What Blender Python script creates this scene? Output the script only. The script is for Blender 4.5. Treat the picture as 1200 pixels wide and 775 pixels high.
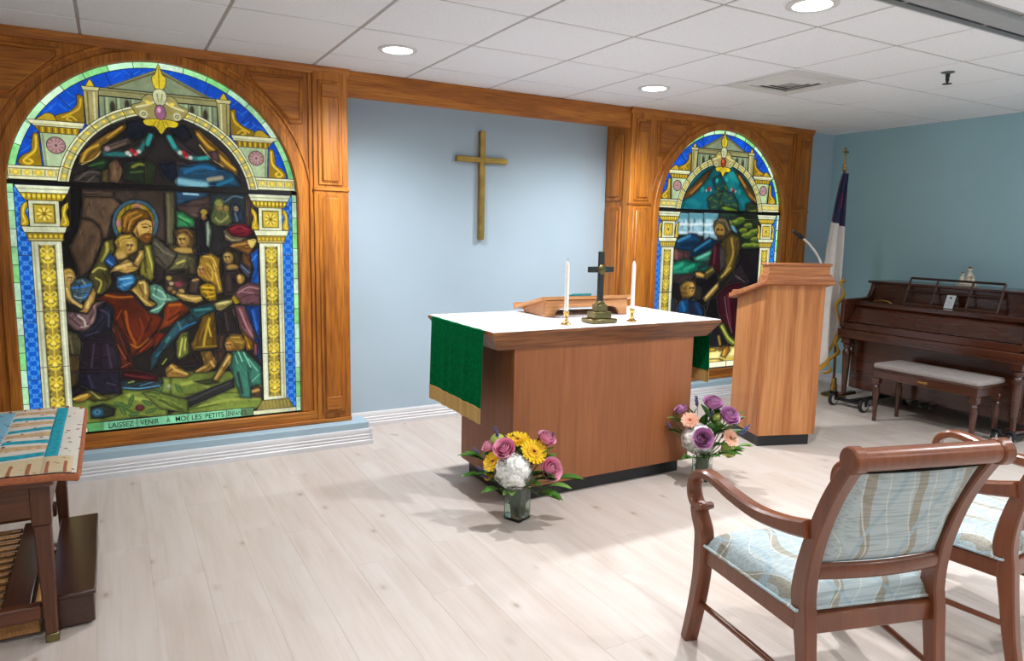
import bpy, bmesh, math, random
import numpy as np
from mathutils import Vector, Matrix
from mathutils.geometry import delaunay_2d_cdt

for o in list(bpy.data.objects):
    bpy.data.objects.remove(o)
scene = bpy.context.scene
COL = scene.collection
PI = math.pi
R = math.radians

# ------------------------------------------------------------------ camera
FPX, YAW, PITCH, ROLL = 832.44, 0.5140, 0.1382, 0.0199
CAM = np.array([0.0, -4.563, 1.416])
H = 2.40                       # ceiling height
_cy, _sy, _cp, _sp = math.cos(YAW), math.sin(YAW), math.cos(PITCH), math.sin(PITCH)
_f = np.array([_sy * _cp, _cy * _cp, -_sp])
_r = np.array([_cy, -_sy, 0.0])
_u = np.cross(_r, _f)
RIGHT = math.cos(ROLL) * _r + math.sin(ROLL) * _u
UP = -math.sin(ROLL) * _r + math.cos(ROLL) * _u
ROT = np.array([RIGHT, UP, _f])
cam_d = bpy.data.cameras.new('camera')
cam_d.sensor_fit = 'HORIZONTAL'
cam_d.sensor_width = 36.0
cam_d.lens = FPX / 1200 * 36.0
cam_d.clip_start = 0.05
cam_o = bpy.data.objects.new('camera', cam_d)
COL.objects.link(cam_o)
cam_o.matrix_world = Matrix(((RIGHT[0], UP[0], -_f[0], CAM[0]),
                             (RIGHT[1], UP[1], -_f[1], CAM[1]),
                             (RIGHT[2], UP[2], -_f[2], CAM[2]), (0, 0, 0, 1)))
scene.camera = cam_o


def ray(u, v):
    return np.array([(u - 600) / FPX, -(v - 387.5) / FPX, 1.0]) @ ROT


def on_y(u, v, y):
    d = ray(u, v)
    return CAM + d * (y - CAM[1]) / d[1]


# ------------------------------------------------------------------ world, exposure
world = bpy.data.worlds.new('world')
scene.world = world
world.use_nodes = True
world.node_tree.nodes['Background'].inputs[0].default_value = (0.80, 0.86, 0.92, 1)
world.node_tree.nodes['Background'].inputs[1].default_value = 0.3
scene.view_settings.view_transform = 'Standard'
scene.view_settings.look = 'None'
scene.view_settings.exposure = 0.0
scene.view_settings.gamma = 1.0
scene.view_settings.use_curve_mapping = False
LAMP_POWER = 146.0
REAR_POWER = 72.0              # watts of one downlight on the viewer's side of the partition


# ------------------------------------------------------------------ materials
def lin(c):
    out = []
    for v in c[:3]:
        v = v / 255.0
        out.append(v / 12.92 if v <= 0.04045 else ((v + 0.055) / 1.055) ** 2.4)
    return tuple(out) + (1.0,)


class NT:
    def __init__(self, name):
        self.m = bpy.data.materials.new(name)
        self.m.use_nodes = True
        self.t = self.m.node_tree
        self.b = self.t.nodes['Principled BSDF']

    def n(self, kind, **kw):
        nd = self.t.nodes.new(kind)
        for k, v in kw.items():
            if k.startswith('i_'):
                key = k[2:]
                key = int(key) if key.isdigit() else key.replace('_', ' ')
                nd.inputs[key].default_value = v
            else:
                setattr(nd, k, v)
        return nd

    def l(self, a, b):
        self.t.links.new(a, b)

    def ramp(self, stops):
        r = self.t.nodes.new('ShaderNodeValToRGB')
        el = r.color_ramp.elements
        while len(el) > 1:
            el.remove(el[-1])
        el[0].position, el[0].color = stops[0][0], stops[0][1]
        for p, c in stops[1:]:
            e = el.new(p)
            e.color = c
        return r

    def coords(self, scale=(1, 1, 1), rnd=3.0, kind='Object'):
        tc = self.n('ShaderNodeTexCoord')
        oi = self.n('ShaderNodeObjectInfo')
        mul = self.n('ShaderNodeVectorMath', operation='SCALE')
        cmb = self.n('ShaderNodeCombineXYZ')
        self.l(oi.outputs['Random'], cmb.inputs[0])
        self.l(oi.outputs['Random'], cmb.inputs[1])
        self.l(oi.outputs['Random'], cmb.inputs[2])
        self.l(cmb.outputs[0], mul.inputs[0])
        mul.inputs['Scale'].default_value = rnd
        add = self.n('ShaderNodeVectorMath', operation='ADD')
        self.l(tc.outputs[kind], add.inputs[0])
        self.l(mul.outputs[0], add.inputs[1])
        mp = self.n('ShaderNodeMapping')
        mp.inputs['Scale'].default_value = scale
        self.l(add.outputs[0], mp.inputs[0])
        return mp.outputs[0]

    def bump(self, src, strength=.2, dist=.002):
        b = self.n('ShaderNodeBump')
        b.inputs['Strength'].default_value = strength
        b.inputs['Distance'].default_value = dist
        self.l(src, b.inputs['Height'])
        self.l(b.outputs[0], self.b.inputs['Normal'])


def plain(name, c, rough=.5, metal=0.0, vary=.06, scale=30, bump=0.0, sheen=0.0, coat=0.0, spec=None):
    t = NT(name)
    v = t.coords((scale,) * 3)
    nz = t.n('ShaderNodeTexNoise')
    nz.inputs['Scale'].default_value = 1.0
    nz.inputs['Detail'].default_value = 4
    t.l(v, nz.inputs['Vector'])
    lo = lin([max(0, k * (1 - vary)) for k in c])
    hi = lin([min(255, k * (1 + vary)) for k in c])
    rp = t.ramp([(.3, lo), (.7, hi)])
    t.l(nz.outputs[0], rp.inputs[0])
    t.l(rp.outputs[0], t.b.inputs['Base Color'])
    t.b.inputs['Roughness'].default_value = rough
    t.b.inputs['Metallic'].default_value = metal
    if sheen:
        t.b.inputs['Sheen Weight'].default_value = sheen
    if coat:
        t.b.inputs['Coat Weight'].default_value = coat
        t.b.inputs['Coat Roughness'].default_value = .15
    if spec is not None:
        t.b.inputs['Specular IOR Level'].default_value = spec
    if bump:
        t.bump(nz.outputs[0], bump, .003)
    return t.m


def wood(name, dark, mid, light, grain='Z', scale=1.0, rough=.4, coat=.15, pores=.35, rings=.5):
    t = NT(name)
    ax = 'XYZ'.index(grain)
    s = [9.0 * scale] * 3
    s[ax] = .75 * scale
    v = t.coords(tuple(s), 7.0)
    n1 = t.n('ShaderNodeTexNoise')
    n1.inputs['Scale'].default_value = .6
    n1.inputs['Detail'].default_value = 3
    n1.inputs['Distortion'].default_value = .6
    t.l(v, n1.inputs['Vector'])
    # contour the low noise into cathedral rings
    mm = t.n('ShaderNodeMath', operation='MULTIPLY')
    mm.inputs[1].default_value = 22.0
    t.l(n1.outputs[0], mm.inputs[0])
    sn = t.n('ShaderNodeMath', operation='SINE')
    t.l(mm.outputs[0], sn.inputs[0])
    ma = t.n('ShaderNodeMath', operation='MULTIPLY_ADD')
    ma.inputs[1].default_value = .5 * rings
    ma.inputs[2].default_value = .5
    t.l(sn.outputs[0], ma.inputs[0])
    n2 = t.n('ShaderNodeTexNoise')
    n2.inputs['Scale'].default_value = 9.0
    n2.inputs['Detail'].default_value = 5
    t.l(v, n2.inputs['Vector'])
    mx = t.n('ShaderNodeMix', data_type='FLOAT')
    mx.inputs[0].default_value = .5
    t.l(ma.outputs[0], mx.inputs[2])
    t.l(n2.outputs[0], mx.inputs[3])
    rp = t.ramp([(.22, lin(dark)), (.5, lin(mid)), (.78, lin(light))])
    t.l(mx.outputs[0], rp.inputs[0])
    s2 = [160.0 * scale] * 3
    s2[ax] = 5.0 * scale
    v2 = t.coords(tuple(s2), 9.0)
    n3 = t.n('ShaderNodeTexNoise')
    n3.inputs['Scale'].default_value = 1.0
    n3.inputs['Detail'].default_value = 2
    t.l(v2, n3.inputs['Vector'])
    rp2 = t.ramp([(.36, (1 - pores, 1 - pores * 1.15, 1 - pores * 1.3, 1)), (.52, (1, 1, 1, 1))])
    t.l(n3.outputs[0], rp2.inputs[0])
    mc = t.n('ShaderNodeMix', data_type='RGBA', blend_type='MULTIPLY')
    mc.inputs[0].default_value = 1.0
    t.l(rp.outputs[0], mc.inputs[6])
    t.l(rp2.outputs[0], mc.inputs[7])
    t.l(mc.outputs[2], t.b.inputs['Base Color'])
    t.b.inputs['Roughness'].default_value = rough
    t.b.inputs['Coat Weight'].default_value = coat
    t.b.inputs['Coat Roughness'].default_value = .2
    t.bump(n3.outputs[0], .12, .0008)
    return t.m


def emit(name, c, strength, rough=.5):
    t = NT(name)
    t.b.inputs['Base Color'].default_value = lin(c)
    t.b.inputs['Emission Color'].default_value = lin(c)
    t.b.inputs['Emission Strength'].default_value = strength
    t.b.inputs['Roughness'].default_value = rough
    return t.m


def wall_paint(name, c):
    t = NT(name)
    v = t.coords((1, 1, 1), 0)
    n1 = t.n('ShaderNodeTexNoise')
    n1.inputs['Scale'].default_value = 1.2
    n1.inputs['Detail'].default_value = 3
    t.l(v, n1.inputs['Vector'])
    rp = t.ramp([(.3, lin([k * .975 for k in c])), (.7, lin([min(255, k * 1.02) for k in c]))])
    t.l(n1.outputs[0], rp.inputs[0])
    t.l(rp.outputs[0], t.b.inputs['Base Color'])
    n2 = t.n('ShaderNodeTexNoise')
    n2.inputs['Scale'].default_value = 260
    n2.inputs['Detail'].default_value = 2
    t.l(v, n2.inputs['Vector'])
    t.bump(n2.outputs[0], .12, .001)
    t.b.inputs['Roughness'].default_value = .55
    return t.m


def plank_mat(name):
    t = NT(name)
    oi = t.n('ShaderNodeObjectInfo')
    v = t.coords((7, .8, 7), 40.0)
    n1 = t.n('ShaderNodeTexNoise')
    n1.inputs['Scale'].default_value = 1.6
    n1.inputs['Detail'].default_value = 6
    n1.inputs['Distortion'].default_value = .8
    t.l(v, n1.inputs['Vector'])
    rp = t.ramp([(.25, lin((198, 184, 174))), (.5, lin((207, 196, 188))), (.75, lin((213, 205, 199)))])
    t.l(n1.outputs[0], rp.inputs[0])
    # fine grain streaks
    v2 = t.coords((90, 2.2, 90), 50.0)
    n2 = t.n('ShaderNodeTexNoise')
    n2.inputs['Scale'].default_value = 1.0
    n2.inputs['Detail'].default_value = 3
    t.l(v2, n2.inputs['Vector'])
    rp2 = t.ramp([(.3, (.945, .935, .925, 1)), (.5, (1, 1, 1, 1))])
    t.l(n2.outputs[0], rp2.inputs[0])
    m1 = t.n('ShaderNodeMix', data_type='RGBA', blend_type='MULTIPLY')
    m1.inputs[0].default_value = 1.0
    t.l(rp.outputs[0], m1.inputs[6])
    t.l(rp2.outputs[0], m1.inputs[7])
    # knots
    v3 = t.coords((7.5, 4.2, 7.5), 60.0)
    vo = t.n('ShaderNodeTexVoronoi')
    vo.inputs['Scale'].default_value = .8
    t.l(v3, vo.inputs['Vector'])
    rp3 = t.ramp([(.03, (.52, .45, .40, 1)), (.075, (.88, .85, .82, 1)), (.16, (1, 1, 1, 1))])
    t.l(vo.outputs['Distance'], rp3.inputs[0])
    m2 = t.n('ShaderNodeMix', data_type='RGBA', blend_type='MULTIPLY')
    m2.inputs[0].default_value = .75
    t.l(m1.outputs[2], m2.inputs[6])
    t.l(rp3.outputs[0], m2.inputs[7])
    # board-to-board tone
    rp4 = t.ramp([(0, (.97, .966, .962, 1)), (1, (1, 1, 1, 1))])
    t.l(oi.outputs['Random'], rp4.inputs[0])
    m3 = t.n('ShaderNodeMix', data_type='RGBA', blend_type='MULTIPLY')
    m3.inputs[0].default_value = 1.0
    t.l(m2.outputs[2], m3.inputs[6])
    t.l(rp4.outputs[0], m3.inputs[7])
    t.l(m3.outputs[2], t.b.inputs['Base Color'])
    t.b.inputs['Roughness'].default_value = .42
    t.bump(n2.outputs[0], .08, .0006)
    return t.m


def tile_mat(name):
    t = NT(name)
    v = t.coords((1, 1, 1), 20.0)
    n1 = t.n('ShaderNodeTexNoise')
    n1.inputs['Scale'].default_value = 140
    n1.inputs['Detail'].default_value = 3
    t.l(v, n1.inputs['Vector'])
    rp = t.ramp([(.3, lin((226, 231, 236))), (.6, lin((237, 241, 246)))])
    t.l(n1.outputs[0], rp.inputs[0])
    t.l(rp.outputs[0], t.b.inputs['Base Color'])
    t.b.inputs['Roughness'].default_value = .9
    t.bump(n1.outputs[0], .25, .001)
    return t.m


def fabric_chair(name):
    # pale blue weave with taupe serpentine bands and thin cross threads
    t = NT(name)
    v = t.coords((1, 1, 1), 0.0)
    sx = t.n('ShaderNodeSeparateXYZ')
    t.l(v, sx.inputs[0])
    h = t.n('ShaderNodeMath', operation='ADD')      # along the cloth: depth on the seat, height on the back
    t.l(sx.outputs[1], h.inputs[0])
    t.l(sx.outputs[2], h.inputs[1])
    k = t.n('ShaderNodeMath', operation='MULTIPLY')
    k.inputs[1].default_value = 17.0
    t.l(h.outputs[0], k.inputs[0])
    s = t.n('ShaderNodeMath', operation='SINE')
    t.l(k.outputs[0], s.inputs[0])

    def band(freq, amp, lo, hi, ph=0.0):
        a = t.n('ShaderNodeMath', operation='MULTIPLY_ADD')
        a.inputs[1].default_value = amp
        a.inputs[2].default_value = ph
        t.l(s.outputs[0], a.inputs[0])
        b = t.n('ShaderNodeMath', operation='ADD')
        t.l(sx.outputs[0], b.inputs[0])
        t.l(a.outputs[0], b.inputs[1])
        c = t.n('ShaderNodeMath', operation='MULTIPLY')
        c.inputs[1].default_value = freq
        t.l(b.outputs[0], c.inputs[0])
        d = t.n('ShaderNodeMath', operation='FRACT')
        t.l(c.outputs[0], d.inputs[0])
        rp = t.ramp([(lo - .005, (0, 0, 0, 1)), (lo, (1, 1, 1, 1)), (hi, (1, 1, 1, 1)), (hi + .005, (0, 0, 0, 1))])
        t.l(d.outputs[0], rp.inputs[0])
        return rp.outputs[0]
    col = t.n('ShaderNodeMix', data_type='RGBA')
    col.inputs[6].default_value = lin((188, 204, 208))
    col.inputs[7].default_value = lin((170, 168, 156))
    t.l(band(6.4, .034, .20, .38), col.inputs[0])
    c2 = t.n('ShaderNodeMix', data_type='RGBA')
    t.l(col.outputs[2], c2.inputs[6])
    c2.inputs[7].default_value = lin((172, 194, 204))
    t.l(band(6.4, -.034, .64, .74, .03), c2.inputs[0])
    c3 = t.n('ShaderNodeMix', data_type='RGBA')
    t.l(c2.outputs[2], c3.inputs[6])
    c3.inputs[7].default_value = lin((214, 220, 216))
    t.l(band(14, .045, .47, .53, .01), c3.inputs[0])
    # fine horizontal threads
    v2 = t.coords((5, 170, 170), 0.0)
    n = t.n('ShaderNodeTexNoise')
    n.inputs['Scale'].default_value = 1.0
    n.inputs['Detail'].default_value = 2
    t.l(v2, n.inputs['Vector'])
    rp = t.ramp([(.40, (.70, .72, .70, 1)), (.5, (1, 1, 1, 1)), (.66, (1.0, 1.0, 1.0, 1))])
    t.l(n.outputs[0], rp.inputs[0])
    m = t.n('ShaderNodeMix', data_type='RGBA', blend_type='MULTIPLY')
    m.inputs[0].default_value = .8
    t.l(c3.outputs[2], m.inputs[6])
    t.l(rp.outputs[0], m.inputs[7])
    t.l(m.outputs[2], t.b.inputs['Base Color'])
    t.b.inputs['Roughness'].default_value = .8
    t.bump(n.outputs[0], .2, .001)
    return t.m


def glass_mat(name, c=(235, 245, 240), rough=.02):
    t = NT(name)
    t.b.inputs['Base Color'].default_value = lin(c)
    t.b.inputs['Transmission Weight'].default_value = 1.0
    t.b.inputs['Roughness'].default_value = rough
    t.b.inputs['IOR'].default_value = 1.45
    return t.m


def stained_mat(name, glow):
    # backlit painted glass: the pane's own colour, lit from behind, with a glossy face
    t = NT(name)
    at = t.n('ShaderNodeAttribute', attribute_name='glass')
    v = t.coords((1, 1, 1), 0.0)
    n1 = t.n('ShaderNodeTexNoise')
    n1.inputs['Scale'].default_value = 55
    n1.inputs['Detail'].default_value = 4
    t.l(v, n1.inputs['Vector'])
    rp = t.ramp([(.3, (.80, .80, .80, 1)), (.7, (1.08, 1.08, 1.08, 1))])
    t.l(n1.outputs[0], rp.inputs[0])
    m = t.n('ShaderNodeMix', data_type='RGBA', blend_type='MULTIPLY')
    m.inputs[0].default_value = .8
    t.l(at.outputs['Color'], m.inputs[6])
    t.l(rp.outputs[0], m.inputs[7])
    t.l(m.outputs[2], t.b.inputs['Emission Color'])
    t.b.inputs['Emission Strength'].default_value = glow
    d = t.n('ShaderNodeMix', data_type='RGBA', blend_type='MULTIPLY')
    d.inputs[0].default_value = 1.0
    t.l(m.outputs[2], d.inputs[6])
    d.inputs[7].default_value = (.12, .12, .12, 1)
    t.l(d.outputs[2], t.b.inputs['Base Color'])
    t.b.inputs['Roughness'].default_value = .3
    t.b.inputs['Specular IOR Level'].default_value = .22
    t.bump(n1.outputs[0], .10, .002)
    return t.m


M = {}
M['blue'] = wall_paint('blue_wall_paint', (176, 199, 214))
M['blue_side'] = wall_paint('teal_blue_wall_paint', (167, 212, 226))
M['cream_wall'] = wall_paint('pale_wall_paint', (205, 208, 206))
M['white_trim'] = plain('white_trim_paint', (226, 228, 232), .4, vary=.01)
M['ledge'] = wall_paint('blue_ledge_paint', (170, 198, 214))
M['plank'] = plank_mat('whitewashed_plank')
M['tile'] = tile_mat('ceiling_tile_fibre')
M['grid'] = plain('grid_white_metal', (168, 166, 164), .5, vary=.01)
M['oakZ'] = wood('oak_upright', (146, 82, 14), (190, 114, 28), (212, 140, 48), 'Z', 1.0, .5, .05)
M['oakX'] = wood('oak_lengthwise', (138, 78, 14), (182, 108, 28), (206, 136, 48), 'X', 1.0, .5, .05)
M['oakY'] = wood('oak_crosswise', (132, 74, 14), (174, 104, 26), (198, 130, 46), 'Y', 1.0, .42)
M['altar'] = wood('altar_veneer', (124, 70, 36), (146, 86, 46), (160, 100, 58), 'Z', .5, .5, .05, .08, .3)
M['altar_top'] = wood('altar_top_oak', (98, 54, 24), (142, 86, 44), (166, 108, 60), 'X', .9, .4, .1, .45, .7)
M['pulpit'] = wood('pulpit_oak', (166, 98, 46), (190, 122, 66), (204, 140, 84), 'Z', .7, .48, .08, .18, .75)
M['pulpitX'] = wood('pulpit_oak_top', (158, 92, 50), (182, 114, 66), (198, 134, 84), 'X', .9, .42, .15, .35, .5)
M['chair'] = wood('chair_cherry', (98, 50, 26), (118, 63, 34), (134, 76, 44), 'Z', .5, .33, .3, .12, .3)
M['piano'] = wood('piano_mahogany', (50, 22, 13), (72, 34, 19), (90, 46, 27), 'Y', .6, .25, .5, .15, .4)
M['bench'] = wood('bench_mahogany', (54, 26, 16), (74, 38, 24), (92, 50, 32), 'Y', .6, .3, .4, .15, .3)
M['walnut'] = wood('walnut_table', (70, 36, 18), (96, 52, 28), (116, 68, 38), 'X', .8, .4, .15, .2, .4)
M['walnutZ'] = wood('walnut_upright', (70, 36, 18), (96, 52, 28), (116, 68, 38), 'Z', .8, .4, .15, .2, .4)
M['step'] = wood('dark_step', (46, 24, 16), (62, 34, 24), (76, 44, 32), 'Y', .6, .3, .3, .15, .3)
M['pale_wood'] = wood('pale_slat_wood', (140, 92, 44), (168, 118, 62), (186, 138, 80), 'Y', .9, .5, .05)
M['stand'] = wood('stand_maple', (176, 118, 66), (204, 146, 92), (218, 166, 112), 'X', .9, .4, .1, .2, .3)
M['black'] = plain('black_laminate', (24, 25, 28), .45, vary=.04)
M['rubber'] = plain('black_rubber', (18, 18, 19), .6, vary=.04)
M['brass'] = plain('polished_brass', (196, 160, 92), .25, 1.0, .04)
M['dull_brass'] = plain('antique_brass', (122, 112, 76), .35, 1.0, .06)
M['gold'] = plain('gold_fringe', (204, 158, 60), .6, .25, .18, 220, .5)
M['bronze'] = plain('dark_bronze', (58, 62, 60), .4, .7, .06)
M['wallcross'] = plain('brushed_brass', (176, 142, 76), .28, .9, .10, 14)
M['white_cloth'] = plain('white_linen', (236, 234, 240), .85, vary=.015, scale=160, bump=.12)
M['green'] = plain('green_brocade', (0, 104, 58), .9, vary=.14, scale=60, bump=.12, spec=.03)
M['fringe'] = plain('gold_fringe_band', (206, 168, 98), .7, vary=.12, scale=240, bump=.5)
M['wax'] = plain('white_wax', (240, 236, 226), .45, vary=.01)
M['wick'] = plain('charred_wick', (60, 54, 48), .9)
M['teal_ribbon'] = plain('teal_ribbon', (24, 122, 128), .5, vary=.1)
M['chairfab'] = fabric_chair('chair_fabric')
M['benchfab'] = plain('bench_fabric', (150, 142, 140), .9, vary=.08, scale=120, bump=.3)
M['navy'] = plain('navy_silk', (20, 26, 74), .5, vary=.1, sheen=.3)
M['white_silk'] = plain('white_silk', (222, 218, 214), .5, vary=.02, sheen=.3)
M['red_silk'] = plain('red_silk', (170, 24, 36), .5, vary=.05)
M['porcelain'] = plain('porcelain', (232, 224, 206), .25, vary=.05, coat=.4)
M['paper'] = plain('paper_card', (206, 214, 220), .7, vary=.01)
M['ink'] = plain('black_ink', (30, 32, 38), .7)
M['steel'] = plain('steel_grey', (150, 152, 154), .35, .8, .03)
M['wheel'] = plain('caster_grey_wheel', (206, 206, 202), .5, vary=.03)
M['glow'] = emit('lamp_lens', (255, 253, 248), 9.0)
M['track'] = plain('track_grey_metal', (176, 178, 180), .4, .2, .02)
M['ivory'] = plain('ivory_key', (170, 160, 146), .35, vary=.02)
M['lead'] = plain('lead_came', (54, 52, 53), .6, 0, .2, 40)
M['bar'] = plain('black_iron_bar', (8, 8, 9), .6, .1, .1)
M['white_plastic'] = plain('white_plastic', (214, 216, 216), .4, vary=.01)


# ------------------------------------------------------------------ builders
def tag(o, label=None, cat=None, group=None, kind=None):
    if label:
        o['label'] = label
    if cat:
        o['category'] = cat
    if group:
        o['group'] = group
    if kind:
        o['kind'] = kind
    return o


def empty(name, loc=(0, 0, 0), rz=0.0, label=None, cat=None, group=None, kind=None):
    o = bpy.data.objects.new(name, None)
    COL.objects.link(o)
    o.location = loc
    o.rotation_euler = (0, 0, rz)
    o.empty_display_size = .1
    return tag(o, label, cat, group, kind)


def copy_tree(o, parent=None):
    c = o.copy()
    COL.objects.link(c)
    c.parent = parent
    for ch in list(o.children):
        copy_tree(ch, c)
    return c


def spline(pts, n=6, closed=False):
    P = [np.array(p, float) for p in pts]
    out = []
    m = len(P)
    rng = range(m if closed else m - 1)
    for i in rng:
        if closed:
            p0, p1, p2, p3 = P[(i - 1) % m], P[i], P[(i + 1) % m], P[(i + 2) % m]
        else:
            p1, p2 = P[i], P[i + 1]
            p0 = P[i - 1] if i > 0 else 2 * p1 - p2
            p3 = P[i + 2] if i + 2 < m else 2 * p2 - p1
        for k in range(n):
            t = k / n
            out.append(.5 * ((2 * p1) + (-p0 + p2) * t + (2 * p0 - 5 * p1 + 4 * p2 - p3) * t * t +
                             (-p0 + 3 * p1 - 3 * p2 + p3) * t ** 3))
    if not closed:
        out.append(P[-1])
    return out


def strip_outline(pts, widths):
    """2D outline of a strip along pts with the given full widths"""
    P = [np.array(p[:2], float) for p in pts]
    if not hasattr(widths, '__len__'):
        widths = [widths] * len(P)
    a, b = [], []
    for i, p in enumerate(P):
        d = P[min(i + 1, len(P) - 1)] - P[max(i - 1, 0)]
        d = d / (np.linalg.norm(d) + 1e-9)
        nn = np.array([-d[1], d[0]])
        a.append(p + nn * widths[i] / 2)
        b.append(p - nn * widths[i] / 2)
    return a + b[::-1]


class B:
    def __init__(self):
        self.bm = bmesh.new()

    def _bev(self, geom_edges, off, seg=1):
        if off > 0:
            bmesh.ops.bevel(self.bm, geom=geom_edges, offset=off, segments=seg, affect='EDGES', profile=.5)

    def box(self, x0, x1, y0, y1, z0, z1, bev=.003, seg=1, rot=None, about=None):
        vs = [self.bm.verts.new((x, y, z)) for x in (x0, x1) for y in (y0, y1) for z in (z0, z1)]
        idx = [(0, 1, 3, 2), (4, 6, 7, 5), (0, 4, 5, 1), (2, 3, 7, 6), (0, 2, 6, 4), (1, 5, 7, 3)]
        fs = [self.bm.faces.new([vs[i] for i in f]) for f in idx]
        bmesh.ops.recalc_face_normals(self.bm, faces=fs)
        if rot is not None:
            c = Vector(about) if about is not None else Vector(((x0 + x1) / 2, (y0 + y1) / 2, (z0 + z1) / 2))
            for v in vs:
                v.co = rot @ (v.co - c) + c
        es = list({e for f in fs for e in f.edges})
        self._bev(es, bev, seg)
        return self

    def prism(self, pts, axis, a, b, bev=0.0, seg=1):
        """extrude a 2D outline along axis 'x' (pts=y,z), 'y' (pts=x,z) or 'z' (pts=x,y)"""
        def P(p, k):
            return {'x': (k, p[0], p[1]), 'y': (p[0], k, p[1]), 'z': (p[0], p[1], k)}[axis]
        va = [self.bm.verts.new(P(p, a)) for p in pts]
        vb = [self.bm.verts.new(P(p, b)) for p in pts]
        n = len(pts)
        fs = [self.bm.faces.new(va), self.bm.faces.new(vb[::-1])]
        cap = list(fs)
        for i in range(n):
            fs.append(self.bm.faces.new([va[i], vb[i], vb[(i + 1) % n], va[(i + 1) % n]]))
        bmesh.ops.recalc_face_normals(self.bm, faces=fs)
        if bev:
            es = list({e for f in cap for e in f.edges})
            self._bev(es, bev, seg)
        return self

    def lathe(self, prof, c=(0, 0, 0), n=20, axis='z', a0=0.0, a1=2 * PI):
        full = abs(a1 - a0 - 2 * PI) < 1e-6
        m = n if full else n + 1
        rings = []
        for r, h in prof:
            ring = []
            for i in range(m):
                a = a0 + (a1 - a0) * i / n
                x, y = r * math.cos(a), r * math.sin(a)
                p = {'z': (x, y, h), 'x': (h, x, y), 'y': (x, h, y)}[axis]
                ring.append(self.bm.verts.new((c[0] + p[0], c[1] + p[1], c[2] + p[2])))
            rings.append(ring)
        fs = []
        for k in range(len(rings) - 1):
            for i in range(n):
                j = (i + 1) % m
                fs.append(self.bm.faces.new([rings[k][i], rings[k][j], rings[k + 1][j], rings[k + 1][i]]))
        if full:
            if prof[0][0] > 1e-5:
                fs.append(self.bm.faces.new(rings[0][::-1]))
            if prof[-1][0] > 1e-5:
                fs.append(self.bm.faces.new(rings[-1]))
        bmesh.ops.recalc_face_normals(self.bm, faces=fs)
        return self

    def tube(self, pts, r, n=10, flat=1.0):
        P = [Vector(p) for p in pts]
        rr = r if hasattr(r, '__len__') else [r] * len(P)
        rings = []
        up = Vector((0, 0, 1))
        for i, p in enumerate(P):
            d = (P[min(i + 1, len(P) - 1)] - P[max(i - 1, 0)]).normalized()
            if i == 0:
                s = d.cross(up)
                if s.length < .05:
                    s = d.cross(Vector((1, 0, 0)))
                s.normalize()
            else:
                s = (s - d * s.dot(d)).normalized()
            t = d.cross(s)
            rings.append([self.bm.verts.new(p + (s * math.cos(2 * PI * k / n) + t * math.sin(2 * PI * k / n) * flat) * rr[i])
                          for k in range(n)])
        fs = []
        for k in range(len(rings) - 1):
            for i in range(n):
                j = (i + 1) % n
                fs.append(self.bm.faces.new([rings[k][i], rings[k][j], rings[k + 1][j], rings[k + 1][i]]))
        fs.append(self.bm.faces.new(rings[0][::-1]))
        fs.append(self.bm.faces.new(rings[-1]))
        bmesh.ops.recalc_face_normals(self.bm, faces=fs)
        return self

    def ball(self, c, r, sub=2, sc=(1, 1, 1)):
        g = bmesh.ops.create_icosphere(self.bm, subdivisions=sub, radius=r)
        for v in g['verts']:
            v.co = Vector((v.co.x * sc[0] + c[0], v.co.y * sc[1] + c[1], v.co.z * sc[2] + c[2]))
        return self

    def grid(self, fn, nu, nv, thick=0.0, closed_u=False):
        vs = [[self.bm.verts.new(fn(i / nu, j / nv)) for i in range(nu + (0 if closed_u else 1))] for j in range(nv + 1)]
        fs = []
        w = nu if closed_u else nu + 1
        for j in range(nv):
            for i in range(nu):
                k = (i + 1) % w
                fs.append(self.bm.faces.new([vs[j][i], vs[j][k], vs[j + 1][k], vs[j + 1][i]]))
        if thick:
            bmesh.ops.recalc_face_normals(self.bm, faces=fs)
            bmesh.ops.solidify(self.bm, geom=fs, thickness=thick)
        return self

    def xf(self, mat):
        bmesh.ops.transform(self.bm, matrix=mat, verts=self.bm.verts)
        return self

    def mesh(self, name, mat, smooth=True, ang=38):
        me = bpy.data.meshes.new(name)
        self.bm.to_mesh(me)
        self.bm.free()
        if smooth:
            me.polygons.foreach_set('use_smooth', [True] * len(me.polygons))
            me.set_sharp_from_angle(angle=R(ang))
        me.materials.append(mat)
        return me

    def build(self, name, mat, parent=None, loc=(0, 0, 0), rot=(0, 0, 0), smooth=True, ang=38):
        return link(name, self.mesh(name, mat, smooth, ang), parent, loc, rot)


def link(name, me, parent=None, loc=(0, 0, 0), rot=(0, 0, 0)):
    o = bpy.data.objects.new(name, me)
    COL.objects.link(o)
    o.location = loc
    o.rotation_euler = rot
    if parent is not None:
        o.parent = parent
    return o


rng = random.Random(7)
# ================================================================== THE ROOM
XL, XR, YF, YB = -2.2, 6.15, -7.5, 0.30
BAY1, BAY2 = 0.285, 4.67            # centre lines of the two oak window bays
BW = 1.06                           # half width of a bay
X1, X2 = BAY1 + BW, BAY2 - BW       # the recess between them


def struct(o, label, cat):
    return tag(o, label, cat, kind='structure')


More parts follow.
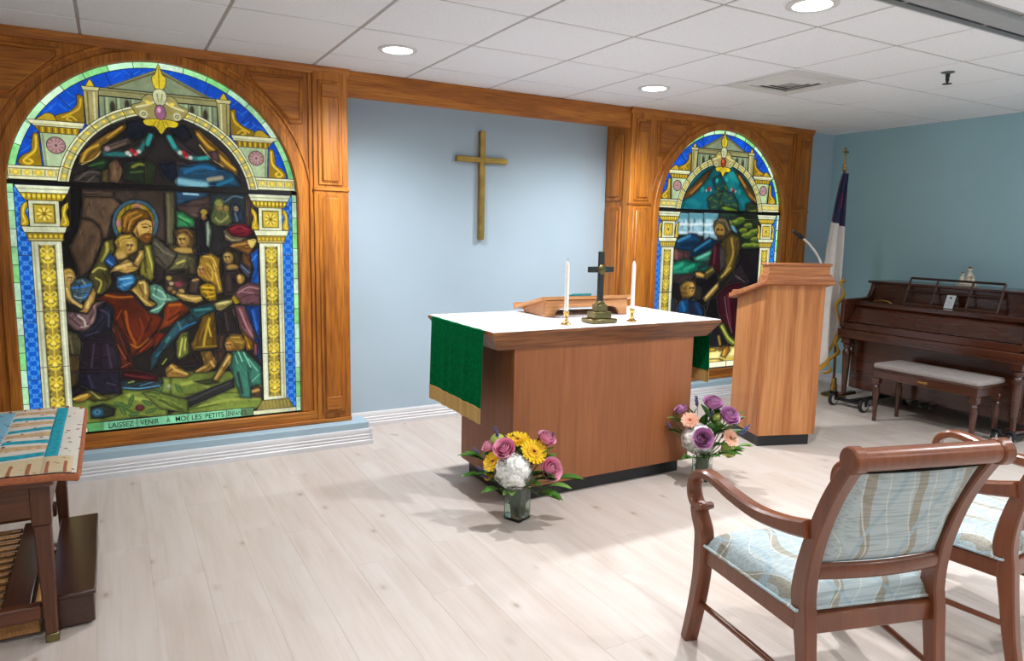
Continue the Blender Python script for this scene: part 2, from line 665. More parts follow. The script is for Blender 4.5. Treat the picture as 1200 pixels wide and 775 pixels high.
# floor: sub-floor slab with individual planks
b = B()
b.box(XL, XR, YF, YB, -.08, -.012, 0)
floor = struct(b.build('floor', M['plank']), 'pale whitewashed wood plank floor of the chapel', 'floor')
PW, PL = .19, 1.25
pm = B().box(-PW / 2, PW / 2, -PL / 2, PL / 2, -.012, 0, .0008).mesh('plank', M['plank'])
x = XL + PW / 2
n_pl = 0
while x < XR:
    y = YB - rng.uniform(.1, PL)
    y += PL / 2
    while y > -4.2:
        near = x > -.9 or y > -1.2
        y0, y1 = y - PL / 2, y + PL / 2
        xc = min(x, XR - PW / 2)
        if y1 > YB:                 # cut plank at the wall
            if near:
                me = B().box(-PW / 2, PW / 2, y0 - y, YB - y, -.012, 0, .0008).mesh('plank', M['plank'])
                link('plank', me, floor, (xc, y, 0))
        elif near:
            link('plank', pm, floor, (xc, y, 0))
        y -= PL
    x += PW
b = B()
b.box(XL, XR, YF, -4.2 - PL * .4, -.012, -.0005, 0)
o = b.build('rear_plank_field', M['plank'], floor)
o['kind'] = 'stuff'

# ceiling with tiles
b = B()
b.box(XL, XR, YF, YB, H + .016, H + .10, 0)
b.box(XL, XR, YF, -3.42, H, H + .017, 0)
ceil = struct(b.build('ceiling', M['tile']), 'white suspended ceiling of square mineral fibre tiles', 'ceiling')
S = .6096
GX, GY = 1.744, -.363
xs = [XL] + [GX + S * i for i in range(-6, 8) if XL < GX + S * i < XR] + [XR]
ys = [YB, GY] + [GY - S * k for k in range(1, 6)]
TRK0, TRK1 = -2.775, -2.60           # partition track
cache = {}
for i in range(len(xs) - 1):
    for j in range(len(ys) - 1):
        xa, xb, ya, yb = xs[i], xs[i + 1], ys[j + 1], ys[j]
        if ya < TRK1 < yb:
            spans = [(TRK1, yb), (ya, TRK0)]
        else:
            spans = [(ya, yb)]
        for (sa, sb) in spans:
            w, d = xb - xa - .015, sb - sa - .015
            if w < .02 or d < .02:
                continue
            key = (round(w, 3), round(d, 3))
            if key not in cache:
                cache[key] = B().box(-w / 2, w / 2, -d / 2, d / 2, 0, .014, .003).mesh('ceiling_tile', M['tile'])
            link('ceiling_tile', cache[key], ceil, ((xa + xb) / 2, (sa + sb) / 2, H))
b = B()
for xv in xs[1:-1]:
    b.box(xv - .012, xv + .012, -3.42, YB, H + .0035, H + .015, 0)
for yv in ys[1:]:
    b.box(XL, XR, yv - .012, yv + .012, H + .0034, H + .0149, 0)
b.build('ceiling_grid', M['grid'], ceil)

# partition track under the ceiling
tr = empty('trim_6', (0, 0, 0), 0, 'grey folding partition track crossing the ceiling with a black slot', 'track', kind='structure')
b = B()
b.box(XL, XR, TRK1 - .010, TRK1, H - .014, H + .014, .001)
b.box(XL, XR, TRK0 + .012, TRK1 - .052, H - .010, H + .014, .002)
b.box(XL, XR, TRK0, TRK0 + .010, H - .018, H + .014, .001)
b.build('track_rail', M['track'], tr)
b = B()
b.box(XL, XR, TRK0 + .005, TRK1 - .005, H + .004, H + .012, 0)
b.build('track_slot', M['black'], tr)

# walls
b = B()
b.box(XL - .15, X1 - .012, .07, .5, 0, H, 0)
b.box(X1 - .012, X2 + .012, YB, .5, 0, H, 0)
b.box(X2 + .012, XR + .15, .07, .5, 0, H, 0)
struct(b.build('wall_back', M['blue'], smooth=False), 'light blue back wall with a shallow recess behind the altar', 'wall')
b = B()
b.box(XR, XR + .15, YF, .07, 0, H, 0)
struct(b.build('wall_right', M['blue_side'], smooth=False), 'plain blue side wall behind the piano', 'wall')
b = B()
b.box(XL - .15, XL, YF, .07, 0, H, 0)
struct(b.build('wall_left', M['cream_wall'], smooth=False), 'plain pale side wall on the left out of view', 'wall')
b = B()
b.box(XL, XR, YF - .15, YF, 0, H, 0)
struct(b.build('wall_front', M['cream_wall'], smooth=False), 'plain pale rear wall of the room behind the chairs', 'wall')

# baseboards: a fluted profile, (out from wall, height)
PROF = [(0, 0), (.022, 0), (.022, .028), (.016, .034), (.018, .046), (.013, .052), (.015, .066), (.010, .072), (.012, .088), (.005, .104), (0, .106)]


def base_x(bb, x0, x1, y):           # faces -y
    bb.prism([(y - p[0], p[1]) for p in PROF], 'x', x0, x1)


def base_y(bb, y0, y1, x, s):        # faces s*x
    bb.prism([(x + s * p[0], p[1]) for p in PROF], 'y', y0, y1)


LY = -.11                            # front of the ledges under the bays
b = B()
base_x(b, X1 + .095, X2 - .095, YB)
struct(b.build('baseboard_back', M['white_trim']), 'white fluted baseboard along the blue recess behind the altar', 'baseboard')
b = B()
base_y(b, YF, .07, XR, -1)
struct(b.build('baseboard_right', M['white_trim']), 'white fluted baseboard on the side wall behind the piano', 'baseboard')
b = B()
base_x(b, BAY2 + BW + .10, XR - .022, .07)
struct(b.build('baseboard_corner', M['white_trim']), 'short white baseboard in the corner behind the flag', 'baseboard')
for k, xc in enumerate((BAY1, BAY2)):
    e = BW + .095
    b = B()
    b.box(xc - e, xc + e, LY, .07, 0, .15, .004)
    lab = ['light blue ledge under the left stained glass window', 'light blue ledge under the right stained glass window'][k]
    lo = struct(b.build('trim_%d' % (4 + k), M['ledge']), lab, 'ledge')
    b = B()
    base_x(b, xc - e - .02, xc + e + .02, LY)
    base_y(b, LY - .02, .07, xc + e, 1)
    base_y(b, LY - .02, .07, xc - e, -1)
    b.build('baseboard', M['white_trim'], lo)


# ------------------------------------------------------------------ oak bays
GR, GZ, GB = .745, 1.57, .235        # glass half width, arch centre height, glass bottom
arc = [(GR * math.sin(a), GZ + GR * math.cos(a)) for a in np.linspace(0, PI / 2, 30)]


def spandrel_pts():
    out = []
    for (px, py) in [(550, 20), (870, 70), (865, 355), (800, 355), (550, 92)]:
        p = on_y(170 + px / 4.695, 70 + py / 4.695, 0.0)
        out.append((p[0] - BAY1, min(p[2], 2.325)))
    return out


SP = spandrel_pts()


def shrink(pts, d):
    c = np.mean(pts, axis=0)
    return [tuple(np.array(p) + (c - np.array(p)) / np.linalg.norm(c - np.array(p)) * d * 1.4) for p in pts]


def bay(idx, xc, label):
    root = empty('trim_%d' % idx, (xc, 0, 0), 0, label, 'panelling', kind='structure')
    top = 2.352
    for s in (1, -1):
        pts = [(0, top)] + arc + [(GR, GB), (0, GB), (0, .15), (.84, .15), (.84, top)]
        b = B()
        b.prism([(s * p[0], p[1]) for p in pts], 'y', 0, .055)
        b.build('field_board', M['oakZ'], root)
        b = B()
        b.prism([(s * p[0], p[1]) for p in SP], 'y', -.010, .004, .006)
        sp = b.build('spandrel_panel', M['oakX'], root)
        b = B()
        b.prism([(s * p[0], p[1]) for p in shrink(SP, .022)], 'y', -.020, -.008, .010)
        b.build('raised_field', M['oakX'], sp)
        # pilaster
        u0, u1 = (.84, BW) if s > 0 else (-BW, -.84)
        b = B()
        b.box(u0, u1, -.022, .068, .152, H - .001, .004)
        b.box(min(s * .815, s * .842), max(s * .815, s * .842), -.012, .02, .152, top, .005)
        pil = b.build('pilaster', M['oakZ'], root)
        pa, pb = sorted((s * .868, s * 1.022))
        for (z0, z1) in ((.215, 1.632), (1.682, 2.318)):
            b = B()
            b.box(pa, pb, -.030, -.018, z0, z1, .005)
            b.box(pa + .022, pb - .022, -.040, -.026, z0 + .022, z1 - .022, .009)
            b.build('raised_panel', M['oakZ'], pil)
        for (z0, z1) in ((.236, .325), (2.215, 2.297)):
            b = B()
            b.box(pa + .024, pb - .024, -.046, -.036, z0, z1, .005)
            b.build('corner_block', M['oakX'], pil)
        b = B()
        b.box(u0 - .004, u1 + .004, -.030, .01, 1.645, 1.669, .006)
        b.build('band_moulding', M['oakX'], pil)
    # arch casing, one moulded hoop with straight jambs
    ro, ri = GR + .052, GR - .004
    hoop = [(-ro, GB)] + [(-ro * math.cos(a), GZ + ro * math.sin(a)) for a in np.linspace(0, PI, 50)] + [(ro, GB)]
    hoop += [(ri, GB)] + [(ri * math.cos(a), GZ + ri * math.sin(a)) for a in np.linspace(0, PI, 50)] + [(-ri, GB)]
    b = B()
    b.prism(hoop, 'y', -.016, .012, .007)
    b.build('arch_casing', M['oakZ'], root)
    ro2, ri2 = GR + .095, GR + .078
    hoop = [(-ro2 * math.cos(a), GZ + ro2 * math.sin(a)) for a in np.linspace(.12, PI - .12, 50)]
    hoop += [(ri2 * math.cos(a), GZ + ri2 * math.sin(a)) for a in np.linspace(.12, PI - .12, 50)]
    b = B()
    b.prism(hoop, 'y', -.008, .006, .003)
    b.build('arch_bead', M['oakZ'], root)
    b = B()
    b.box(-.842, .842, -.020, .05, .150, GB, .005)
    b.box(-1.062, 1.062, -.034, -.014, .150, .176, .004)
    b.build('sill', M['oakX'], root)
    b = B()
    b.prism([(.03, top), (-.018, top), (-.022, 2.366), (-.034, 2.384), (-.036, H - .001), (.03, H - .001)], 'x', -BW - .012, BW + .012)
    b.build('crown_moulding', M['oakX'], root)
    # the side that faces the recess, lined with oak
    s = 1 if xc < 2 else -1
    b = B()
    xa, xb = sorted((s * (BW - .012), s * BW))
    b.box(xa, xb, .06, YB, .0, H - .001, .001)
    sd = b.build('side_board', M['oakZ'], root)
    xf = s * BW
    for (z0, z1) in ((.20, 1.632), (1.682, 2.20)):
        b = B()
        xa, xb = sorted((xf, xf + s * .010))
        b.box(xa, xb, .075, .285, z0, z1, .005)
        xa, xb = sorted((xf + s * .006, xf + s * .020))
        b.box(xa, xb, .105, .255, z0 + .03, z1 - .03, .009)
        b.build('raised_panel', M['oakZ'], sd)
    return root


bay(1, BAY1, 'oak panelled arch surround of the left stained glass window')
bay(2, BAY2, 'oak panelled arch surround of the right stained glass window')
b = B()
b.box(X1 + .001, X2 - .001, -.004, .05, 2.242, H - .001, .003)
struct(b.build('trim_3', M['oakX']), 'plain oak beam spanning the recess above the brass cross', 'beam')


# ------------------------------------------------------------------ ceiling fittings
def downlight(x, y, label, r=.085, power=LAMP_POWER):
    root = empty('ceiling_downlight', (x, y, H), 0, label, 'ceiling light', 'recessed round downlights')
    b = B()
    b.lathe([(r, -.0005), (r + .022, -.0005), (r + .024, -.004), (r + .010, -.009), (r - .004, -.006), (r, -.0005)], n=32)
    b.build('trim_ring', M['white_plastic'], root)
    b = B()
    b.lathe([(0.0005, -.006), (r * .6, -.0065), (r, -.004)], n=32)
    b.build('lens', M['glow'], root)
    ld = bpy.data.lights.new('downlight_lamp', 'SPOT')
    ld.energy = power
    ld.spot_size = R(152)
    ld.spot_blend = 1.0
    ld.shadow_soft_size = .045
    ld.color = (.985, .99, 1.0)
    lo = bpy.data.objects.new('lamp', ld)
    COL.objects.link(lo)
    lo.parent = root
    lo.location = (0, 0, -.03)
    return root


downlight(1.439, -.668, 'round recessed downlight in front of the left pillar')
downlight(3.268, -.668, 'round recessed downlight in front of the right pillar')
downlight(2.658, -2.40, 'round recessed downlight cut off by the top edge of the picture')
for (x, y, where) in ((-.39, -3.9, 'left end of the first row'), (1.44, -3.9, 'second in the first row'), (3.27, -3.9, 'third in the first row'), (5.1, -3.9, 'right end of the first row'),
                      (-.39, -5.9, 'left end of the second row'), (1.44, -5.9, 'second in the second row'), (3.27, -5.9, 'third in the second row'), (5.1, -5.9, 'right end of the second row')):
    downlight(x, y, 'round recessed downlight behind the viewer, ' + where, power=REAR_POWER * (2.6 if x > 4 else 1.3 if x > 2 else 1.0))

# air vent
v = empty('ceiling_vent', (GX + S * 3.5, GY - S * 1.5, H), 0, 'square white air vent with stepped louvres in the ceiling', 'vent')
b = B()
q = .285
for (s0, s1, z0, z1) in ((q, q - .105, -.006, -.001),):
    b.box(-s0, s0, -s0, -s1, z0, z1, .002)
    b.box(-s0, s0, s1, s0, z0, z1, .002)
    b.box(-s0, -s1, -s1, s1, z0, z1, .002)
    b.box(s1, s0, -s1, s1, z0, z1, .002)
b.build('vent_frame', M['white_plastic'], v)
b = B()
b.box(-q + .10, q - .10, -q + .10, q - .10, -.0012, -.0004, 0)
b.build('duct_opening', M['black'], v)
for k, s0 in enumerate((.172, .130, .088)):
    b = B()
    for a in range(4):
        m = Matrix.Rotation(a * PI / 2, 4, 'Z')
        bb = [Vector((-s0, -s0, -.002)), Vector((s0, -s0, -.002)), Vector((s0 - .030, -s0 + .030, -.012)), Vector((-s0 + .030, -s0 + .030, -.012))]
        vs = [b.bm.verts.new(m @ p) for p in bb]
        vt = [b.bm.verts.new(m @ (p + Vector((0, .003, .002)))) for p in bb]
        b.bm.faces.new(vs)
        b.bm.faces.new(vt[::-1])
        for i in range(4):
            b.bm.faces.new([vs[i], vt[i], vt[(i + 1) % 4], vs[(i + 1) % 4]])
    b.build('louvre', M['white_plastic'], v, smooth=False)
b = B()
b.box(-.045, .045, -.045, .045, -.010, -.002, .003)
b.build('centre_plate', M['grid'], v)

# sprinkler
s = empty('fire_sprinkler', (4.36, -2.01, H), 0, 'small dark fire sprinkler head hanging from the ceiling', 'sprinkler')
b = B()
b.lathe([(.036, -.0005), (.036, -.004), (.020, -.010), (.012, -.012)], n=20)
b.build('escutcheon', M['steel'], s)
b = B()
b.lathe([(.012, -.010), (.012, -.03), (.007, -.034), (.005, -.062), (.009, -.066)], n=12)
b.tube([(.012, 0, -.028), (.016, 0, -.045), (.003, 0, -.064)], .003, 6)
b.tube([(-.012, 0, -.028), (-.016, 0, -.045), (-.003, 0, -.064)], .003, 6)
b.build('sprinkler_body', M['bronze'], s)
b = B()
b.lathe([(.001, -.065), (.026, -.066), (.026, -.069), (.001, -.070)], n=16)
b.build('deflector', M['bronze'], s)
# ================================================================== ALTAR
ALT = (2.355, -1.185)
altar = empty('altar_table', (ALT[0], ALT[1], 0), 0, 'brown wooden altar table with chamfered oak top and black plinth', 'altar')
hx, hy = .605, .305
b = B()
b.box(-hx + .012, hx - .012, -hy + .012, hy - .012, .085, .832, .002)
b.build('body', M['altar'], altar)
b = B()
b.box(-hx, hx, -hy - .004, -hy + .012, .085, .830, .002)
b.build('front_panel', M['altar'], altar)
for s in (-1, 1):
    b = B()
    xa, xb = sorted((s * hx, s * (hx - .014)))
    b.box(xa, xb, -hy + .0125, hy, .085, .830, .002)
    b.build('side_panel', M['altar'], altar)
b = B()
b.box(-hx + .03, hx - .03, -hy + .045, hy - .045, 0, .09, .002)
b.build('plinth', M['black'], altar)
# slab with undercut edge
tx0, tx1, ty0, ty1 = 1.597 - ALT[0], 3.118 - ALT[0], -1.55 - ALT[1], -.735 - ALT[1]
b = B()
lv = []
for (ins, z) in ((.055, .828), (.052, .834), (.0, .912), (.0, .924)):
    lv.append([b.bm.verts.new(p) for p in ((tx0 + ins, ty0 + ins, z), (tx1 - ins, ty0 + ins, z), (tx1 - ins, ty1 - ins, z), (tx0 + ins, ty1 - ins, z))])
for k in range(3):
    for i in range(4):
        j = (i + 1) % 4
        b.bm.faces.new([lv[k][i], lv[k][j], lv[k + 1][j], lv[k + 1][i]])
b.bm.faces.new(lv[0][::-1])
b.bm.faces.new(lv[-1])
b.build('altar_top', M['altar_top'], altar, smooth=False)

# green runner hanging over both ends, under the white cloth
root = empty('altar_runner', (ALT[0], ALT[1], .9), 0, 'green altar runner with gold fringed ends hanging off the altar', 'altar cloth')


def drop(sign, ytop0, ytop1, zb, parent, zt=.925, fr=.075):
    x0 = (tx0 - .006) if sign < 0 else (tx1 + .006)

    def f(a, t, za, zc, off=0):
        y = ytop0 + (ytop1 - ytop0) * a - ALT[1]
        wave = .006 * math.sin(a * 15) * (t ** .8) + .004 * math.sin(a * 33 + 1)*t
        return (x0 + sign * (.004 + abs(wave) + off + .006 * t), y, (za + (zc - za) * t) - .9)
    bb = B()
    bb.grid(lambda a, t: f(a, t, zt, zb + fr), 36, 14, .002)
    bb.build('cloth_drop', M['green'], parent)
    bb = B()
    bb.grid(lambda a, t: (f(a, 1, 0, 0, .0025)[0], f(a, 1, 0, 0)[1], zb + fr + .006 - (fr + .006) * t - .9 + (.003 * math.sin(a * 190) if t > .95 else 0)), 96, 4, .002)
    bb.build('fringe', M['fringe'], parent)


drop(-1, -1.462, -.812, .452, root)
drop(1, -1.452, -.812, .528, root)
b = B()
b.box(tx0 - .010, tx1 + .010, -1.462 - ALT[1], -.812 - ALT[1], .9245 - .9, .9262 - .9, .0005)
b.build('cloth_top', M['green'], root)
# white cloth
b = B()


def wc(a, t):
    x = tx0 + .004 + (tx1 - tx0 - .008) * a
    y = ty0 + .006 + (ty1 - ty0 - .012) * t
    e = min(a, 1 - a, t, 1 - t)
    z = .9282 + .0008 * math.sin(a * 21 + t * 5) * math.sin(t * 13)
    if e == 0:
        x += .003 * math.sin(t * 40)
        y += .003 * math.sin(a * 55)
        z -= .0006
    return (x + ALT[0], y + ALT[1], z)


b.grid(wc, 60, 34, .0015)
tag(b.build('altar_cloth', M['white_cloth']), 'white linen cloth lying flat across the altar top', 'altar cloth')
ZT = .931

# missal stand
st = empty('missal_stand', (2.47, -.97, ZT), R(-3), 'sloping light wooden book stand on the altar', 'book stand')
b = B()
# front apron with arched cut-out (faces the viewer)
ap = [(-.285, 0), (-.225, 0), (-.22, .02), (-.205, .038), (-.17, .050), (.17, .050), (.205, .038), (.22, .02), (.225, 0), (.285, 0), (.285, .092), (-.285, .092)]
b.prism(ap, 'y', -.145, -.125, .002)
b.build('arched_apron', M['stand'], st)
for s in (-1, 1):
    b = B()
    xa, xb = sorted((s * .285, s * .265))
    b.prism([(-.124, 0), (.13, 0), (.15, .022), (-.124, .092)], 'x', xa, xb, .002)
    b.build('side_support', M['stand'], st)
b = B()
b.prism([(-.165, .100), (-.163, .118), (.200, .030), (.196, .012)], 'x', -.325, .325, .003)
b.build('sloped_board', M['stand'], st)
b = B()
b.prism([(.176, .033), (.181, .055), (.201, .050), (.196, .028)], 'x', -.325, .325, .002)
b.build('book_ledge', M['stand'], st)
b = B()
b.prism([(-.158, .118), (-.158, .132), (-.085, .115), (-.085, .101)], 'x', -.115, .015, .002)
tag(b.build('ribbon_marker', M['teal_ribbon'], None, (2.47, -.97, ZT), (0, 0, R(-3))), 'folded teal ribbon cloth lying on the book stand', 'ribbon')

# altar cross on stepped base
cr = empty('altar_cross', (2.335, -1.405, ZT), R(0), 'dark standing cross on a stepped brass base on the altar', 'cross')
b = B()
b.box(-.082, .082, -.058, .058, 0, .022, .003)
b.build('base_slab', M['dull_brass'], cr)
b = B()
b.box(-.055, .055, -.04, .04, .022, .060, .003)
b.build('middle_step', M['dull_brass'], cr)
b = B()
b.box(-.034, .034, -.026, .026, .060, .098, .003)
b.prism([(-.03, .098), (.03, .098), (.016, .116), (-.016, .116)], 'y', -.014, .014, .002)
b.build('upper_step', M['dull_brass'], cr)
b = B()
b.box(-.0165, .0165, -.009, .009, .10, .388, .002)
b.build('upright', M['bronze'], cr)
b = B()
b.box(-.084, .084, -.0088, .0088, .274, .306, .002)
b.build('crossbar', M['bronze'], cr)
b = B()
b.lathe([(.001, -.016), (.020, -.015), (.026, -.011), (.026, -.006)], (0, 0, .290), 20, 'y')
b.build('medallion', M['dull_brass'], cr)


def candle(x, y, which):
    c = empty('candlestick', (x, y, ZT), 0, 'small brass candlestick on the altar ' + which, 'candlestick', 'altar candlesticks')
    b = B()
    b.lathe([(.001, 0), (.030, 0), (.030, .004), (.018, .010), (.010, .022), (.013, .028), (.008, .034), (.008, .042)], n=20)
    b.build('foot', M['brass'], c)
    b = B()
    b.lathe([(.008, .040), (.014, .048), (.016, .052), (.013, .056), (.016, .064), (.0165, .070), (.013, .070), (.012, .060), (.0005, .060)], n=20)
    b.build('cup', M['brass'], c)
    k = empty('candle', (x, y, ZT + .060), 0, 'tall white taper candle standing ' + which, 'candle', 'altar taper candles')
    b = B()
    b.lathe([(.0115, 0), (.0115, .06), (.0105, .255), (.008, .268), (.0005, .280)], n=16)
    b.build('wax', M['wax'], k)
    b = B()
    b.tube([(0, 0, .272), (.001, 0, .284), (.003, 0, .292)], .0012, 6)
    b.build('wick', M['wick'], k)


candle(2.102, -1.425, 'to the left of the stepped cross')
candle(2.535, -1.440, 'to the right of the stepped cross')

# brass cross on the recess wall
wx = empty('wall_cross', (2.445, .302, 1.94), 0, 'tall slim brass cross hanging on the blue recess wall', 'cross')
b = B()
b.box(-.021, .021, -.045, -.005, -.588, .208, .003)
b.build('upright', M['wallcross'], wx)
b = B()
b.box(-.212, .212, -.043, -.007, -.020, .020, .003)
b.build('crossbar', M['wallcross'], wx)
for z in (.12, -.45):
    b = B()
    b.lathe([(.008, -.008), (.008, .03)], (0, 0, z), 10, 'y')
    b.build('standoff', M['wallcross'], wx)

# ================================================================== PULPIT
pu = empty('pulpit', (3.775, -1.305, 0), R(-18.5), 'light oak pulpit with slanted reading top and black base', 'pulpit')
W, D = .395, .365
b = B()
b.box(.0, W - .012, .0, D, .0, .075, .002)
b.build('plinth', M['black'], pu)
b = B()
b.prism([(.006, .076), (D + .006, .076), (D, .984), (.004, 1.100)], 'x', .004, W + .006)
b.build('body', M['pulpit'], pu)
b = B()
b.prism([(-.012, .075), (W + .022, .075), (W + .022, 1.105), (-.012, 1.105)], 'y', -.014, .005, .002)
b.build('front_panel', M['pulpit'], pu)
for xa, xb in ((-.012, .004), (W + .006, W + .022)):
    b = B()
    b.prism([(.006, .075), (D + .012, .075), (D + .004, .986), (.006, 1.101)], 'x', xa, xb, .002)
    b.build('side_panel', M['pulpit'], pu)
b = B()
# slanted top, higher at the front; moulded edge
b.prism([(-.060, 1.112), (-.056, 1.140), (D + .060, 1.012), (D + .058, .976), (D + .04, .980)], 'x', -.055, W + .065, .006)
b.build('slanted_top', M['pulpitX'], pu)
b = B()
b.prism([(-.052, 1.135), (-.052, 1.152), (-.040, 1.172), (.055, 1.172), (.075, 1.110)], 'x', -.036, W + .046, .004)
b.build('crest_base', M['pulpitX'], pu)
b = B()
b.box(-.020, W + .030, -.036, .048, 1.165, 1.232, .003)
b.build('crest_box', M['pulpitX'], pu)
b = B()
b.box(-.030, W + .040, -.046, .056, 1.230, 1.246, .004)
b.build('crest_cap', M['pulpitX'], pu)
b = B()
b.box(-.03, W + .03, D + .03, D + .058, 1.012, 1.036, .003, rot=Matrix.Rotation(R(-17), 3, 'X'))
b.build('book_ledge', M['pulpitX'], pu)
# gooseneck microphone standing on the pulpit
mi = empty('microphone', (4.245, -1.36, 1.11), 0, 'gooseneck microphone with white stem curving over the pulpit', 'microphone')
pts = spline([(.06, .03, 0), (.058, .04, .06), (.03, .06, .16), (-.045, .08, .25), (-.115, .10, .305)], 8)
b = B()
b.lathe([(.022, -.03), (.022, .012), (.012, .018)], (.06, .03, 0), 16)
b.build('base', M['rubber'], mi)
b = B()
b.tube(pts, .0075, 10)
b.build('stem', M['white_plastic'], mi)
b = B()
b.tube([(-.108, .098, .302), (-.130, .104, .315), (-.150, .110, .326)], [.010, .016, .016], 12)
b.tube([(-.150, .110, .326), (-.185, .12, .35)], [.012, .010], 12)
b.build('head', M['rubber'], mi)
b = B()
b.tube([(-.150, .110, .326), (-.162, .095, .300)], .006, 8)
b.build('clip', M['rubber'], mi)

# ================================================================== FLAG
fl = empty('flag', (5.655, -.500, 0), 0, 'drooping white and navy flag with gold fringe on a brass pole', 'flag')
b = B()
b.lathe([(.001, 0), (.105, 0), (.108, .010), (.085, .022), (.05, .034), (.030, .05), (.030, .10), (.022, .12), (.022, .16), (.016, .165)], n=28)
b.build('stand_base', M['brass'], fl)


def pole_x(z):
    return -.110 * z / 2.19


b = B()
b.tube([(pole_x(.05), 0, .05), (pole_x(2.02), 0, 2.02)], .0115, 12)
b.build('pole', plain('flag_pole_wood', (116, 82, 44), .4), fl)
b = B()
b.lathe([(.001, 0), (.016, .004), (.018, .02), (.010, .03), (.016, .045), (.008, .06), (.007, .075)], (pole_x(2.02), 0, 2.0), 14)
b.build('finial_socket', M['brass'], fl)
zc = 2.075
xk = pole_x(zc)
b = B()
b.box(xk - .008, xk + .008, -.006, .006, zc, zc + .118, .002)
b.box(xk - .042, xk + .042, -.006, .006, zc + .068, zc + .086, .002)
b.build('finial_cross', M['brass'], fl)


def drape(a, z):
    """a 0 = edge on the pole, 1 = loose edge; z height: folds hang from the pole top"""
    t = max(0.0, (1.97 - z) / 1.80)
    wid = .050 + .27 * min(1, t * 1.6) ** .7
    fold = math.sin(a * PI * 5.0 + .5) * (.022 + .022 * t) * (1 - .3 * a)
    x = pole_x(z) + .020 - wid * a + .012 * math.sin(z * 5 + a * 4) * t
    y = -.02 + fold - .035 * math.sin(a * PI) * t
    return (x, y, z)


def zb(a):
    return .30 + .76 * max(0.0, 1 - a * 1.9) + .05 * math.sin(a * PI * 4)


def cloth(name, z_of, mat_, nu=60, nv=20, thick=.0025):
    b = B()
    b.grid(lambda a, t: drape(a, z_of(a, t)), nu, nv, thick)
    return b.build(name, mat_, fl)


cant = lambda a: 1.50 + .06 * a
cloth('canton', lambda a, t: 1.968 + (cant(a) - 1.968) * t, M['navy'])
cloth('field', lambda a, t: cant(a) + (zb(a) + .03 - cant(a)) * t, M['white_silk'])
cloth('fringe', lambda a, t: zb(a) + .034 - .06 * t, M['gold'], 90, 3)
b = B()
b.grid(lambda a, t: drape(.0 + .04 * t, 1.985 - .06 * a), 4, 4, .012)
b.build('sleeve_tip', M['gold'], fl)
# red emblem, only an edge of it shows in the folds
b = B()
b.grid(lambda a, t: tuple(np.array(drape(.60 + .10 * a, 1.80 - .13 * t)) + np.array((0, -.006, 0))), 6, 6, .002)
b.build('emblem', M['red_silk'], fl)
# loose hanging edge with gold fringe wavering down the front
pts = [(.015, -.10, 1.06), (-.045, -.11, 1.02), (-.005, -.12, .93), (-.095, -.12, .84), (-.045, -.125, .72), (.0, -.125, .60), (-.08, -.13, .52), (-.02, -.125, .43), (-.15, -.12, .36), (-.10, -.12, .27), (-.19, -.11, .25)]
P = spline([(p[0] - .125, p[1], p[2]) for p in pts], 6)
b = B()
b.grid(lambda a, t: tuple(np.array(P[int(round(t * (len(P) - 1)))]) + np.array((.044 * (a - .5), -.008 * math.sin(a * PI), -.022 * (a - .5)))), 3, len(P) - 1, .004)
b.build('fringed_edge', M['gold'], fl)

# ================================================================== PIANO
pi_ = empty('piano', (5.80, -1.40, 0), 0, 'dark mahogany upright piano against the blue side wall', 'piano')
YH = .72
b = B()
b.box(-.215, .32, -YH + .035, YH - .035, .126, .60, .004)
b.build('case', M['piano'], pi_)
b = B()
b.box(-.235, -.213, -YH + .06, YH - .06, .135, .575, .004)
b.build('lower_panel', M['piano'], pi_)
for s in (-1, 1):
    ya, yb = sorted((s * YH, s * (YH - .035)))
    b = B()
    b.prism([(-.20, .126), (.325, .126), (.325, 1.038), (.0, 1.038), (-.012, .985), (-.05, .925), (-.09, .912), (-.375, .905), (-.39, .89), (-.39, .67), (-.20, .60)], 'y', ya, yb, .004)
    b.build('end_panel', M['piano'], pi_)
b = B()
b.box(-.40, .0, -YH - .006, YH + .006, .578, .655, .006)
b.build('keybed', M['piano'], pi_)
b = B()
b.box(-.388, -.365, -YH + .036, YH - .036, .656, .712, .004)
b.build('keyslip', M['piano'], pi_)
b = B()
for k in range(52):
    y = -YH + .06 + k * (2 * YH - .12) / 52
    b.box(-.362, -.25, y, y + .0225, .672, .706, .0015)
o = b.build('keyboard', M['ivory'], pi_)
o['kind'] = 'stuff'
b = B()
b.prism([(-.335, .715), (-.315, .710), (-.215, .832), (-.225, .850)], 'y', -YH + .038, YH - .038, .004)
b.build('fallboard', M['piano'], pi_)
b = B()
b.box(-.255, .0, -YH + .036, YH - .036, .848, .886, .006)
b.build('music_shelf', M['piano'], pi_)
b = B()
b.box(-.005, .03, -YH + .036, YH - .036, .60, 1.036, .003)
b.build('upper_panel', M['piano'], pi_)
b = B()
b.box(-.03, .335, -YH - .015, YH + .015, 1.036, 1.056, .005)
b.build('lid', M['piano'], pi_)
for s in (-1, 1):
    b = B()
    b.lathe([(.018, .075), (.024, .085), (.018, .10), (.020, .12), (.032, .40), (.036, .46), (.024, .48), (.034, .50), (.034, .52), (.026, .53)], (-.335, s * (YH - .055), 0), 16)
    b.box(-.375, -.295, s * (YH - .055) - .038, s * (YH - .055) + .038, .528, .580, .004)
    b.build('leg', M['piano'], pi_)
    b = B()
    b.box(-.40, -.20, s * (YH - .055) - .03, s * (YH - .055) + .03, .072, .10, .006)
    b.build('toe_block', M['piano'], pi_)
# open-work music desk
M['desk'] = wood('music_desk_wood', (44, 22, 14), (62, 32, 20), (78, 42, 28), 'Y', .6, .55, 0, .1, .3)


def dk(y, t):       # point on the leaning desk plane
    return Vector((-.085 + .085 * t, y, .888 + .212 * t))


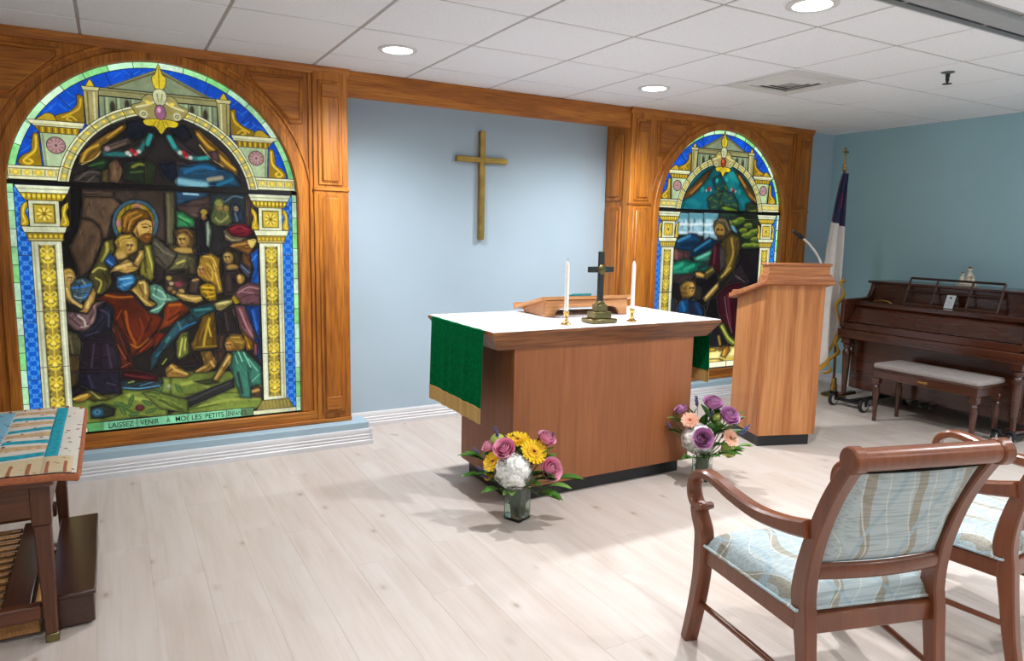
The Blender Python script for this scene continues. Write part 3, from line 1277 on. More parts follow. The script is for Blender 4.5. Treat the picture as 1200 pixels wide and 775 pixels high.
def rail(y0, t0, y1, t1, w=.018):
    bb = B()
    p0, p1 = dk(y0, t0), dk(y1, t1)
    bb.tube([p0, p1], w / 2 * 1.05, 4)
    return bb


m0, m1 = -.355, .365
desk_root = B()
desk_root.tube([dk(m0, 0), dk(m1, 0)], .014, 4)
dr = desk_root.build('music_desk', M['desk'], pi_, smooth=False)
for (a, t0, c, t1) in ((m0, 1, m1, 1), (m0, .5, m1, .5), (m0, 0, m0, 1), (m1, 0, m1, 1), (-.13, 0, -.13, 1), (.14, 0, .14, 1)):
    rail(a, t0, c, t1).build('desk_rail', M['desk'], dr, smooth=False)
b = B()
b.tube([(-.20, .55, .890), (-.20, .51, .905), (-.20, .43, .905), (-.20, .39, .890)], .005, 8)
b.build('lid_handle', M['brass'], pi_)
for k, y in enumerate((-.08, .0, .08)):
    b = B()
    b.tube([(-.22, y, .14), (-.30, y, .135), (-.33, y, .125)], [.008, .010, .012], 8)
    b.build('pedal', M['bronze'], pi_)  # dark metal instead of brass: the shade under the keybed put into the colour


def dolly(y0, label, sp=.14):
    d = empty('piano_dolly', (5.66, y0, 0), 0, label, 'dolly', 'piano dollies')
    b = B()
    b.box(-.31, .30, -.03, .03, .052, .070, .004)
    b.box(-.31, -.25, -sp - .01, sp + .01, .045, .062, .004)
    b.box(.24, .30, -sp - .01, sp + .01, .045, .062, .004)
    b.build('frame', M['rubber'], d)
    for (x, y) in ((-.33, sp), (-.33, -sp), (.27, sp), (.27, -sp)):
        b = B()
        b.lathe([(.026, -.014), (.051, -.014), (.055, -.010), (.055, .010), (.051, .014), (.026, .014)], (x, y, .055), 22, 'y')
        w = b.build('caster', M['rubber'], d)
        b = B()
        b.lathe([(.001, -.019), (.014, -.018), (.040, -.0155), (.040, .0155), (.014, .018), (.001, .019)], (x, y, .055), 20, 'y')
        b.build('hub', M['wheel'], w)
        b = B()
        b.prism([(x - .018, .118), (x + .018, .118), (x + .020, .085), (x + .012, .050), (x - .012, .050), (x - .020, .085)], 'y', y - .026, y - .021, .001)
        b.prism([(x - .018, .118), (x + .018, .118), (x + .020, .085), (x + .012, .050), (x - .012, .050), (x - .020, .085)], 'y', y + .021, y + .026, .001)
        b.box(x - .02, x + .02, y - .026, y + .026, .114, .121, .002)
        b.build('caster_fork', M['rubber'], w)


dolly(-.88, 'black caster dolly under the piano end next to the flag')
dolly(-2.075, 'black caster dolly under the piano end nearest the chairs', .045)

# card on the music desk
b = B()
b.box(-.0015, .0015, -.034, .034, 0, .108, .0005)
cd = tag(b.build('card', M['paper'], None, (5.688, -1.415, .889), (0, R(21), 0)), 'small white card leaning on the piano music desk', 'card')
b = B()
b.lathe([(.001, -.0024), (.009, -.0024), (.009, -.0015)], (0, 0, .086), 14, 'x')
b.build('printed_mark', M['ink'], cd)
b = B()
for k in range(4):
    b.box(-.0021, -.0015, -.02, .02, .020 + k * .012, .0225 + k * .012, 0)
b.build('printed_lines', M['steel'], cd)

# porcelain figurine on the lid
fg = empty('figurine', (5.95, -1.40, 1.0565), 0, 'small cream porcelain figurine group standing on the piano lid', 'figurine')
b = B()
b.ball((0, 0, .018), .05, 2, (1.0, 1.45, .36))
b.box(-.048, .048, -.068, .068, 0, .012, .004)
b.build('base', M['porcelain'], fg)
b = B()
b.lathe([(.026, .02), (.030, .05), (.022, .085), (.016, .105), (.010, .118)], (0, -.012, 0), 12)
b.ball((0, -.012, .134), .018, 2)
b.tube([(0, -.03, .10), (-.02, -.045, .085), (-.03, -.02, .075)], .007, 8)
b.build('standing_figure', M['porcelain'], fg)
for (x, y, k) in ((-.01, .035, 1.0), (-.015, -.05, .75)):
    b = B()
    b.lathe([(.024 * k, .02), (.024 * k, .02 + .03 * k), (.015 * k, .02 + .055 * k), (.009 * k, .02 + .064 * k)], (x, y, 0), 12)
    b.ball((x, y, .02 + .075 * k), .014 * k, 2)
    b.build('seated_figure', M['porcelain'], fg)
M['hair_brown'] = plain('porcelain_brown', (120, 92, 60), .4)
for (x, y, z, r) in ((0, -.012, .146, .017), (-.012, .035, .104, .012)):
    B().ball((x, y, z), r, 2, (1, 1, .6)).build('hair', M['hair_brown'], fg)

# piano bench
be = empty('piano_bench', (5.31, -1.59, 0), 0, 'dark wooden piano bench with a grey padded seat', 'bench')
b = B()
b.box(-.165, .165, -.385, .385, .345, .408, .004)
b.build('apron', M['bench'], be)
b = B()
b.box(-.178, .178, -.40, .40, .406, .422, .006)
b.build('seat_board', M['bench'], be)
b = B()
b.box(-.172, .172, -.393, .393, .418, .462, .018, 3)
b.build('cushion', M['benchfab'], be)
for sx in (-1, 1):
    for sy in (-1, 1):
        b = B()
        c = (sx * .145, sy * .362, 0)
        b.lathe([(.012, 0), (.016, .012), (.014, .03), (.020, .17), (.026, .235), (.018, .262), (.024, .275), (.017, .288), (.026, .30)], c, 14)
        b.box(c[0] - .026, c[0] + .026, c[1] - .026, c[1] + .026, .298, .346, .003)
        b.build('leg', M['bench'], be)
b = B()
b.box(-.169, -.164, -.035, .035, .368, .386, .002)
b.lathe([(.008, -.172), (.008, -.164)], (0, 0, .377), 10, 'x')
b.build('keyhole_plate', M['brass'], be)
# ================================================================== ARMCHAIRS
def flare(b):
    # the seat widens towards the front
    for v in b.bm.verts:
        v.co.x *= 1 + .215 * min(1.12, max(0.0, (v.co.y + .24) / .49))
    return b


def make_chair(loc, rz, label):
    c = empty('armchair', loc, rz, label, 'armchair', 'wooden armchairs with blue patterned seats')
    HW = .245
    c.scale = (.978,) * 3

    def strip_x(path, wid, xa, xb, name, n=7, bev=.005, par=c):
        P = spline(path, n)
        ws = np.interp(np.linspace(0, 1, len(P)), np.linspace(0, 1, len(wid)), wid)
        b = B()
        b.prism([tuple(p) for p in strip_outline(P, list(ws))], 'x', xa, xb, bev)
        return flare(b).build(name, M['chair'], par)
    for s in (-1, 1):
        xa, xb = sorted((s * (HW - .004), s * (HW - .046)))
        # rear post: foot, knee at the seat, back sweep to the rolled top
        strip_x([(-.300, 0), (-.272, .12), (-.250, .26), (-.235, .36), (-.222, .44), (-.236, .55), (-.268, .66), (-.315, .77), (-.385, .885)],
                [.040, .044, .050, .060, .064, .054, .048, .044, .036], xa, xb, 'rear_post')
        # front leg with sabre curve up into the arm support
        xa, xb = sorted((s * (HW + .012), s * (HW - .030)))
        strip_x([(.292, 0), (.262, .13), (.240, .26), (.236, .37), (.240, .43), (.264, .475), (.280, .512)],
                [.036, .040, .044, .050, .048, .042, .034], xa, xb, 'front_leg')
        # arm with C scroll
        arm = [(-.245, .640), (-.15, .618), (-.03, .604), (.09, .614), (.18, .632), (.248, .634), (.298, .606), (.311, .562), (.296, .524), (.266, .508), (.240, .520)]
        strip_x(arm, [.052, .046, .042, .038, .034, .031, .029, .028, .028, .028, .022], xa - s * 0, xb, 'armrest', 8, .007)
        b = B()
        x0, x1 = sorted((s * (HW + .014), s * (HW - .032)))
        b.lathe([(.001, x0), (.011, x0), (.013, x0 + .003), (.013, x1 - .003), (.011, x1), (.001, x1)], (0, .243, .521), 14, 'x')
        flare(b).build('scroll_knob', M['chair'], c)
        # side rail and stretcher
        xa, xb = sorted((s * (HW - .002), s * (HW - .030)))
        strip_x([(-.22, .352), (.0, .352), (.23, .352)], [.062, .060, .062], xa, xb, 'side_rail', 3)
        b = B()
        b.tube([(s * (HW - .018), -.262, .165), (s * (HW - .014), 0, .165), (s * (HW - .010), .255, .165)], [.009, .011, .009], 10)
        flare(b).build('side_stretcher', M['chair'], c)
    b = B()
    b.box(-HW + .03, HW - .03, .212, .238, .322, .384, .004)
    flare(b).build('front_rail', M['chair'], c)
    b = B()
    b.box(-HW + .04, HW - .04, -.245, -.215, .318, .380, .004)
    b.build('rear_rail', M['chair'], c)
    # rolled top rail with end collars
    b = B()
    b.lathe([(.031, -HW + .03), (.031, HW - .03)], (0, -.385, .885), 20, 'x')
    b.prism([(-.368, .90), (-.332, .815), (-.300, .815), (-.345, .90)], 'x', -HW + .04, HW - .04, .004)
    tr_ = b.build('top_rail', M['chair'], c)
    for s in (-1, 1):
        b = B()
        x0, x1 = sorted((s * (HW + .004), s * (HW - .034)))
        b.lathe([(.001, x0), (.033, x0), (.037, x0 + .005), (.037, x1 - .005), (.033, x1)], (0, -.385, .885), 22, 'x')
        b.build('end_collar', M['chair'], tr_)
    # lower back rail, bowed
    b = B()

    def lr(a, t):
        ang = 2 * PI * t
        x = (a - .5) * 2 * (HW - .045)
        bow = -.018 * (1 - (2 * a - 1) ** 2)
        return (x, -.243 + bow + .012 * math.cos(ang), .512 + .026 * math.sin(ang))
    b.grid(lambda a, t: lr(a, t), 16, 12)
    b.build('lower_back_rail', M['chair'], c)
    # upholstered back: a pad between the posts
    b = B()

    def back(a, t, side):
        x = (a - .5) * 2 * (HW - .047)
        z = .535 + (.835 - .535) * t
        yc = np.interp(z, [.53, .55, .66, .77, .85], [-.232, -.236, -.268, -.315, -.355])
        e = min(1, 6 * min(a, 1 - a)) * min(1, 6 * min(t, 1 - t))
        bow = -.012 * (1 - (2 * a - 1) ** 2)
        return (x, yc + bow + side * (.006 + .016 * math.sin(e * PI / 2)), z)
    b.grid(lambda a, t: back(a, t, 1), 20, 20)
    b.grid(lambda a, t: back(1 - a, t, -1), 20, 20)
    b.build('back_pad', M['chairfab'], c)
    # sprung seat cushion
    b = B()

    def seat(a, t, lev):
        u, w = 2 * a - 1, 2 * t - 1
        sx = HW + .002
        x = u * sx
        y = .005 + w * .232
        r = 1 - min(1, (abs(u) ** 8 + abs(w) ** 8))
        z = .386 + (.050 * r ** .35 + .028 * (1 - u * u) * (1 - w * w) if lev else 0)
        return (x, y, z)
    b.grid(lambda a, t: seat(a, t, 1), 32, 32)
    b.grid(lambda a, t: seat(1 - a, t, 0), 32, 32)
    bmesh.ops.remove_doubles(b.bm, verts=b.bm.verts, dist=.0005)
    cu = flare(b).build('seat_cushion', M['chairfab'], c)
    b = B()
    rect = [(-HW - .003, -.229), (HW + .003, -.229), (HW + .003, .239), (-HW - .003, .239)]
    ring = []
    for i in range(4):
        p, q_ = rect[i], rect[(i + 1) % 4]
        ring += [(p[0] + (q_[0] - p[0]) * k / 8, p[1] + (q_[1] - p[1]) * k / 8, .390) for k in range(8)]
    ring.append(ring[0])
    b.tube(ring, .005, 8)
    flare(b).build('piping', M['chairfab'], cu)
    return c


make_chair((1.916, -3.190, 0), R(-15.8), 'whole wooden armchair with blue patterned seat, its back to the viewer')
make_chair((2.738, -3.212, 0), R(0.5), 'wooden armchair cut off by the right edge of the picture')

# ================================================================== TABLE WITH QUILT
tb = empty('side_table', (-.66, -1.40, 0), 0, 'dark wooden side table with slatted lower shelf, covered by a quilt', 'table')
tx, ty, th = .445, .455, .585
b = B()
b.box(-tx - .015, tx + .012, -ty - .02, ty + .02, th - .028, th, .006)
b.build('tabletop', M['walnut'], tb)
for s in (-1, 1):
    b = B()
    y0, y1 = sorted((s * (ty - .004), s * (ty - .026)))
    b.box(-tx + .03, tx - .03, y0, y1, th - .135, th - .028, .003)
    b.build('apron', M['walnut'], tb)
    b = B()
    x0, x1 = sorted((s * (tx - .004), s * (tx - .026)))
    b.box(x0, x1, -ty + .03, ty - .03, th - .135, th - .028, .003)
    b.build('side_apron', M['walnut'], tb)
for sx in (-1, 1):
    for sy in (-1, 1):
        lx, ly = sx * (tx - .03), sy * (ty - .03)
        b = B()
        b.box(lx - .029, lx + .029, ly - .029, ly + .029, th - .165, th - .028, .003)
        b.prism([(lx - .026, th - .166), (lx + .026, th - .166), (lx + .018 + sx * .006, .03), (lx - .018 + sx * .006, .03)], 'y', ly - .024, ly + .024, .004)
        lg = b.build('leg', M['walnutZ'], tb)
        b = B()
        b.box(lx - .020 + sx * .006, lx + .020 + sx * .006, ly - .026, ly + .026, 0, .032, .003)
        b.build('foot_cap', M['dull_brass'], lg)
zs = .085
for (s, za, zb_) in ((-1, zs, zs + .052), (1, .135, .195)):
    b = B()
    y0, y1 = sorted((s * (ty - .012), s * (ty - .050)))
    b.box(-tx + .05, tx - .05, y0, y1, za, zb_, .004)
    b.build('shelf_rail', M['walnut'], tb)
b = B()
b.box(.278, .362, -ty + .051, ty - .051, zs + .014, zs + .042, .003)
b.build('shelf_board', M['step'], tb)
b = B()
b.box(.374, .390, -ty + .051, ty - .30, zs + .004, zs + .046, .003)
b.build('shelf_batten', M['pale_wood'], tb)
sm_ = B().box(-.315, .315, -.013, .013, 0, .014, .003).mesh('shelf_slat', M['pale_wood'])
sn_ = B().box(-.008, .008, -.010, .010, 0, .012, .002).mesh('shelf_slat', M['pale_wood'])
for k in range(13):
    link('shelf_slat', sm_, tb, (-.042, -ty + .085 + k * .062, zs + .014))
for k in range(8):
    link('shelf_slat', sn_, tb, (.399, -ty + .095 + k * .062, zs + .016))
b = B()
b.box(-tx + .05, tx - .06, -ty + .055, -ty + .075, .022, zs - .002, .003)
b.build('lower_batten', M['pale_wood'], tb)

# dark low step pushed under the table end
ds = empty('wooden_step', (-.205, -1.40, 0), R(0), 'low dark brown wooden step box beside the side table', 'step')
b = B()
b.box(-.038, .092, -.385, .375, .012, .118, .004)
b.build('step_body', M['step'], ds)
b = B()
b.box(-.044, .098, -.392, .382, .116, .134, .004)
b.build('step_top', M['step'], ds)
for sx in (-1, 1):
    for sy in (-1, 1):
        b = B()
        b.lathe([(.014, 0), (.016, .013)], (.027 + sx * .045, sy * .35, 0), 10)
        b.build('foot', M['rubber'], ds)

# quilt
def quilt_mat(name, base, dot, dens):
    t = NT(name)
    v = t.coords((1, 1, 1), 0)
    vo = t.n('ShaderNodeTexVoronoi')
    vo.inputs['Scale'].default_value = dens
    t.l(v, vo.inputs['Vector'])
    rp = t.ramp([(.16, lin(dot)), (.22, lin(base))])
    t.l(vo.outputs['Distance'], rp.inputs[0])
    t.l(rp.outputs[0], t.b.inputs['Base Color'])
    t.b.inputs['Roughness'].default_value = .9
    n = t.n('ShaderNodeTexNoise')
    n.inputs['Scale'].default_value = 70
    t.l(v, n.inputs['Vector'])
    t.bump(n.outputs[0], .5, .004)
    return t.m


M['q_white'] = quilt_mat('quilt_white_print', (226, 218, 206), (120, 70, 72), 26)
M['q_cream'] = quilt_mat('quilt_cream_print', (216, 196, 158), (196, 150, 110), 30)
M['q_tan'] = plain('quilt_tan', (206, 172, 132), .9, vary=.10, scale=70, bump=.4)
M['q_teal'] = plain('quilt_teal', (16, 158, 178), .85, vary=.14, scale=60, bump=.5)
M['q_blue'] = quilt_mat('quilt_pale_blue', (126, 178, 204), (60, 84, 120), 24)
M['q_rust'] = plain('quilt_rust', (170, 100, 66), .9, vary=.1, scale=80, bump=.4)
qt = empty('quilt', (-.66, -1.43, .588), 0, 'folded patchwork quilt in teal, tan and cream on the side table', 'quilt')
QX0, QX1, QY0, QY1 = -.46, .525, -.485, .455


def qz(x, y):
    over = max(0.0, x - .45)
    return .030 + .003 * math.sin(x * 17) * math.sin(y * 15) - 2.2 * over ** 2


b = B()


def qtop(a, t):
    x = QX0 + (QX1 - QX0) * a
    y = QY0 + (QY1 - QY0) * t
    return (x, y, qz(x, y))


def qlow(a, t):
    x, y, z = qtop(1 - a, t)
    return (x, y, max(z - .028, .002 if x < .46 else -.02))


b.grid(qtop, 40, 40)
b.grid(qlow, 40, 40)
b.build('batting', M['q_white'], qt)
b = B()
rim = []
for (p, q_) in (((QX0, QY0), (QX1, QY0)), ((QX1, QY0), (QX1, QY1)), ((QX1, QY1), (QX0, QY1)), ((QX0, QY1), (QX0, QY0))):
    for k in range(20):
        x, y = p[0] + (q_[0] - p[0]) * k / 20, p[1] + (q_[1] - p[1]) * k / 20
        rim.append((x, y, qz(x, y) - .0155))
rim.append(rim[0])
b.tube(rim, .0125, 10)
b.build('binding', M['q_rust'], qt)


def patch(x0, x1, y0, y1, mat_, name='patch', lift=.004):
    bb = B()
    bb.grid(lambda a, t: (x0 + (x1 - x0) * a, y0 + (y1 - y0) * t,
                          qz(x0 + (x1 - x0) * a, y0 + (y1 - y0) * t) + lift * min(1, 8 * min(a, 1 - a, t, 1 - t) + .15)), 14, 14)
    return bb.build(name, mat_, qt)


patch(.425, .466, -.312, .44, M['q_teal'])
patch(QX0 + .01, .425, -.482, -.312, M['q_cream'])
patch(.425, .512, -.482, -.312, M['q_cream'])
patch(QX0 + .01, .50, .44, .454, M['q_cream'])
for k in range(19):
    x = QX0 + .03 + k * .051
    patch(x, x + .010, -.483, -.372, M['q_rust'], 'tick_patch', .006)
    patch(x + .02, x + .03, .432, .454, M['q_rust'], 'tick_patch', .006)
for y in (.340, .160, -.020, -.200):
    patch(.282, .424, y - .045 - .045, y - .045, M['q_teal'])
    patch(.282, .424, y - .040, y + .004, M['q_white'])
    patch(.282, .424, y + .008, y + .058, M['q_tan'])
    patch(.282, .424, y + .062, y + .088, M['q_white'])
patch(.10, .278, -.20, .43, M['q_blue'])
patch(.10, .278, -.31, -.205, M['q_teal'])
for k in range(5):
    patch(QX0 + .01, .095, -.31 + k * .15, -.24 + k * .15, M['q_teal' if k % 2 else 'q_tan'])
# ================================================================== STAINED GLASS
CROP = {'A': (70, 215, 5.96), 'B': (200, 215, 5.96), 'C': (60, 310, 5.96), 'D': (180, 310, 5.96), 'E': (70, 390, 5.96),
        'F': (200, 380, 5.96), 'T': (0, 70, 4.695), 'U': (170, 70, 4.695), 'G': (755, 145, 6.74), 'H': (755, 240, 6.74), 'I': (755, 320, 5.74)}
GY_ = .040                      # depth of the glass in the wall
RES = .0025


class Glass:
    def __init__(self, xc, su, seed):
        self.xc, self.su = xc, su
        self.u0, self.z0 = -.75, .225
        self.w, self.h = 600, 844
        self.c = np.zeros((self.h, self.w, 3)) + 20.0
        self.panes = []
        rs = np.random.RandomState(seed)
        n = np.zeros((self.h, self.w))
        for k, amp in ((6, 1.0), (14, .7), (40, .5), (110, .35)):
            a = rs.rand(k + 3, k + 3)
            yy, xx = np.meshgrid(np.linspace(0, k, self.h), np.linspace(0, k, self.w), indexing='ij')
            iy, ix = yy.astype(int), xx.astype(int)
            fy, fx = yy - iy, xx - ix
            fy, fx = fy * fy * (3 - 2 * fy), fx * fx * (3 - 2 * fx)
            n += amp * ((a[iy, ix] * (1 - fx) + a[iy, ix + 1] * fx) * (1 - fy) + (a[iy + 1, ix] * (1 - fx) + a[iy + 1, ix + 1] * fx) * fy - .5)
        self.n = n

    def px(self, key, pts):
        x0, y0, s = CROP[key]
        out = []
        for (x, y) in pts:
            p = on_y(x0 + x / s, y0 + y / s, GY_)
            out.append(((p[0] - self.xc) / self.su, p[2]))
        return out

    def _win(self, pts, pad=0.0):
        P = np.array(pts)
        a = int(max(0, (P[:, 0].min() - pad - self.u0) / RES))
        b = int(min(self.w, (P[:, 0].max() + pad - self.u0) / RES + 2))
        c = int(max(0, (P[:, 1].min() - pad - self.z0) / RES))
        d = int(min(self.h, (P[:, 1].max() + pad - self.z0) / RES + 2))
        if b <= a or d <= c:
            return None
        U, Z = np.meshgrid(self.u0 + (np.arange(a, b) + .5) * RES, self.z0 + (np.arange(c, d) + .5) * RES)
        return (slice(c, d), slice(a, b)), U, Z

    def _mix(self, sl, m, col):
        self.c[sl] = self.c[sl] * (1 - m[..., None]) + np.array(col, float) * m[..., None]

    def fill(self, pts, col, alpha=1.0, vary=.22):
        wv = self._win(pts)
        if wv is None:
            return
        sl, U, Z = wv
        ins = np.zeros(U.shape, bool)
        n = len(pts)
        for i in range(n):
            (x1, y1), (x2, y2) = pts[i], pts[(i + 1) % n]
            if y1 == y2:
                continue
            cnd = ((y1 > Z) != (y2 > Z)) & (U < (x2 - x1) * (Z - y1) / (y2 - y1) + x1)
            ins ^= cnd
        m = ins * alpha
        tone = 1 + vary * self.n[sl]
        new = np.clip(np.array(col, float)[None, None] * tone[..., None], 0, 255)
        self.c[sl] = self.c[sl] * (1 - m[..., None]) + new * m[..., None]

    def pane(self, pts, col, vary=.22):
        self.panes.append([tuple(map(float, p)) for p in pts])
        self.fill(pts, col, 1.0, vary)

    def inside(self, pts, U, Z):
        ins = np.zeros(U.shape, bool)
        n = len(pts)
        for i in range(n):
            (x1, y1), (x2, y2) = pts[i], pts[(i + 1) % n]
            if y1 != y2:
                ins ^= ((y1 > Z) != (y2 > Z)) & (U < (x2 - x1) * (Z - y1) / (y2 - y1) + x1)
        return ins

    def line(self, pts, w, col, alpha=1.0, soft=.5, clip=None):
        wv = self._win(pts, w * 1.5)
        if wv is None:
            return
        sl, U, Z = wv
        d = np.full(U.shape, 9.0)
        for (a, b) in zip(pts[:-1], pts[1:]):
            vx, vz = b[0] - a[0], b[1] - a[1]
            L = vx * vx + vz * vz + 1e-12
            t = np.clip(((U - a[0]) * vx + (Z - a[1]) * vz) / L, 0, 1)
            d = np.minimum(d, np.hypot(U - a[0] - t * vx, Z - a[1] - t * vz))
        m = np.clip((w / 2 * (1 + soft) - d) / (w / 2 * 2 * soft + 1e-6), 0, 1) * alpha
        if clip is not None:
            m = m * self.inside(clip, U, Z)
        self._mix(sl, m, col)

    def ell(self, c, rx, rz, col, rot=0.0, alpha=1.0, soft=.25):
        r = max(rx, rz) * 1.4
        wv = self._win([(c[0] - r, c[1] - r), (c[0] + r, c[1] + r)])
        if wv is None:
            return
        sl, U, Z = wv
        du, dz = U - c[0], Z - c[1]
        ca, sa = math.cos(rot), math.sin(rot)
        q = np.hypot((du * ca + dz * sa) / rx, (-du * sa + dz * ca) / rz)
        self._mix(sl, np.clip((1 + soft - q) / (2 * soft), 0, 1) * alpha, col)

    # pixel-traced versions
    def P(self, key, pts, col, folds=(), vary=.40):
        col = tuple(c_ * .90 for c_ in col)
        q = self.px(key, pts)
        self.pane(q, col, vary)
        # painted matting: pigment gathered along the edges of the piece
        k = .016 if key not in 'GHI' else .026
        ext = np.ptp(np.array(q), axis=0).min()
        dk = tuple(c_ * .30 for c_ in col)
        self.line(list(q) + [q[0]], min(k, ext * .42), dk, .45, 1.0)
        # brushed folds along the piece
        A = np.array(q)
        c0 = A.mean(axis=0)
        ev, evec = np.linalg.eigh(np.cov((A - c0).T) + 1e-9 * np.eye(2))
        ax, bx = evec[:, 1], evec[:, 0]
        la, lb = np.ptp((A - c0) @ ax) / 2, np.ptp((A - c0) @ bx) / 2
        area = abs(sum(q[i - 1][0] * q[i][1] - q[i][0] * q[i - 1][1] for i in range(len(q)))) / 2
        nf = int(min(9, area / .0011)) if key not in 'GHI' else int(min(6, area / .004))
        for j in range(nf):
            o_ = rng.uniform(-.85, .85) * lb
            t0, t1 = sorted((rng.uniform(-1, .9) * la, rng.uniform(-.9, 1) * la))
            if t1 - t0 < la * .3:
                t1 = t0 + la * .5
            ph, am = rng.uniform(0, 6), rng.uniform(.05, .16) * lb
            pl_ = [tuple(c0 + ax * (t0 + (t1 - t0) * e_) + bx * (o_ + am * math.sin(ph + 4 * e_))) for e_ in np.linspace(0, 1, 7)]
            if j % 2:
                self.line(pl_, rng.uniform(.004, .009), tuple(c_ * .42 for c_ in col), .6, .8, q)
            else:
                self.line(pl_, rng.uniform(.003, .006), tuple(min(255, c_ * 1.45 + 8) for c_ in col), .5, .8, q)
        for f in folds:
            self.L(key, *f)

    def L(self, key, pts, w, col, alpha=.95):
        s = CROP[key][2]
        k = .0044 if key not in 'GHI' else .0100
        self.line(self.px(key, [tuple(p) for p in spline(pts, 4)]), w / s * k, col, alpha)

    def Q(self, key, pts, col, alpha=1.0):
        self.fill(self.px(key, [tuple(p) for p in spline(pts, 3, True)]), col, alpha, .15)

    def O(self, key, x, y, rx, ry, col, alpha=1.0, rot=0.0, soft=.25):
        s = CROP[key][2]
        k = .0044 if key not in 'GHI' else .0100
        self.ell(self.px(key, [(x, y)])[0], rx / s * k, ry / s * k, col, rot, alpha, soft)


PALE, GOLD, DGOLD, BLUE, LBLUE, INK = (208, 214, 176), (196, 168, 40), (92, 76, 20), (14, 72, 176), (84, 158, 226), (26, 24, 20)


def lattice(g, u0, u1, z0, z1, seed):
    """light quatrefoil lattice scratched into blue glass"""
    st = .052
    k = 0
    z = z0
    while z < z1:
        for du in (-1, 1):
            uc = (u0 + u1) / 2
            g.line([(uc - du * .032, z), (uc + du * .032, z + st)], .0045, LBLUE, .75)
        g.ell(((u0 + u1) / 2, z + st / 2), .011, .013, LBLUE, 0, .8)
        g.ell(((u0 + u1) / 2, z + st / 2), .004, .005, BLUE, 0, .9)
        for du in (-.024, .024):
            g.ell(((u0 + u1) / 2 + du, z), .007, .012, LBLUE, 0, .7)
            g.line([((u0 + u1) / 2 + du, z), ((u0 + u1) / 2 + du, z + st)], .003, LBLUE, .4)
        z += st


def leaf_scroll(g, uc, hw, z0, z1):
    """gold grotesque ornament in a column panel"""
    g.fill([(uc - hw, z0), (uc + hw, z0), (uc + hw, z1), (uc - hw, z1)], (150, 132, 60), 1, .15)
    z = z0 + .01
    k = 0
    while z < z1 - .02:
        top = min(z + .115, z1)
        g.line([(uc, z), (uc, top)], .006, (222, 196, 60), 1)
        for s in (-1, 1):
            g.ell((uc + s * hw * .42, z + .028), .016, .008, (224, 200, 66), s * .9, 1)
            g.ell((uc + s * hw * .50, z + .062), .017, .008, (212, 186, 52), -s * .7, 1)
            g.line([(uc + s * hw * .15, z + .028), (uc + s * hw * .75, z + .046)], .003, (60, 50, 18), .8)
            g.line([tuple(p) for p in spline([(uc, z + .075), (uc + s * hw * .5, z + .096), (uc + s * hw * .82, z + .082), (uc + s * hw * .6, z + .072)], 4)], .005, (234, 212, 84), 1)
            g.ell((uc + s * hw * .84, z + .012), .006, .008, (70, 58, 20), 0, .8)
            g.ell((uc + s * hw * .86, z + .104), .006, .007, (70, 58, 20), 0, .8)
        g.ell((uc, z + .046), .012, .016, (236, 214, 90), 0, 1)
        g.line([(uc - .012, z + .03), (uc, z + .036), (uc + .012, z + .03)], .003, (80, 64, 20), .9)
        g.ell((uc, z + .100), .007, .010, (190, 164, 44), 0, 1)
        z += .118
    for s in (-1, 1):
        g.line([(uc + s * hw, z0), (uc + s * hw, z1)], .005, (70, 66, 40), .9)


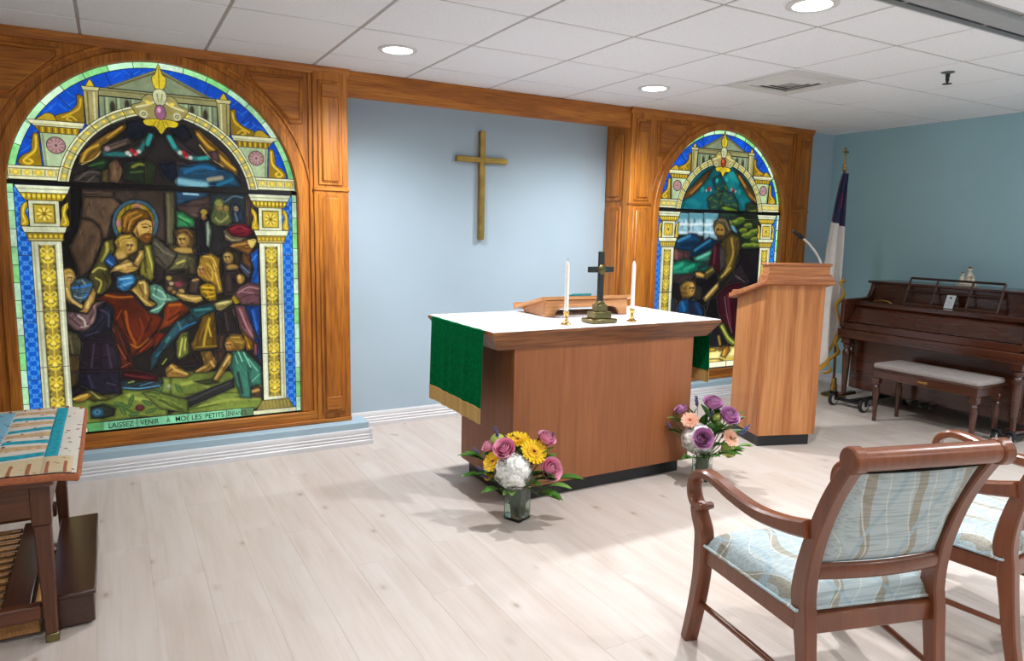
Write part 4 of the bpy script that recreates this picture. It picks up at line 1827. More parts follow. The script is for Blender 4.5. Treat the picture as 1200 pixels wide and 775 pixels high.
def ornament(g, gem, interior, backing):
    N = 22
    arcp = lambda r, a: (r * math.sin(a), GZ + r * math.cos(a))

    def sector(r0, r1, a0, a1, n=5, zc=GZ):
        A = np.linspace(a0, a1, n)
        return [(r1 * math.sin(a), zc + r1 * math.cos(a)) for a in A] + [(r0 * math.sin(a), zc + r0 * math.cos(a)) for a in A[::-1]]
    # ground: one dark pane under everything
    g.pane([(-GR, GB), (GR, GB)] + [(GR * math.cos(a), GZ + GR * math.sin(a)) for a in np.linspace(0, PI, 40)], (30, 27, 26))
    # outer border
    cols = [(150, 214, 150), (176, 222, 186), (196, 226, 196), (128, 206, 128), (164, 216, 164)]
    nb = 18
    for k in range(nb):
        g.pane(sector(.712, GR, -PI / 2 + PI * k / nb, -PI / 2 + PI * (k + 1) / nb), cols[(k * 3) % 5], .3)
    nz = 14
    for s in (-1, 1):
        for k in range(nz):
            za, zb_ = GB + (GZ - GB) * k / nz, GB + (GZ - GB) * (k + 1) / nz
            g.pane([(s * GR, za), (s * GR, zb_), (s * .715, zb_), (s * .715, za)], cols[(k * 2 + (s > 0)) % 5], .3)
    # blue sky of the arch
    for k in range(8):
        a0, a1 = -PI / 2 + .05 + (PI - .1) * k / 8, -PI / 2 + .05 + (PI - .1) * (k + 1) / 8
        g.pane(sector(.40, .712, a0, a1, 6), (16, 70, 178), .3)
    for k in range(160):
        a = rng.uniform(-1.5, 1.5)
        r = rng.uniform(.52, .70)
        c = arcp(r, a)
        w = rng.choice((-1, 1)) * .8
        g.line([(c[0] - .016, c[1] - .016 * w), (c[0] + .016, c[1] + .016 * w)], .005, (70, 142, 228), .55)
    # blue side strips
    for s in (-1, 1):
        for (za, zb_) in ((GB, .56), (.56, .88), (.88, 1.24), (1.24, 1.612)):
            g.pane([(s * .655, za), (s * .715, za), (s * .715, zb_), (s * .655, zb_)], (20, 88, 190), .25)
        lattice(g, *sorted((s * .655, s * .715)), GB, 1.61, 3)
    g.pane([(.47 * math.cos(a), 1.563 + .47 * math.sin(a)) for a in np.linspace(0, PI, 30)], backing)
    interior(g)
    # building behind the arch
    for s in (-1, 1):
        g.pane([(0, 2.105), (s * .30, 2.105), (s * .30, 1.93), (s * .12, 2.02), (0, 2.03)], (126, 142, 108))
        for uu in (.135, .205, .262):
            zl = 1.57 + math.sqrt(.505 ** 2 - uu ** 2)
            g.line([(s * uu, 2.10), (s * uu, zl)], .010, (168, 178, 136), .9)
            g.line([(s * (uu + .012), 2.10), (s * (uu + .012), zl)], .005, (60, 64, 44), .9)
        g.ell((s * .236, 2.05), .013, .034, (52, 48, 34), 0, 1)
        g.ell((s * .165, 2.07), .012, .028, (52, 48, 34), 0, 1)
        g.pane([(0, 2.150), (s * .305, 2.150), (s * .305, 2.108), (0, 2.108)], (138, 136, 92))
        g.line([(0, 2.138), (s * .30, 2.138)], .006, (86, 80, 48), .9)
        g.pane([(0, 2.282), (s * .262, 2.152), (0, 2.152)], (122, 134, 104))
        g.line([(0, 2.268), (s * .245, 2.152)], .012, (92, 84, 50), .9)
        g.line([(0, 2.280), (s * .262, 2.152)], .006, (176, 176, 130), .9)
        # turret and its finial
        g.pane([(s * .300, 2.135), (s * .372, 2.135), (s * .366, 1.945), (s * .308, 1.945)], (160, 152, 96))
        g.line([(s * .322, 2.12), (s * .322, 1.95)], .008, (206, 204, 158), .9)
        g.line([(s * .352, 2.12), (s * .352, 1.95)], .006, (90, 80, 44), .9)
        g.pane([(s * .292, 2.150), (s * .382, 2.150), (s * .372, 2.128), (s * .302, 2.128)], (190, 184, 128))
        g.pane([(s * .316, 2.150), (s * .326, 2.172), (s * .338, 2.190), (s * .350, 2.172), (s * .360, 2.150)], GOLD)
        # upper volute
        V = [tuple(p) for p in spline([(s * .372, 2.095), (s * .402, 2.10), (s * .405, 2.05), (s * .44, 2.01), (s * .50, 1.985), (s * .51, 1.955), (s * .372, 1.955)], 4)]
        g.pane(V, (132, 104, 26))
        g.line([tuple(p) for p in spline([(s * .385, 2.08), (s * .395, 2.03), (s * .44, 1.995), (s * .475, 1.975)], 4)], .009, (206, 172, 50), 1)
        g.line([tuple(p) for p in spline([(s * .41, 1.965), (s * .435, 1.985), (s * .455, 1.968), (s * .435, 1.96)], 4)], .006, (218, 184, 60), 1)
        g.pane([tuple(p) for p in spline([(s * .50, 1.952), (s * .515, 1.985), (s * .545, 1.992), (s * .575, 1.972), (s * .60, 1.952)], 3)], (176, 146, 34))
        # cornice block with rosette
        g.pane([(s * .372, 1.953), (s * .642, 1.953), (s * .605, 1.922), (s * .385, 1.922)], (214, 214, 172))
        g.line([(s * .38, 1.932), (s * .62, 1.932)], .006, (150, 148, 104), .9)
        g.pane([(s * .395, 1.922), (s * .605, 1.922), (s * .582, 1.888), (s * .405, 1.888)], (150, 122, 28))
        for k in range(13):
            uu = .405 + k * .0148
            g.line([(s * uu, 1.918), (s * uu, 1.892)], .005, (228, 198, 66) if k % 2 else (70, 56, 16), .9)
        g.pane([(s * .405, 1.888), (s * .582, 1.888), (s * .572, 1.714), (s * .44, 1.714)], (168, 188, 146))
        g.line([(s * .57, 1.88), (s * .562, 1.715)], .010, (106, 116, 84), .7)
        C = (s * .512, 1.826)
        g.pane([(C[0] + .044 * math.cos(a), C[1] + .044 * math.sin(a)) for a in np.linspace(0, 2 * PI, 18)[:-1]], (150, 112, 112))
        for k in range(10):
            a = k * PI / 5
            g.line([C, (C[0] + .036 * math.cos(a), C[1] + .036 * math.sin(a))], .004, (206, 172, 168), .9)
        g.ell(C, .007, .007, (90, 60, 60))
        # outer volute
        V = [tuple(p) for p in spline([(s * .588, 1.885), (s * .612, 1.880), (s * .622, 1.83), (s * .628, 1.79), (s * .665, 1.765), (s * .685, 1.735), (s * .672, 1.714), (s * .580, 1.714)], 4)]
        g.pane(V, (140, 112, 24))
        g.line([tuple(p) for p in spline([(s * .600, 1.87), (s * .605, 1.80), (s * .64, 1.76), (s * .662, 1.735), (s * .64, 1.722), (s * .622, 1.735), (s * .635, 1.745)], 4)], .010, (226, 192, 56), 1)
        # entablature on the bar
        g.pane([(s * .462, 1.712), (s * .735, 1.712), (s * .735, 1.640), (s * .462, 1.640)], (204, 204, 152))
        for zz in (1.704, 1.650):
            g.line([(s * .462, zz), (s * .732, zz)], .008, (226, 228, 196), .9)
        for zz in (1.697, 1.658):
            g.line([(s * .462, zz), (s * .732, zz)], .003, (70, 62, 30), .9)
        for k, uu in enumerate((.495, .545, .60, .65, .70)):
            g.ell((s * uu, 1.678), .014 if k % 2 else .020, .015, (206, 176, 44), 0, 1)
            g.ell((s * uu, 1.678), .008, .009, (236, 216, 110), 0, 1)
            g.line([(s * (uu + .025), 1.69), (s * (uu + .025), 1.665)], .003, (80, 66, 20), .9)
        # capital, block, necking
        g.pane([(s * .458, 1.612), (s * .712, 1.612), (s * .692, 1.572), (s * .474, 1.572)], (212, 218, 184))
        g.line([(s * .466, 1.592), (s * .704, 1.592)], .004, (130, 134, 100), .9)
        g.pane([(s * .474, 1.572), (s * .692, 1.572), (s * .668, 1.532), (s * .500, 1.532)], (164, 138, 34))
        for k in range(9):
            uu = .492 + k * .0225
            g.ell((s * uu, 1.556), .007, .010, (232, 206, 74), 0, 1)
            g.line([(s * uu + .011, 1.568), (s * uu + .011, 1.536)], .003, (56, 48, 16), .9)
        g.pane([(s * .516, 1.532), (s * .655, 1.532), (s * .655, 1.394), (s * .516, 1.394)], (206, 210, 172))
        g.fill([(s * .536, 1.514), (s * .636, 1.514), (s * .636, 1.410), (s * .536, 1.410)], (80, 70, 30))
        g.fill([(s * .543, 1.508), (s * .629, 1.508), (s * .629, 1.416), (s * .543, 1.416)], (196, 170, 58))
        cc = (s * .586, 1.462)
        for k in range(8):
            a = k * PI / 4
            g.ell((cc[0] + .024 * math.cos(a), cc[1] + .024 * math.sin(a)), .013, .006, (228, 206, 90), a, 1)
            g.line([cc, (cc[0] + .034 * math.cos(a + .39), cc[1] + .034 * math.sin(a + .39))], .004, (110, 88, 24), .9)
        g.ell(cc, .009, .009, (120, 98, 30))
        for (ua, ub) in ((.474, .514), (.658, .694)):
            V = [tuple(p) for p in spline([(s * ua, 1.530), (s * (ua + .03), 1.50), (s * (ua + .034), 1.45), (s * ub, 1.42), (s * ub, 1.398), (s * (ua + .004), 1.398), (s * ua, 1.43), (s * (ua + .012), 1.47), (s * (ua - .002), 1.50)], 3)]
            g.pane(V, (178, 148, 34))
            g.line([tuple(p) for p in spline([(s * (ua + .012), 1.515), (s * (ua + .024), 1.46), (s * (ua + .014), 1.418), (s * (ua + .026), 1.408)], 3)], .006, (232, 206, 80), 1)
        g.pane([(s * .486, 1.394), (s * .694, 1.394), (s * .682, 1.362), (s * .496, 1.362)], (212, 216, 180))
        g.pane([(s * .500, 1.362), (s * .676, 1.362), (s * .664, 1.316), (s * .508, 1.316)], (140, 116, 34))
        for k in range(7):
            uu = .516 + k * .0235
            g.ell((s * uu, 1.342), .007, .009, (214, 186, 62), 0, 1)
        g.line([(s * .506, 1.324), (s * .668, 1.324)], .006, (200, 196, 150), .8)
        # column shaft in three lights
        for (za, zb_) in ((.325, .625), (.625, .935), (.935, 1.316)):
            g.pane([(s * .515, za), (s * .655, za), (s * .655, zb_), (s * .515, zb_)], (202, 206, 172))
        leaf_scroll(g, s * .585, .036, .345, 1.296)
        for uu, cc in ((.532, (232, 234, 210)), (.642, (150, 150, 118))):
            g.line([(s * uu, .33), (s * uu, 1.31)], .008, cc, .8)
        # base
        g.pane([(s * .505, .325), (s * .668, .325), (s * .700, .262), (s * .468, .262)], (122, 112, 62))
        for k in range(8):
            uu = .51 + k * .022
            g.line([(s * uu, .315), (s * (uu + .006), .272)], .006, (172, 150, 62), .9)
        g.pane([(s * .450, .262), (s * .715, .262), (s * .715, GB), (s * .450, GB)], (196, 198, 160))
        # archivolt
        for k in range(7):
            a0, a1 = .20 + (1.245 - .0) * k / 7, .20 + (1.245 - .0) * (k + 1) / 7
            g.pane([(s * p[0], p[1]) for p in sector(.468, .522, a0, a1, 5, 1.563)], (178, 176, 118))
        for rr, cc in ((.517, (228, 230, 196)), (.473, (214, 218, 184)), (.508, (60, 54, 26)), (.482, (60, 54, 26))):
            g.line([(s * rr * math.sin(a), 1.563 + rr * math.cos(a)) for a in np.linspace(.20, 1.43, 24)], .008 if rr in (.517, .473) else .003, cc, .95)
        for k in range(11):
            a = .28 + k * .108
            c = (s * .495 * math.sin(a), 1.563 + .495 * math.cos(a))
            g.ell(c, .013, .011, (206, 178, 50), 0, 1)
            g.ell(c, .006, .005, (240, 222, 120), 0, 1)
    # keystone ornament
    for s in (-1, 1):
        W = [tuple(p) for p in spline([(0, 2.12), (s * .05, 2.14), (s * .085, 2.12), (s * .10, 2.09), (s * .145, 2.072), (s * .125, 2.03), (s * .09, 2.005), (s * .05, 2.0), (0, 2.0)], 3)]
        g.pane(W, (150, 140, 84))
        g.line([tuple(p) for p in spline([(s * .03, 2.10), (s * .07, 2.08), (s * .12, 2.065)], 3)], .010, (214, 210, 160), 1)
        g.ell((s * .085, 2.03), .020, .020, (206, 206, 166), 0, 1)
        g.ell((s * .085, 2.03), .011, .011, (70, 66, 44), 0, 1)
        g.ell((s * .085, 2.03), .006, .006, (200, 196, 150), 0, 1)
        g.ell((s * .06, 2.095), .018, .010, (222, 196, 80), s * .6, 1)
    g.pane([tuple(p) for p in spline([(0, 2.308), (.018, 2.255), (.036, 2.235), (.030, 2.19), (.012, 2.17), (-.012, 2.17), (-.030, 2.19), (-.036, 2.235), (-.018, 2.255)], 3, True)], (206, 184, 50))
    g.line([(0, 2.29), (0, 2.18)], .004, (110, 90, 20), .9)
    g.pane([tuple(p) for p in spline([(0, 2.175), (.030, 2.16), (.034, 2.12), (.016, 2.085), (-.016, 2.085), (-.034, 2.12), (-.030, 2.16)], 3, True)], (190, 194, 150))
    g.line([(-.014, 2.15), (-.006, 2.10)], .004, (90, 84, 54), .9)
    g.line([(.014, 2.15), (.006, 2.10)], .004, (90, 84, 54), .9)
    g.pane([tuple(p) for p in spline([(0, 1.925), (.03, 1.965), (.075, 1.968), (.09, 1.995), (.04, 2.008), (-.04, 2.008), (-.09, 1.995), (-.075, 1.968), (-.03, 1.965)], 3, True)], (206, 182, 40))
    for uu in (-.045, -.018, .018, .045):
        g.line([(uu * .5, 2.0), (uu, 1.962)], .004, (110, 92, 24), .9)
    g.pane([(.028 * math.cos(a), 2.046 + .042 * math.sin(a)) for a in np.linspace(0, 2 * PI, 18)[:-1]], gem)
    g.ell((-.006, 2.058), .010, .014, tuple(min(255, k + 70) for k in gem), 0, .9)


SKIN, SKL, SKD, HAIR = (166, 134, 68), (206, 176, 104), (104, 74, 32), (122, 88, 32)


def face(g, key, x, y, r, look=1, col=SKIN):
    """painted head: lit cheek, brow, eye, nose and mouth"""
    g.O(key, x, y, r * .82, r, col)
    g.O(key, x + look * r * .25, y - r * .15, r * .45, r * .55, SKL, .7, 0, .6)
    for d in (-.10, .42):
        g.O(key, x + look * r * d, y - r * .06, r * .19, r * .10, (30, 18, 10), 1.0)
        g.L(key, [(x + look * r * (d - .2), y - r * .26), (x + look * r * (d + .18), y - r * .24)], r * .14, (50, 30, 14), .95)
    g.L(key, [(x + look * r * .26, y - r * .1), (x + look * r * .34, y + r * .24), (x + look * r * .16, y + r * .28)], r * .13, (86, 54, 24), .9)
    g.L(key, [(x + look * r * .0, y + r * .52), (x + look * r * .34, y + r * .50)], r * .16, (112, 40, 30), .95)
    g.O(key, x - look * r * .45, y + r * .25, r * .30, r * .55, SKD, .45, 0, .6)
def scene_children(g):
    P, L, Q, O = g.P, g.L, g.Q, g.O
    HL = (186, 178, 92)
    # ---------------- upper light, above the bar
    P('T', [(385, 640), (430, 540), (600, 380), (880, 300), (890, 700), (390, 690)], (44, 38, 38))
    P('U', [(0, 380), (80, 420), (260, 380), (420, 500), (540, 690), (0, 700)], (48, 42, 42))
    P('T', [(430, 575), (440, 520), (530, 440), (690, 350), (705, 372), (640, 425), (565, 470), (558, 520), (500, 562)], (120, 88, 34),
      [([(450, 560), (480, 500), (540, 470)], 14, (190, 150, 50)), ([(590, 430), (630, 400), (670, 370)], 12, (182, 140, 50)), ([(450, 575), (520, 545), (555, 505)], 8, (206, 180, 110))])
    P('T', [(700, 340), (780, 330), (830, 380), (770, 450), (690, 420)], (26, 30, 40))
    P('T', [(560, 480), (690, 430), (760, 460), (640, 510), (560, 530)], (78, 66, 58), [([(580, 500), (690, 460)], 12, (100, 86, 72))])
    P('T', [(560, 520), (640, 500), (780, 440), (850, 400), (850, 470), (790, 540), (640, 545)], (54, 46, 46))
    L('T', [(575, 520), (640, 520), (700, 520), (770, 500), (815, 430)], 26, (38, 104, 102))
    L('T', [(800, 470), (826, 415)], 26, (44, 142, 136))
    for (x, y, r, c) in ((702, 514, 13, (176, 178, 166)), (722, 500, 11, (150, 40, 44)), (740, 512, 15, (146, 24, 34)), (764, 506, 12, (180, 178, 168)), (746, 522, 9, (196, 80, 80)), (590, 490, 14, (150, 120, 120)), (716, 526, 8, (196, 196, 186))):
        O('T', x, y, r, r, c)
    P('T', [(470, 590), (560, 540), (605, 560), (570, 610), (500, 600)], (34, 54, 36), [([(490, 585), (570, 565)], 10, (52, 90, 48))])
    P('T', [(600, 570), (640, 545), (680, 610), (650, 680), (590, 670)], (120, 90, 66))
    P('T', [(560, 610), (600, 600), (600, 680), (555, 670)], (88, 76, 44))
    P('T', [(680, 570), (780, 550), (850, 590), (820, 690), (680, 660)], (34, 44, 32), [([(730, 590), (770, 575), (820, 590)], 16, (120, 124, 44)), ([(720, 620), (790, 615)], 12, (66, 84, 40))])
    P('T', [(410, 640), (500, 600), (560, 620), (550, 690), (395, 690)], (62, 56, 50), [([(430, 660), (480, 620), (540, 620)], 8, (88, 82, 74)), ([(470, 680), (520, 640)], 6, (92, 84, 76))])
    P('U', [(0, 400), (45, 405), (30, 480), (0, 490)], (44, 52, 54))
    L('U', [(12, 462), (32, 418)], 26, (44, 142, 136))
    P('U', [(110, 410), (150, 410), (280, 520), (360, 520), (370, 560), (270, 570), (180, 550)], (54, 46, 48))
    L('U', [(130, 425), (165, 485), (220, 530), (290, 545), (350, 540)], 26, (38, 104, 102))
    L('U', [(132, 428), (160, 478)], 26, (46, 148, 140))
    L('U', [(300, 545), (340, 540)], 22, (50, 150, 142))
    for (x, y, r, c) in ((192, 512, 13, (176, 178, 166)), (212, 508, 10, (150, 40, 44)), (224, 526, 15, (146, 24, 34)), (250, 540, 12, (186, 184, 174)), (230, 538, 8, (196, 80, 80)), (372, 530, 16, (160, 120, 124))):
        O('U', x, y, r, r, c)
    P('U', [(120, 370), (220, 360), (265, 430), (220, 450), (160, 420)], (24, 28, 36))
    P('U', [(265, 385), (300, 390), (440, 520), (510, 610), (505, 640), (420, 590), (340, 510), (290, 440)], (122, 88, 36),
      [([(290, 410), (340, 470), (380, 500)], 16, (190, 146, 46)), ([(400, 520), (450, 570), (495, 605)], 16, (196, 156, 54)), ([(300, 470), (360, 540), (430, 590)], 7, (200, 176, 116))])
    P('U', [(350, 510), (400, 500), (410, 560), (365, 550)], (96, 66, 70))
    P('U', [(75, 570), (165, 560), (180, 640), (160, 670), (100, 640)], (26, 34, 50))
    P('U', [(0, 540), (60, 580), (40, 690), (0, 690)], (44, 54, 34))
    P('U', [(180, 590), (330, 560), (480, 620), (530, 700), (175, 700)], (32, 70, 96),
      [([(190, 670), (250, 680), (330, 690)], 44, (122, 176, 190)), ([(220, 620), (300, 590), (380, 600)], 20, (30, 96, 140)), ([(350, 660), (420, 650)], 26, (150, 142, 116)), ([(400, 690), (480, 660)], 20, (34, 104, 136))])
    # ---------------- ground and background of the lower light
    P('E', [(40, 330), (450, 330), (894, 300), (894, 575), (560, 590), (175, 640), (40, 660)], (112, 128, 54), [([(480, 440), (600, 470), (850, 420)], 26, (150, 164, 74)), ([(300, 500), (420, 520), (520, 560)], 18, (64, 84, 34))])
    P('F', [(0, 330), (640, 330), (640, 560), (600, 590), (0, 640)], (110, 126, 54), [([(80, 420), (200, 400), (260, 440)], 28, (150, 162, 70)), ([(200, 580), (400, 530), (620, 520)], 22, (146, 158, 70)), ([(120, 600), (330, 560)], 10, (60, 78, 34))])
    P('A', [(40, 25), (400, 40), (400, 140), (300, 390), (190, 640), (130, 700), (15, 580), (5, 340), (60, 330)], (62, 50, 42))
    P('A', [(158, 90), (380, 95), (432, 152), (362, 230), (332, 380), (300, 382), (272, 290), (205, 242), (155, 235)], (100, 78, 60), [([(205, 110), (212, 180)], 5, (52, 40, 32)), ([(260, 110), (330, 330)], 40, (86, 66, 52), .5)])
    P('A', [(90, 34), (390, 45), (382, 92), (100, 90)], (66, 52, 44), [([(120, 62), (360, 70)], 10, (84, 68, 56))])
    P('A', [(66, 455), (150, 252), (228, 260), (280, 312), (302, 392), (262, 480), (212, 605), (150, 650), (100, 520)], (94, 72, 54), [([(160, 520), (230, 380)], 46, (58, 44, 36), .6), ([(120, 440), (130, 500)], 4, (46, 34, 28))])
    P('A', [(72, 30), (152, 30), (156, 150), (132, 322), (66, 445), (108, 560), (128, 655), (60, 600), (10, 590), (2, 350), (70, 330), (75, 200)], (20, 18, 18))
    P('A', [(388, 45), (730, 52), (738, 400), (640, 372), (690, 250), (620, 140), (520, 108), (432, 150), (378, 95)], (66, 54, 46))
    P('A', [(733, 55), (815, 62), (800, 440), (748, 430)], (84, 78, 56), [([(758, 80), (762, 400)], 12, (104, 98, 72))])
    P('B', [(35, 55), (280, 70), (230, 105), (130, 130), (45, 165)], (46, 82, 112), [([(90, 72), (190, 78)], 16, (150, 190, 206))])
    P('B', [(45, 165), (130, 130), (280, 85), (300, 180), (260, 230), (180, 255), (60, 190)], (84, 66, 62))
    P('B', [(40, 190), (100, 208), (188, 268), (172, 308), (42, 308)], (48, 118, 72), [([(60, 230), (130, 270)], 16, (84, 160, 96))])
    P('B', [(276, 70), (600, 85), (600, 300), (420, 300), (280, 280)], (50, 62, 68), [([(380, 130), (440, 90), (500, 100)], 12, (80, 110, 128))])
    P('B', [(524, 85), (562, 92), (592, 170), (560, 292), (524, 282)], (84, 64, 52))
    P('B', [(170, 250), (300, 240), (420, 330), (420, 460), (250, 520), (160, 480)], (40, 38, 40))
    P('B', [(188, 310), (206, 190), (232, 168), (262, 180), (282, 280), (290, 340), (272, 488), (198, 490)], (26, 25, 30))
    O('B', 232, 200, 26, 24, (150, 128, 50))
    face(g, 'B', 232, 236, 22, -1, (140, 108, 56))
    P('B', [(240, 275), (264, 258), (286, 330), (268, 450), (250, 432)], (112, 132, 112), [([(258, 290), (262, 400)], 7, (160, 176, 150))])
    P('B', [(282, 240), (304, 128), (340, 104), (366, 140), (408, 148), (432, 262), (402, 294), (330, 296), (288, 272)], (96, 104, 58), [([(310, 240), (350, 270), (400, 230)], 16, (140, 142, 84)), ([(320, 190), (300, 250)], 10, (62, 70, 40))])
    O('B', 338, 134, 34, 30, (118, 126, 62))
    face(g, 'B', 342, 168, 27, 1, (134, 116, 62))
    face(g, 'B', 388, 176, 22, -1, (140, 112, 62))
    P('B', [(428, 150), (458, 128), (492, 160), (522, 256), (442, 278), (424, 222)], (40, 54, 74))
    face(g, 'B', 458, 178, 22, -1, (128, 118, 96))
    L('B', [(450, 210), (466, 262)], 12, (92, 112, 120))
    P('B', [(385, 335), (418, 292), (500, 280), (555, 300), (568, 342), (520, 384), (440, 374)], (104, 22, 36), [([(420, 320), (480, 300), (530, 320)], 14, (150, 44, 56)), ([(430, 355), (520, 350)], 10, (58, 12, 22))])
    P('B', [(368, 330), (386, 325), (430, 370), (530, 382), (500, 408), (430, 414), (382, 392)], (116, 104, 76), [([(384, 366), (430, 396), (490, 398)], 8, (176, 164, 122))])
    P('B', [(405, 440), (440, 415), (540, 390), (602, 400), (566, 470), (548, 512), (510, 482), (440, 452)], (126, 84, 36), [([(430, 436), (520, 420)], 16, (168, 124, 62))])
    Q('B', [(540, 395), (600, 395), (575, 450), (548, 430)], (196, 172, 92))
    P('B', [(500, 490), (560, 500), (560, 600), (500, 560)], (96, 62, 32))
    P('B', [(556, 500), (612, 450), (616, 705), (556, 700), (580, 600)], (26, 84, 176), [([(570, 540), (600, 500)], 10, (64, 130, 214)), ([(580, 680), (610, 600)], 9, (12, 44, 110))])
    P('B', [(470, 560), (490, 545), (565, 610), (552, 660), (520, 640)], (54, 60, 78), [([(490, 570), (550, 625)], 8, (112, 116, 130))])
    # ---------------- boy by the pillar
    P('B', [(-10, 430), (60, 430), (175, 500), (175, 640), (-10, 610)], (78, 74, 50), [([(30, 520), (50, 590)], 16, HL), ([(80, 510), (70, 600)], 14, HL), ([(130, 520), (110, 610)], 14, (150, 146, 82))])
    P('B', [(20, 345), (50, 316), (120, 310), (168, 340), (176, 410), (150, 462), (166, 500), (120, 505), (12, 470), (40, 430), (45, 390)], (72, 54, 32), [([(60, 335), (110, 325), (150, 370)], 10, (120, 94, 52))])
    O('B', 85, 470, 80, 26, SKIN)
    face(g, 'B', 88, 396, 50, -1)
    P('B', [(-10, 606), (170, 640), (166, 662), (-10, 650)], (46, 40, 36))
    # ---------------- seated central figure
    ctr = (528, 275)
    P('A', [(ctr[0] + 163 * math.cos(a), ctr[1] + 163 * math.sin(a)) for a in np.linspace(0, 2 * PI, 26)[:-1]], (70, 112, 140))
    P('A', [(ctr[0] + 136 * math.cos(a), ctr[1] + 136 * math.sin(a)) for a in np.linspace(0, 2 * PI, 26)[:-1]], (176, 152, 36))
    for a in (-1.45, .05, 3.1):
        O('A', ctr[0] + 112 * math.cos(a), ctr[1] + 112 * math.sin(a), 24, 30, (172, 112, 112), .9)
    P('A', [(395, 400), (440, 330), (520, 340), (560, 400), (640, 420), (680, 660), (640, 690), (400, 660), (330, 560)], (52, 48, 34))
    P('A', [(205, 645), (262, 540), (310, 402), (372, 388), (384, 470), (330, 540), (352, 620), (362, 700), (300, 775), (240, 775)], (84, 78, 38),
      [([(330, 420), (330, 480), (300, 540)], 22, (166, 160, 66)), ([(230, 620), (270, 590), (320, 600)], 14, (176, 166, 80)), ([(250, 660), (290, 690), (270, 760)], 12, (172, 164, 76)), ([(300, 620), (340, 700)], 12, (40, 36, 18)), ([(350, 560), (340, 660)], 14, (44, 40, 20))])
    P('A', [(560, 545), (590, 430), (642, 428), (672, 652), (642, 682), (560, 642)], (120, 114, 46), [([(610, 450), (640, 560), (650, 650)], 12, (190, 182, 88)), ([(585, 480), (600, 620)], 14, (66, 60, 26))])
    P('A', [(640, 425), (656, 368), (742, 440), (824, 490), (792, 562), (742, 612), (672, 562), (650, 500)], (70, 66, 54), [([(670, 420), (730, 480), (800, 510)], 12, (112, 106, 84)), ([(680, 510), (740, 580)], 12, (36, 34, 30))])
    P('A', [(672, 562), (742, 612), (734, 665), (680, 690), (650, 640)], (44, 36, 34))
    P('A', [(790, 565), (825, 490), (900, 500), (900, 600), (740, 615)], (92, 88, 58), [([(820, 560), (870, 540)], 16, HL)])
    P('A', [(738, 615), (900, 600), (900, 700), (735, 690)], (46, 40, 38))
    P('A', [(436, 336), (432, 232), (470, 190), (540, 172), (612, 196), (644, 250), (600, 258), (548, 268), (512, 330), (500, 352), (462, 350)], (112, 76, 24), [([(450, 300), (470, 230), (540, 200)], 12, (164, 118, 44)), ([(480, 320), (500, 260), (570, 220)], 10, (178, 132, 52)), ([(462, 340), (478, 270)], 8, (58, 36, 12))])
    P('A', [(508, 332), (546, 268), (600, 246), (644, 262), (650, 340), (638, 392), (604, 420), (560, 398), (528, 372)], (158, 122, 56))
    Q('A', [(540, 300), (580, 262), (636, 266), (642, 330), (610, 360), (560, 350)], (182, 148, 78))
    O('A', 596, 306, 20, 6, (40, 26, 12))
    L('A', [(570, 290), (600, 284), (622, 290)], 6, (70, 44, 18))
    O('A', 632, 300, 9, 5, (40, 26, 12))
    L('A', [(622, 292), (634, 330), (616, 338)], 6, (104, 70, 30))
    Q('A', [(556, 380), (576, 356), (600, 352), (640, 350), (640, 400), (608, 424), (574, 408)], (98, 62, 22))
    L('A', [(590, 352), (618, 346), (638, 352)], 7, (84, 50, 18))
    O('A', 612, 374, 16, 6, (160, 92, 56))
    L('A', [(540, 330), (556, 390), (590, 415)], 10, (84, 54, 22))
    # child on the lap
    P('A', [(378, 410), (418, 358), (500, 352), (544, 392), (546, 470), (490, 498), (470, 520), (400, 535), (385, 480), (398, 445)], (138, 110, 42), [([(400, 420), (430, 380), (490, 370)], 10, (196, 166, 76)), ([(420, 440), (440, 400), (500, 390)], 8, (196, 166, 76)), ([(392, 440), (410, 400)], 6, (80, 58, 20))])
    face(g, 'A', 482, 440, 50, 1, (176, 144, 74))
    O('A', 425, 505, 38, 30, (176, 144, 76))
    P('A', [(306, 545), (346, 488), (384, 520), (392, 565), (362, 594)], (36, 84, 146), [([(330, 540), (370, 570)], 9, (86, 146, 200)), ([(345, 510), (380, 555)], 5, (18, 44, 86))])
    P('A', [(345, 625), (378, 582), (470, 528), (512, 550), (560, 590), (520, 616), (470, 632), (400, 614)], (170, 138, 70), [([(400, 590), (500, 560)], 16, SKL), ([(470, 585), (545, 575)], 5, (110, 80, 36)), ([(470, 605), (530, 600)], 5, (110, 80, 36))])
    P('A', [(510, 562), (540, 502), (552, 470), (586, 462), (594, 508), (564, 562), (552, 588)], (160, 128, 62), [([(540, 540), (570, 490)], 12, SKL)])
    P('A', [(400, 652), (500, 634), (556, 664), (530, 712), (490, 742), (440, 758), (396, 722)], (52, 116, 164), [([(420, 670), (500, 660)], 12, (124, 182, 210)), ([(430, 720), (510, 690)], 10, (110, 170, 204)), ([(410, 700), (470, 740)], 6, (24, 60, 96))])
    P('A', [(530, 640), (580, 650), (560, 700), (510, 740), (490, 740), (530, 700)], (50, 62, 48))
    # flowers in the child's lap, teal cloth, legs
    P('A', [(735, 640), (860, 640), (894, 700), (894, 775), (740, 775)], (58, 46, 42))
    for (x, y, c, r) in ((762, 662, (150, 132, 66), 20), (780, 700, (172, 150, 110), 16), (830, 705, (122, 54, 62), 26), (850, 690, (84, 34, 42), 14), (770, 735, (120, 96, 56), 18), (850, 755, (166, 138, 72), 22), (800, 760, (150, 110, 62), 16)):
        O('A', x, y, r, r * .9, c)
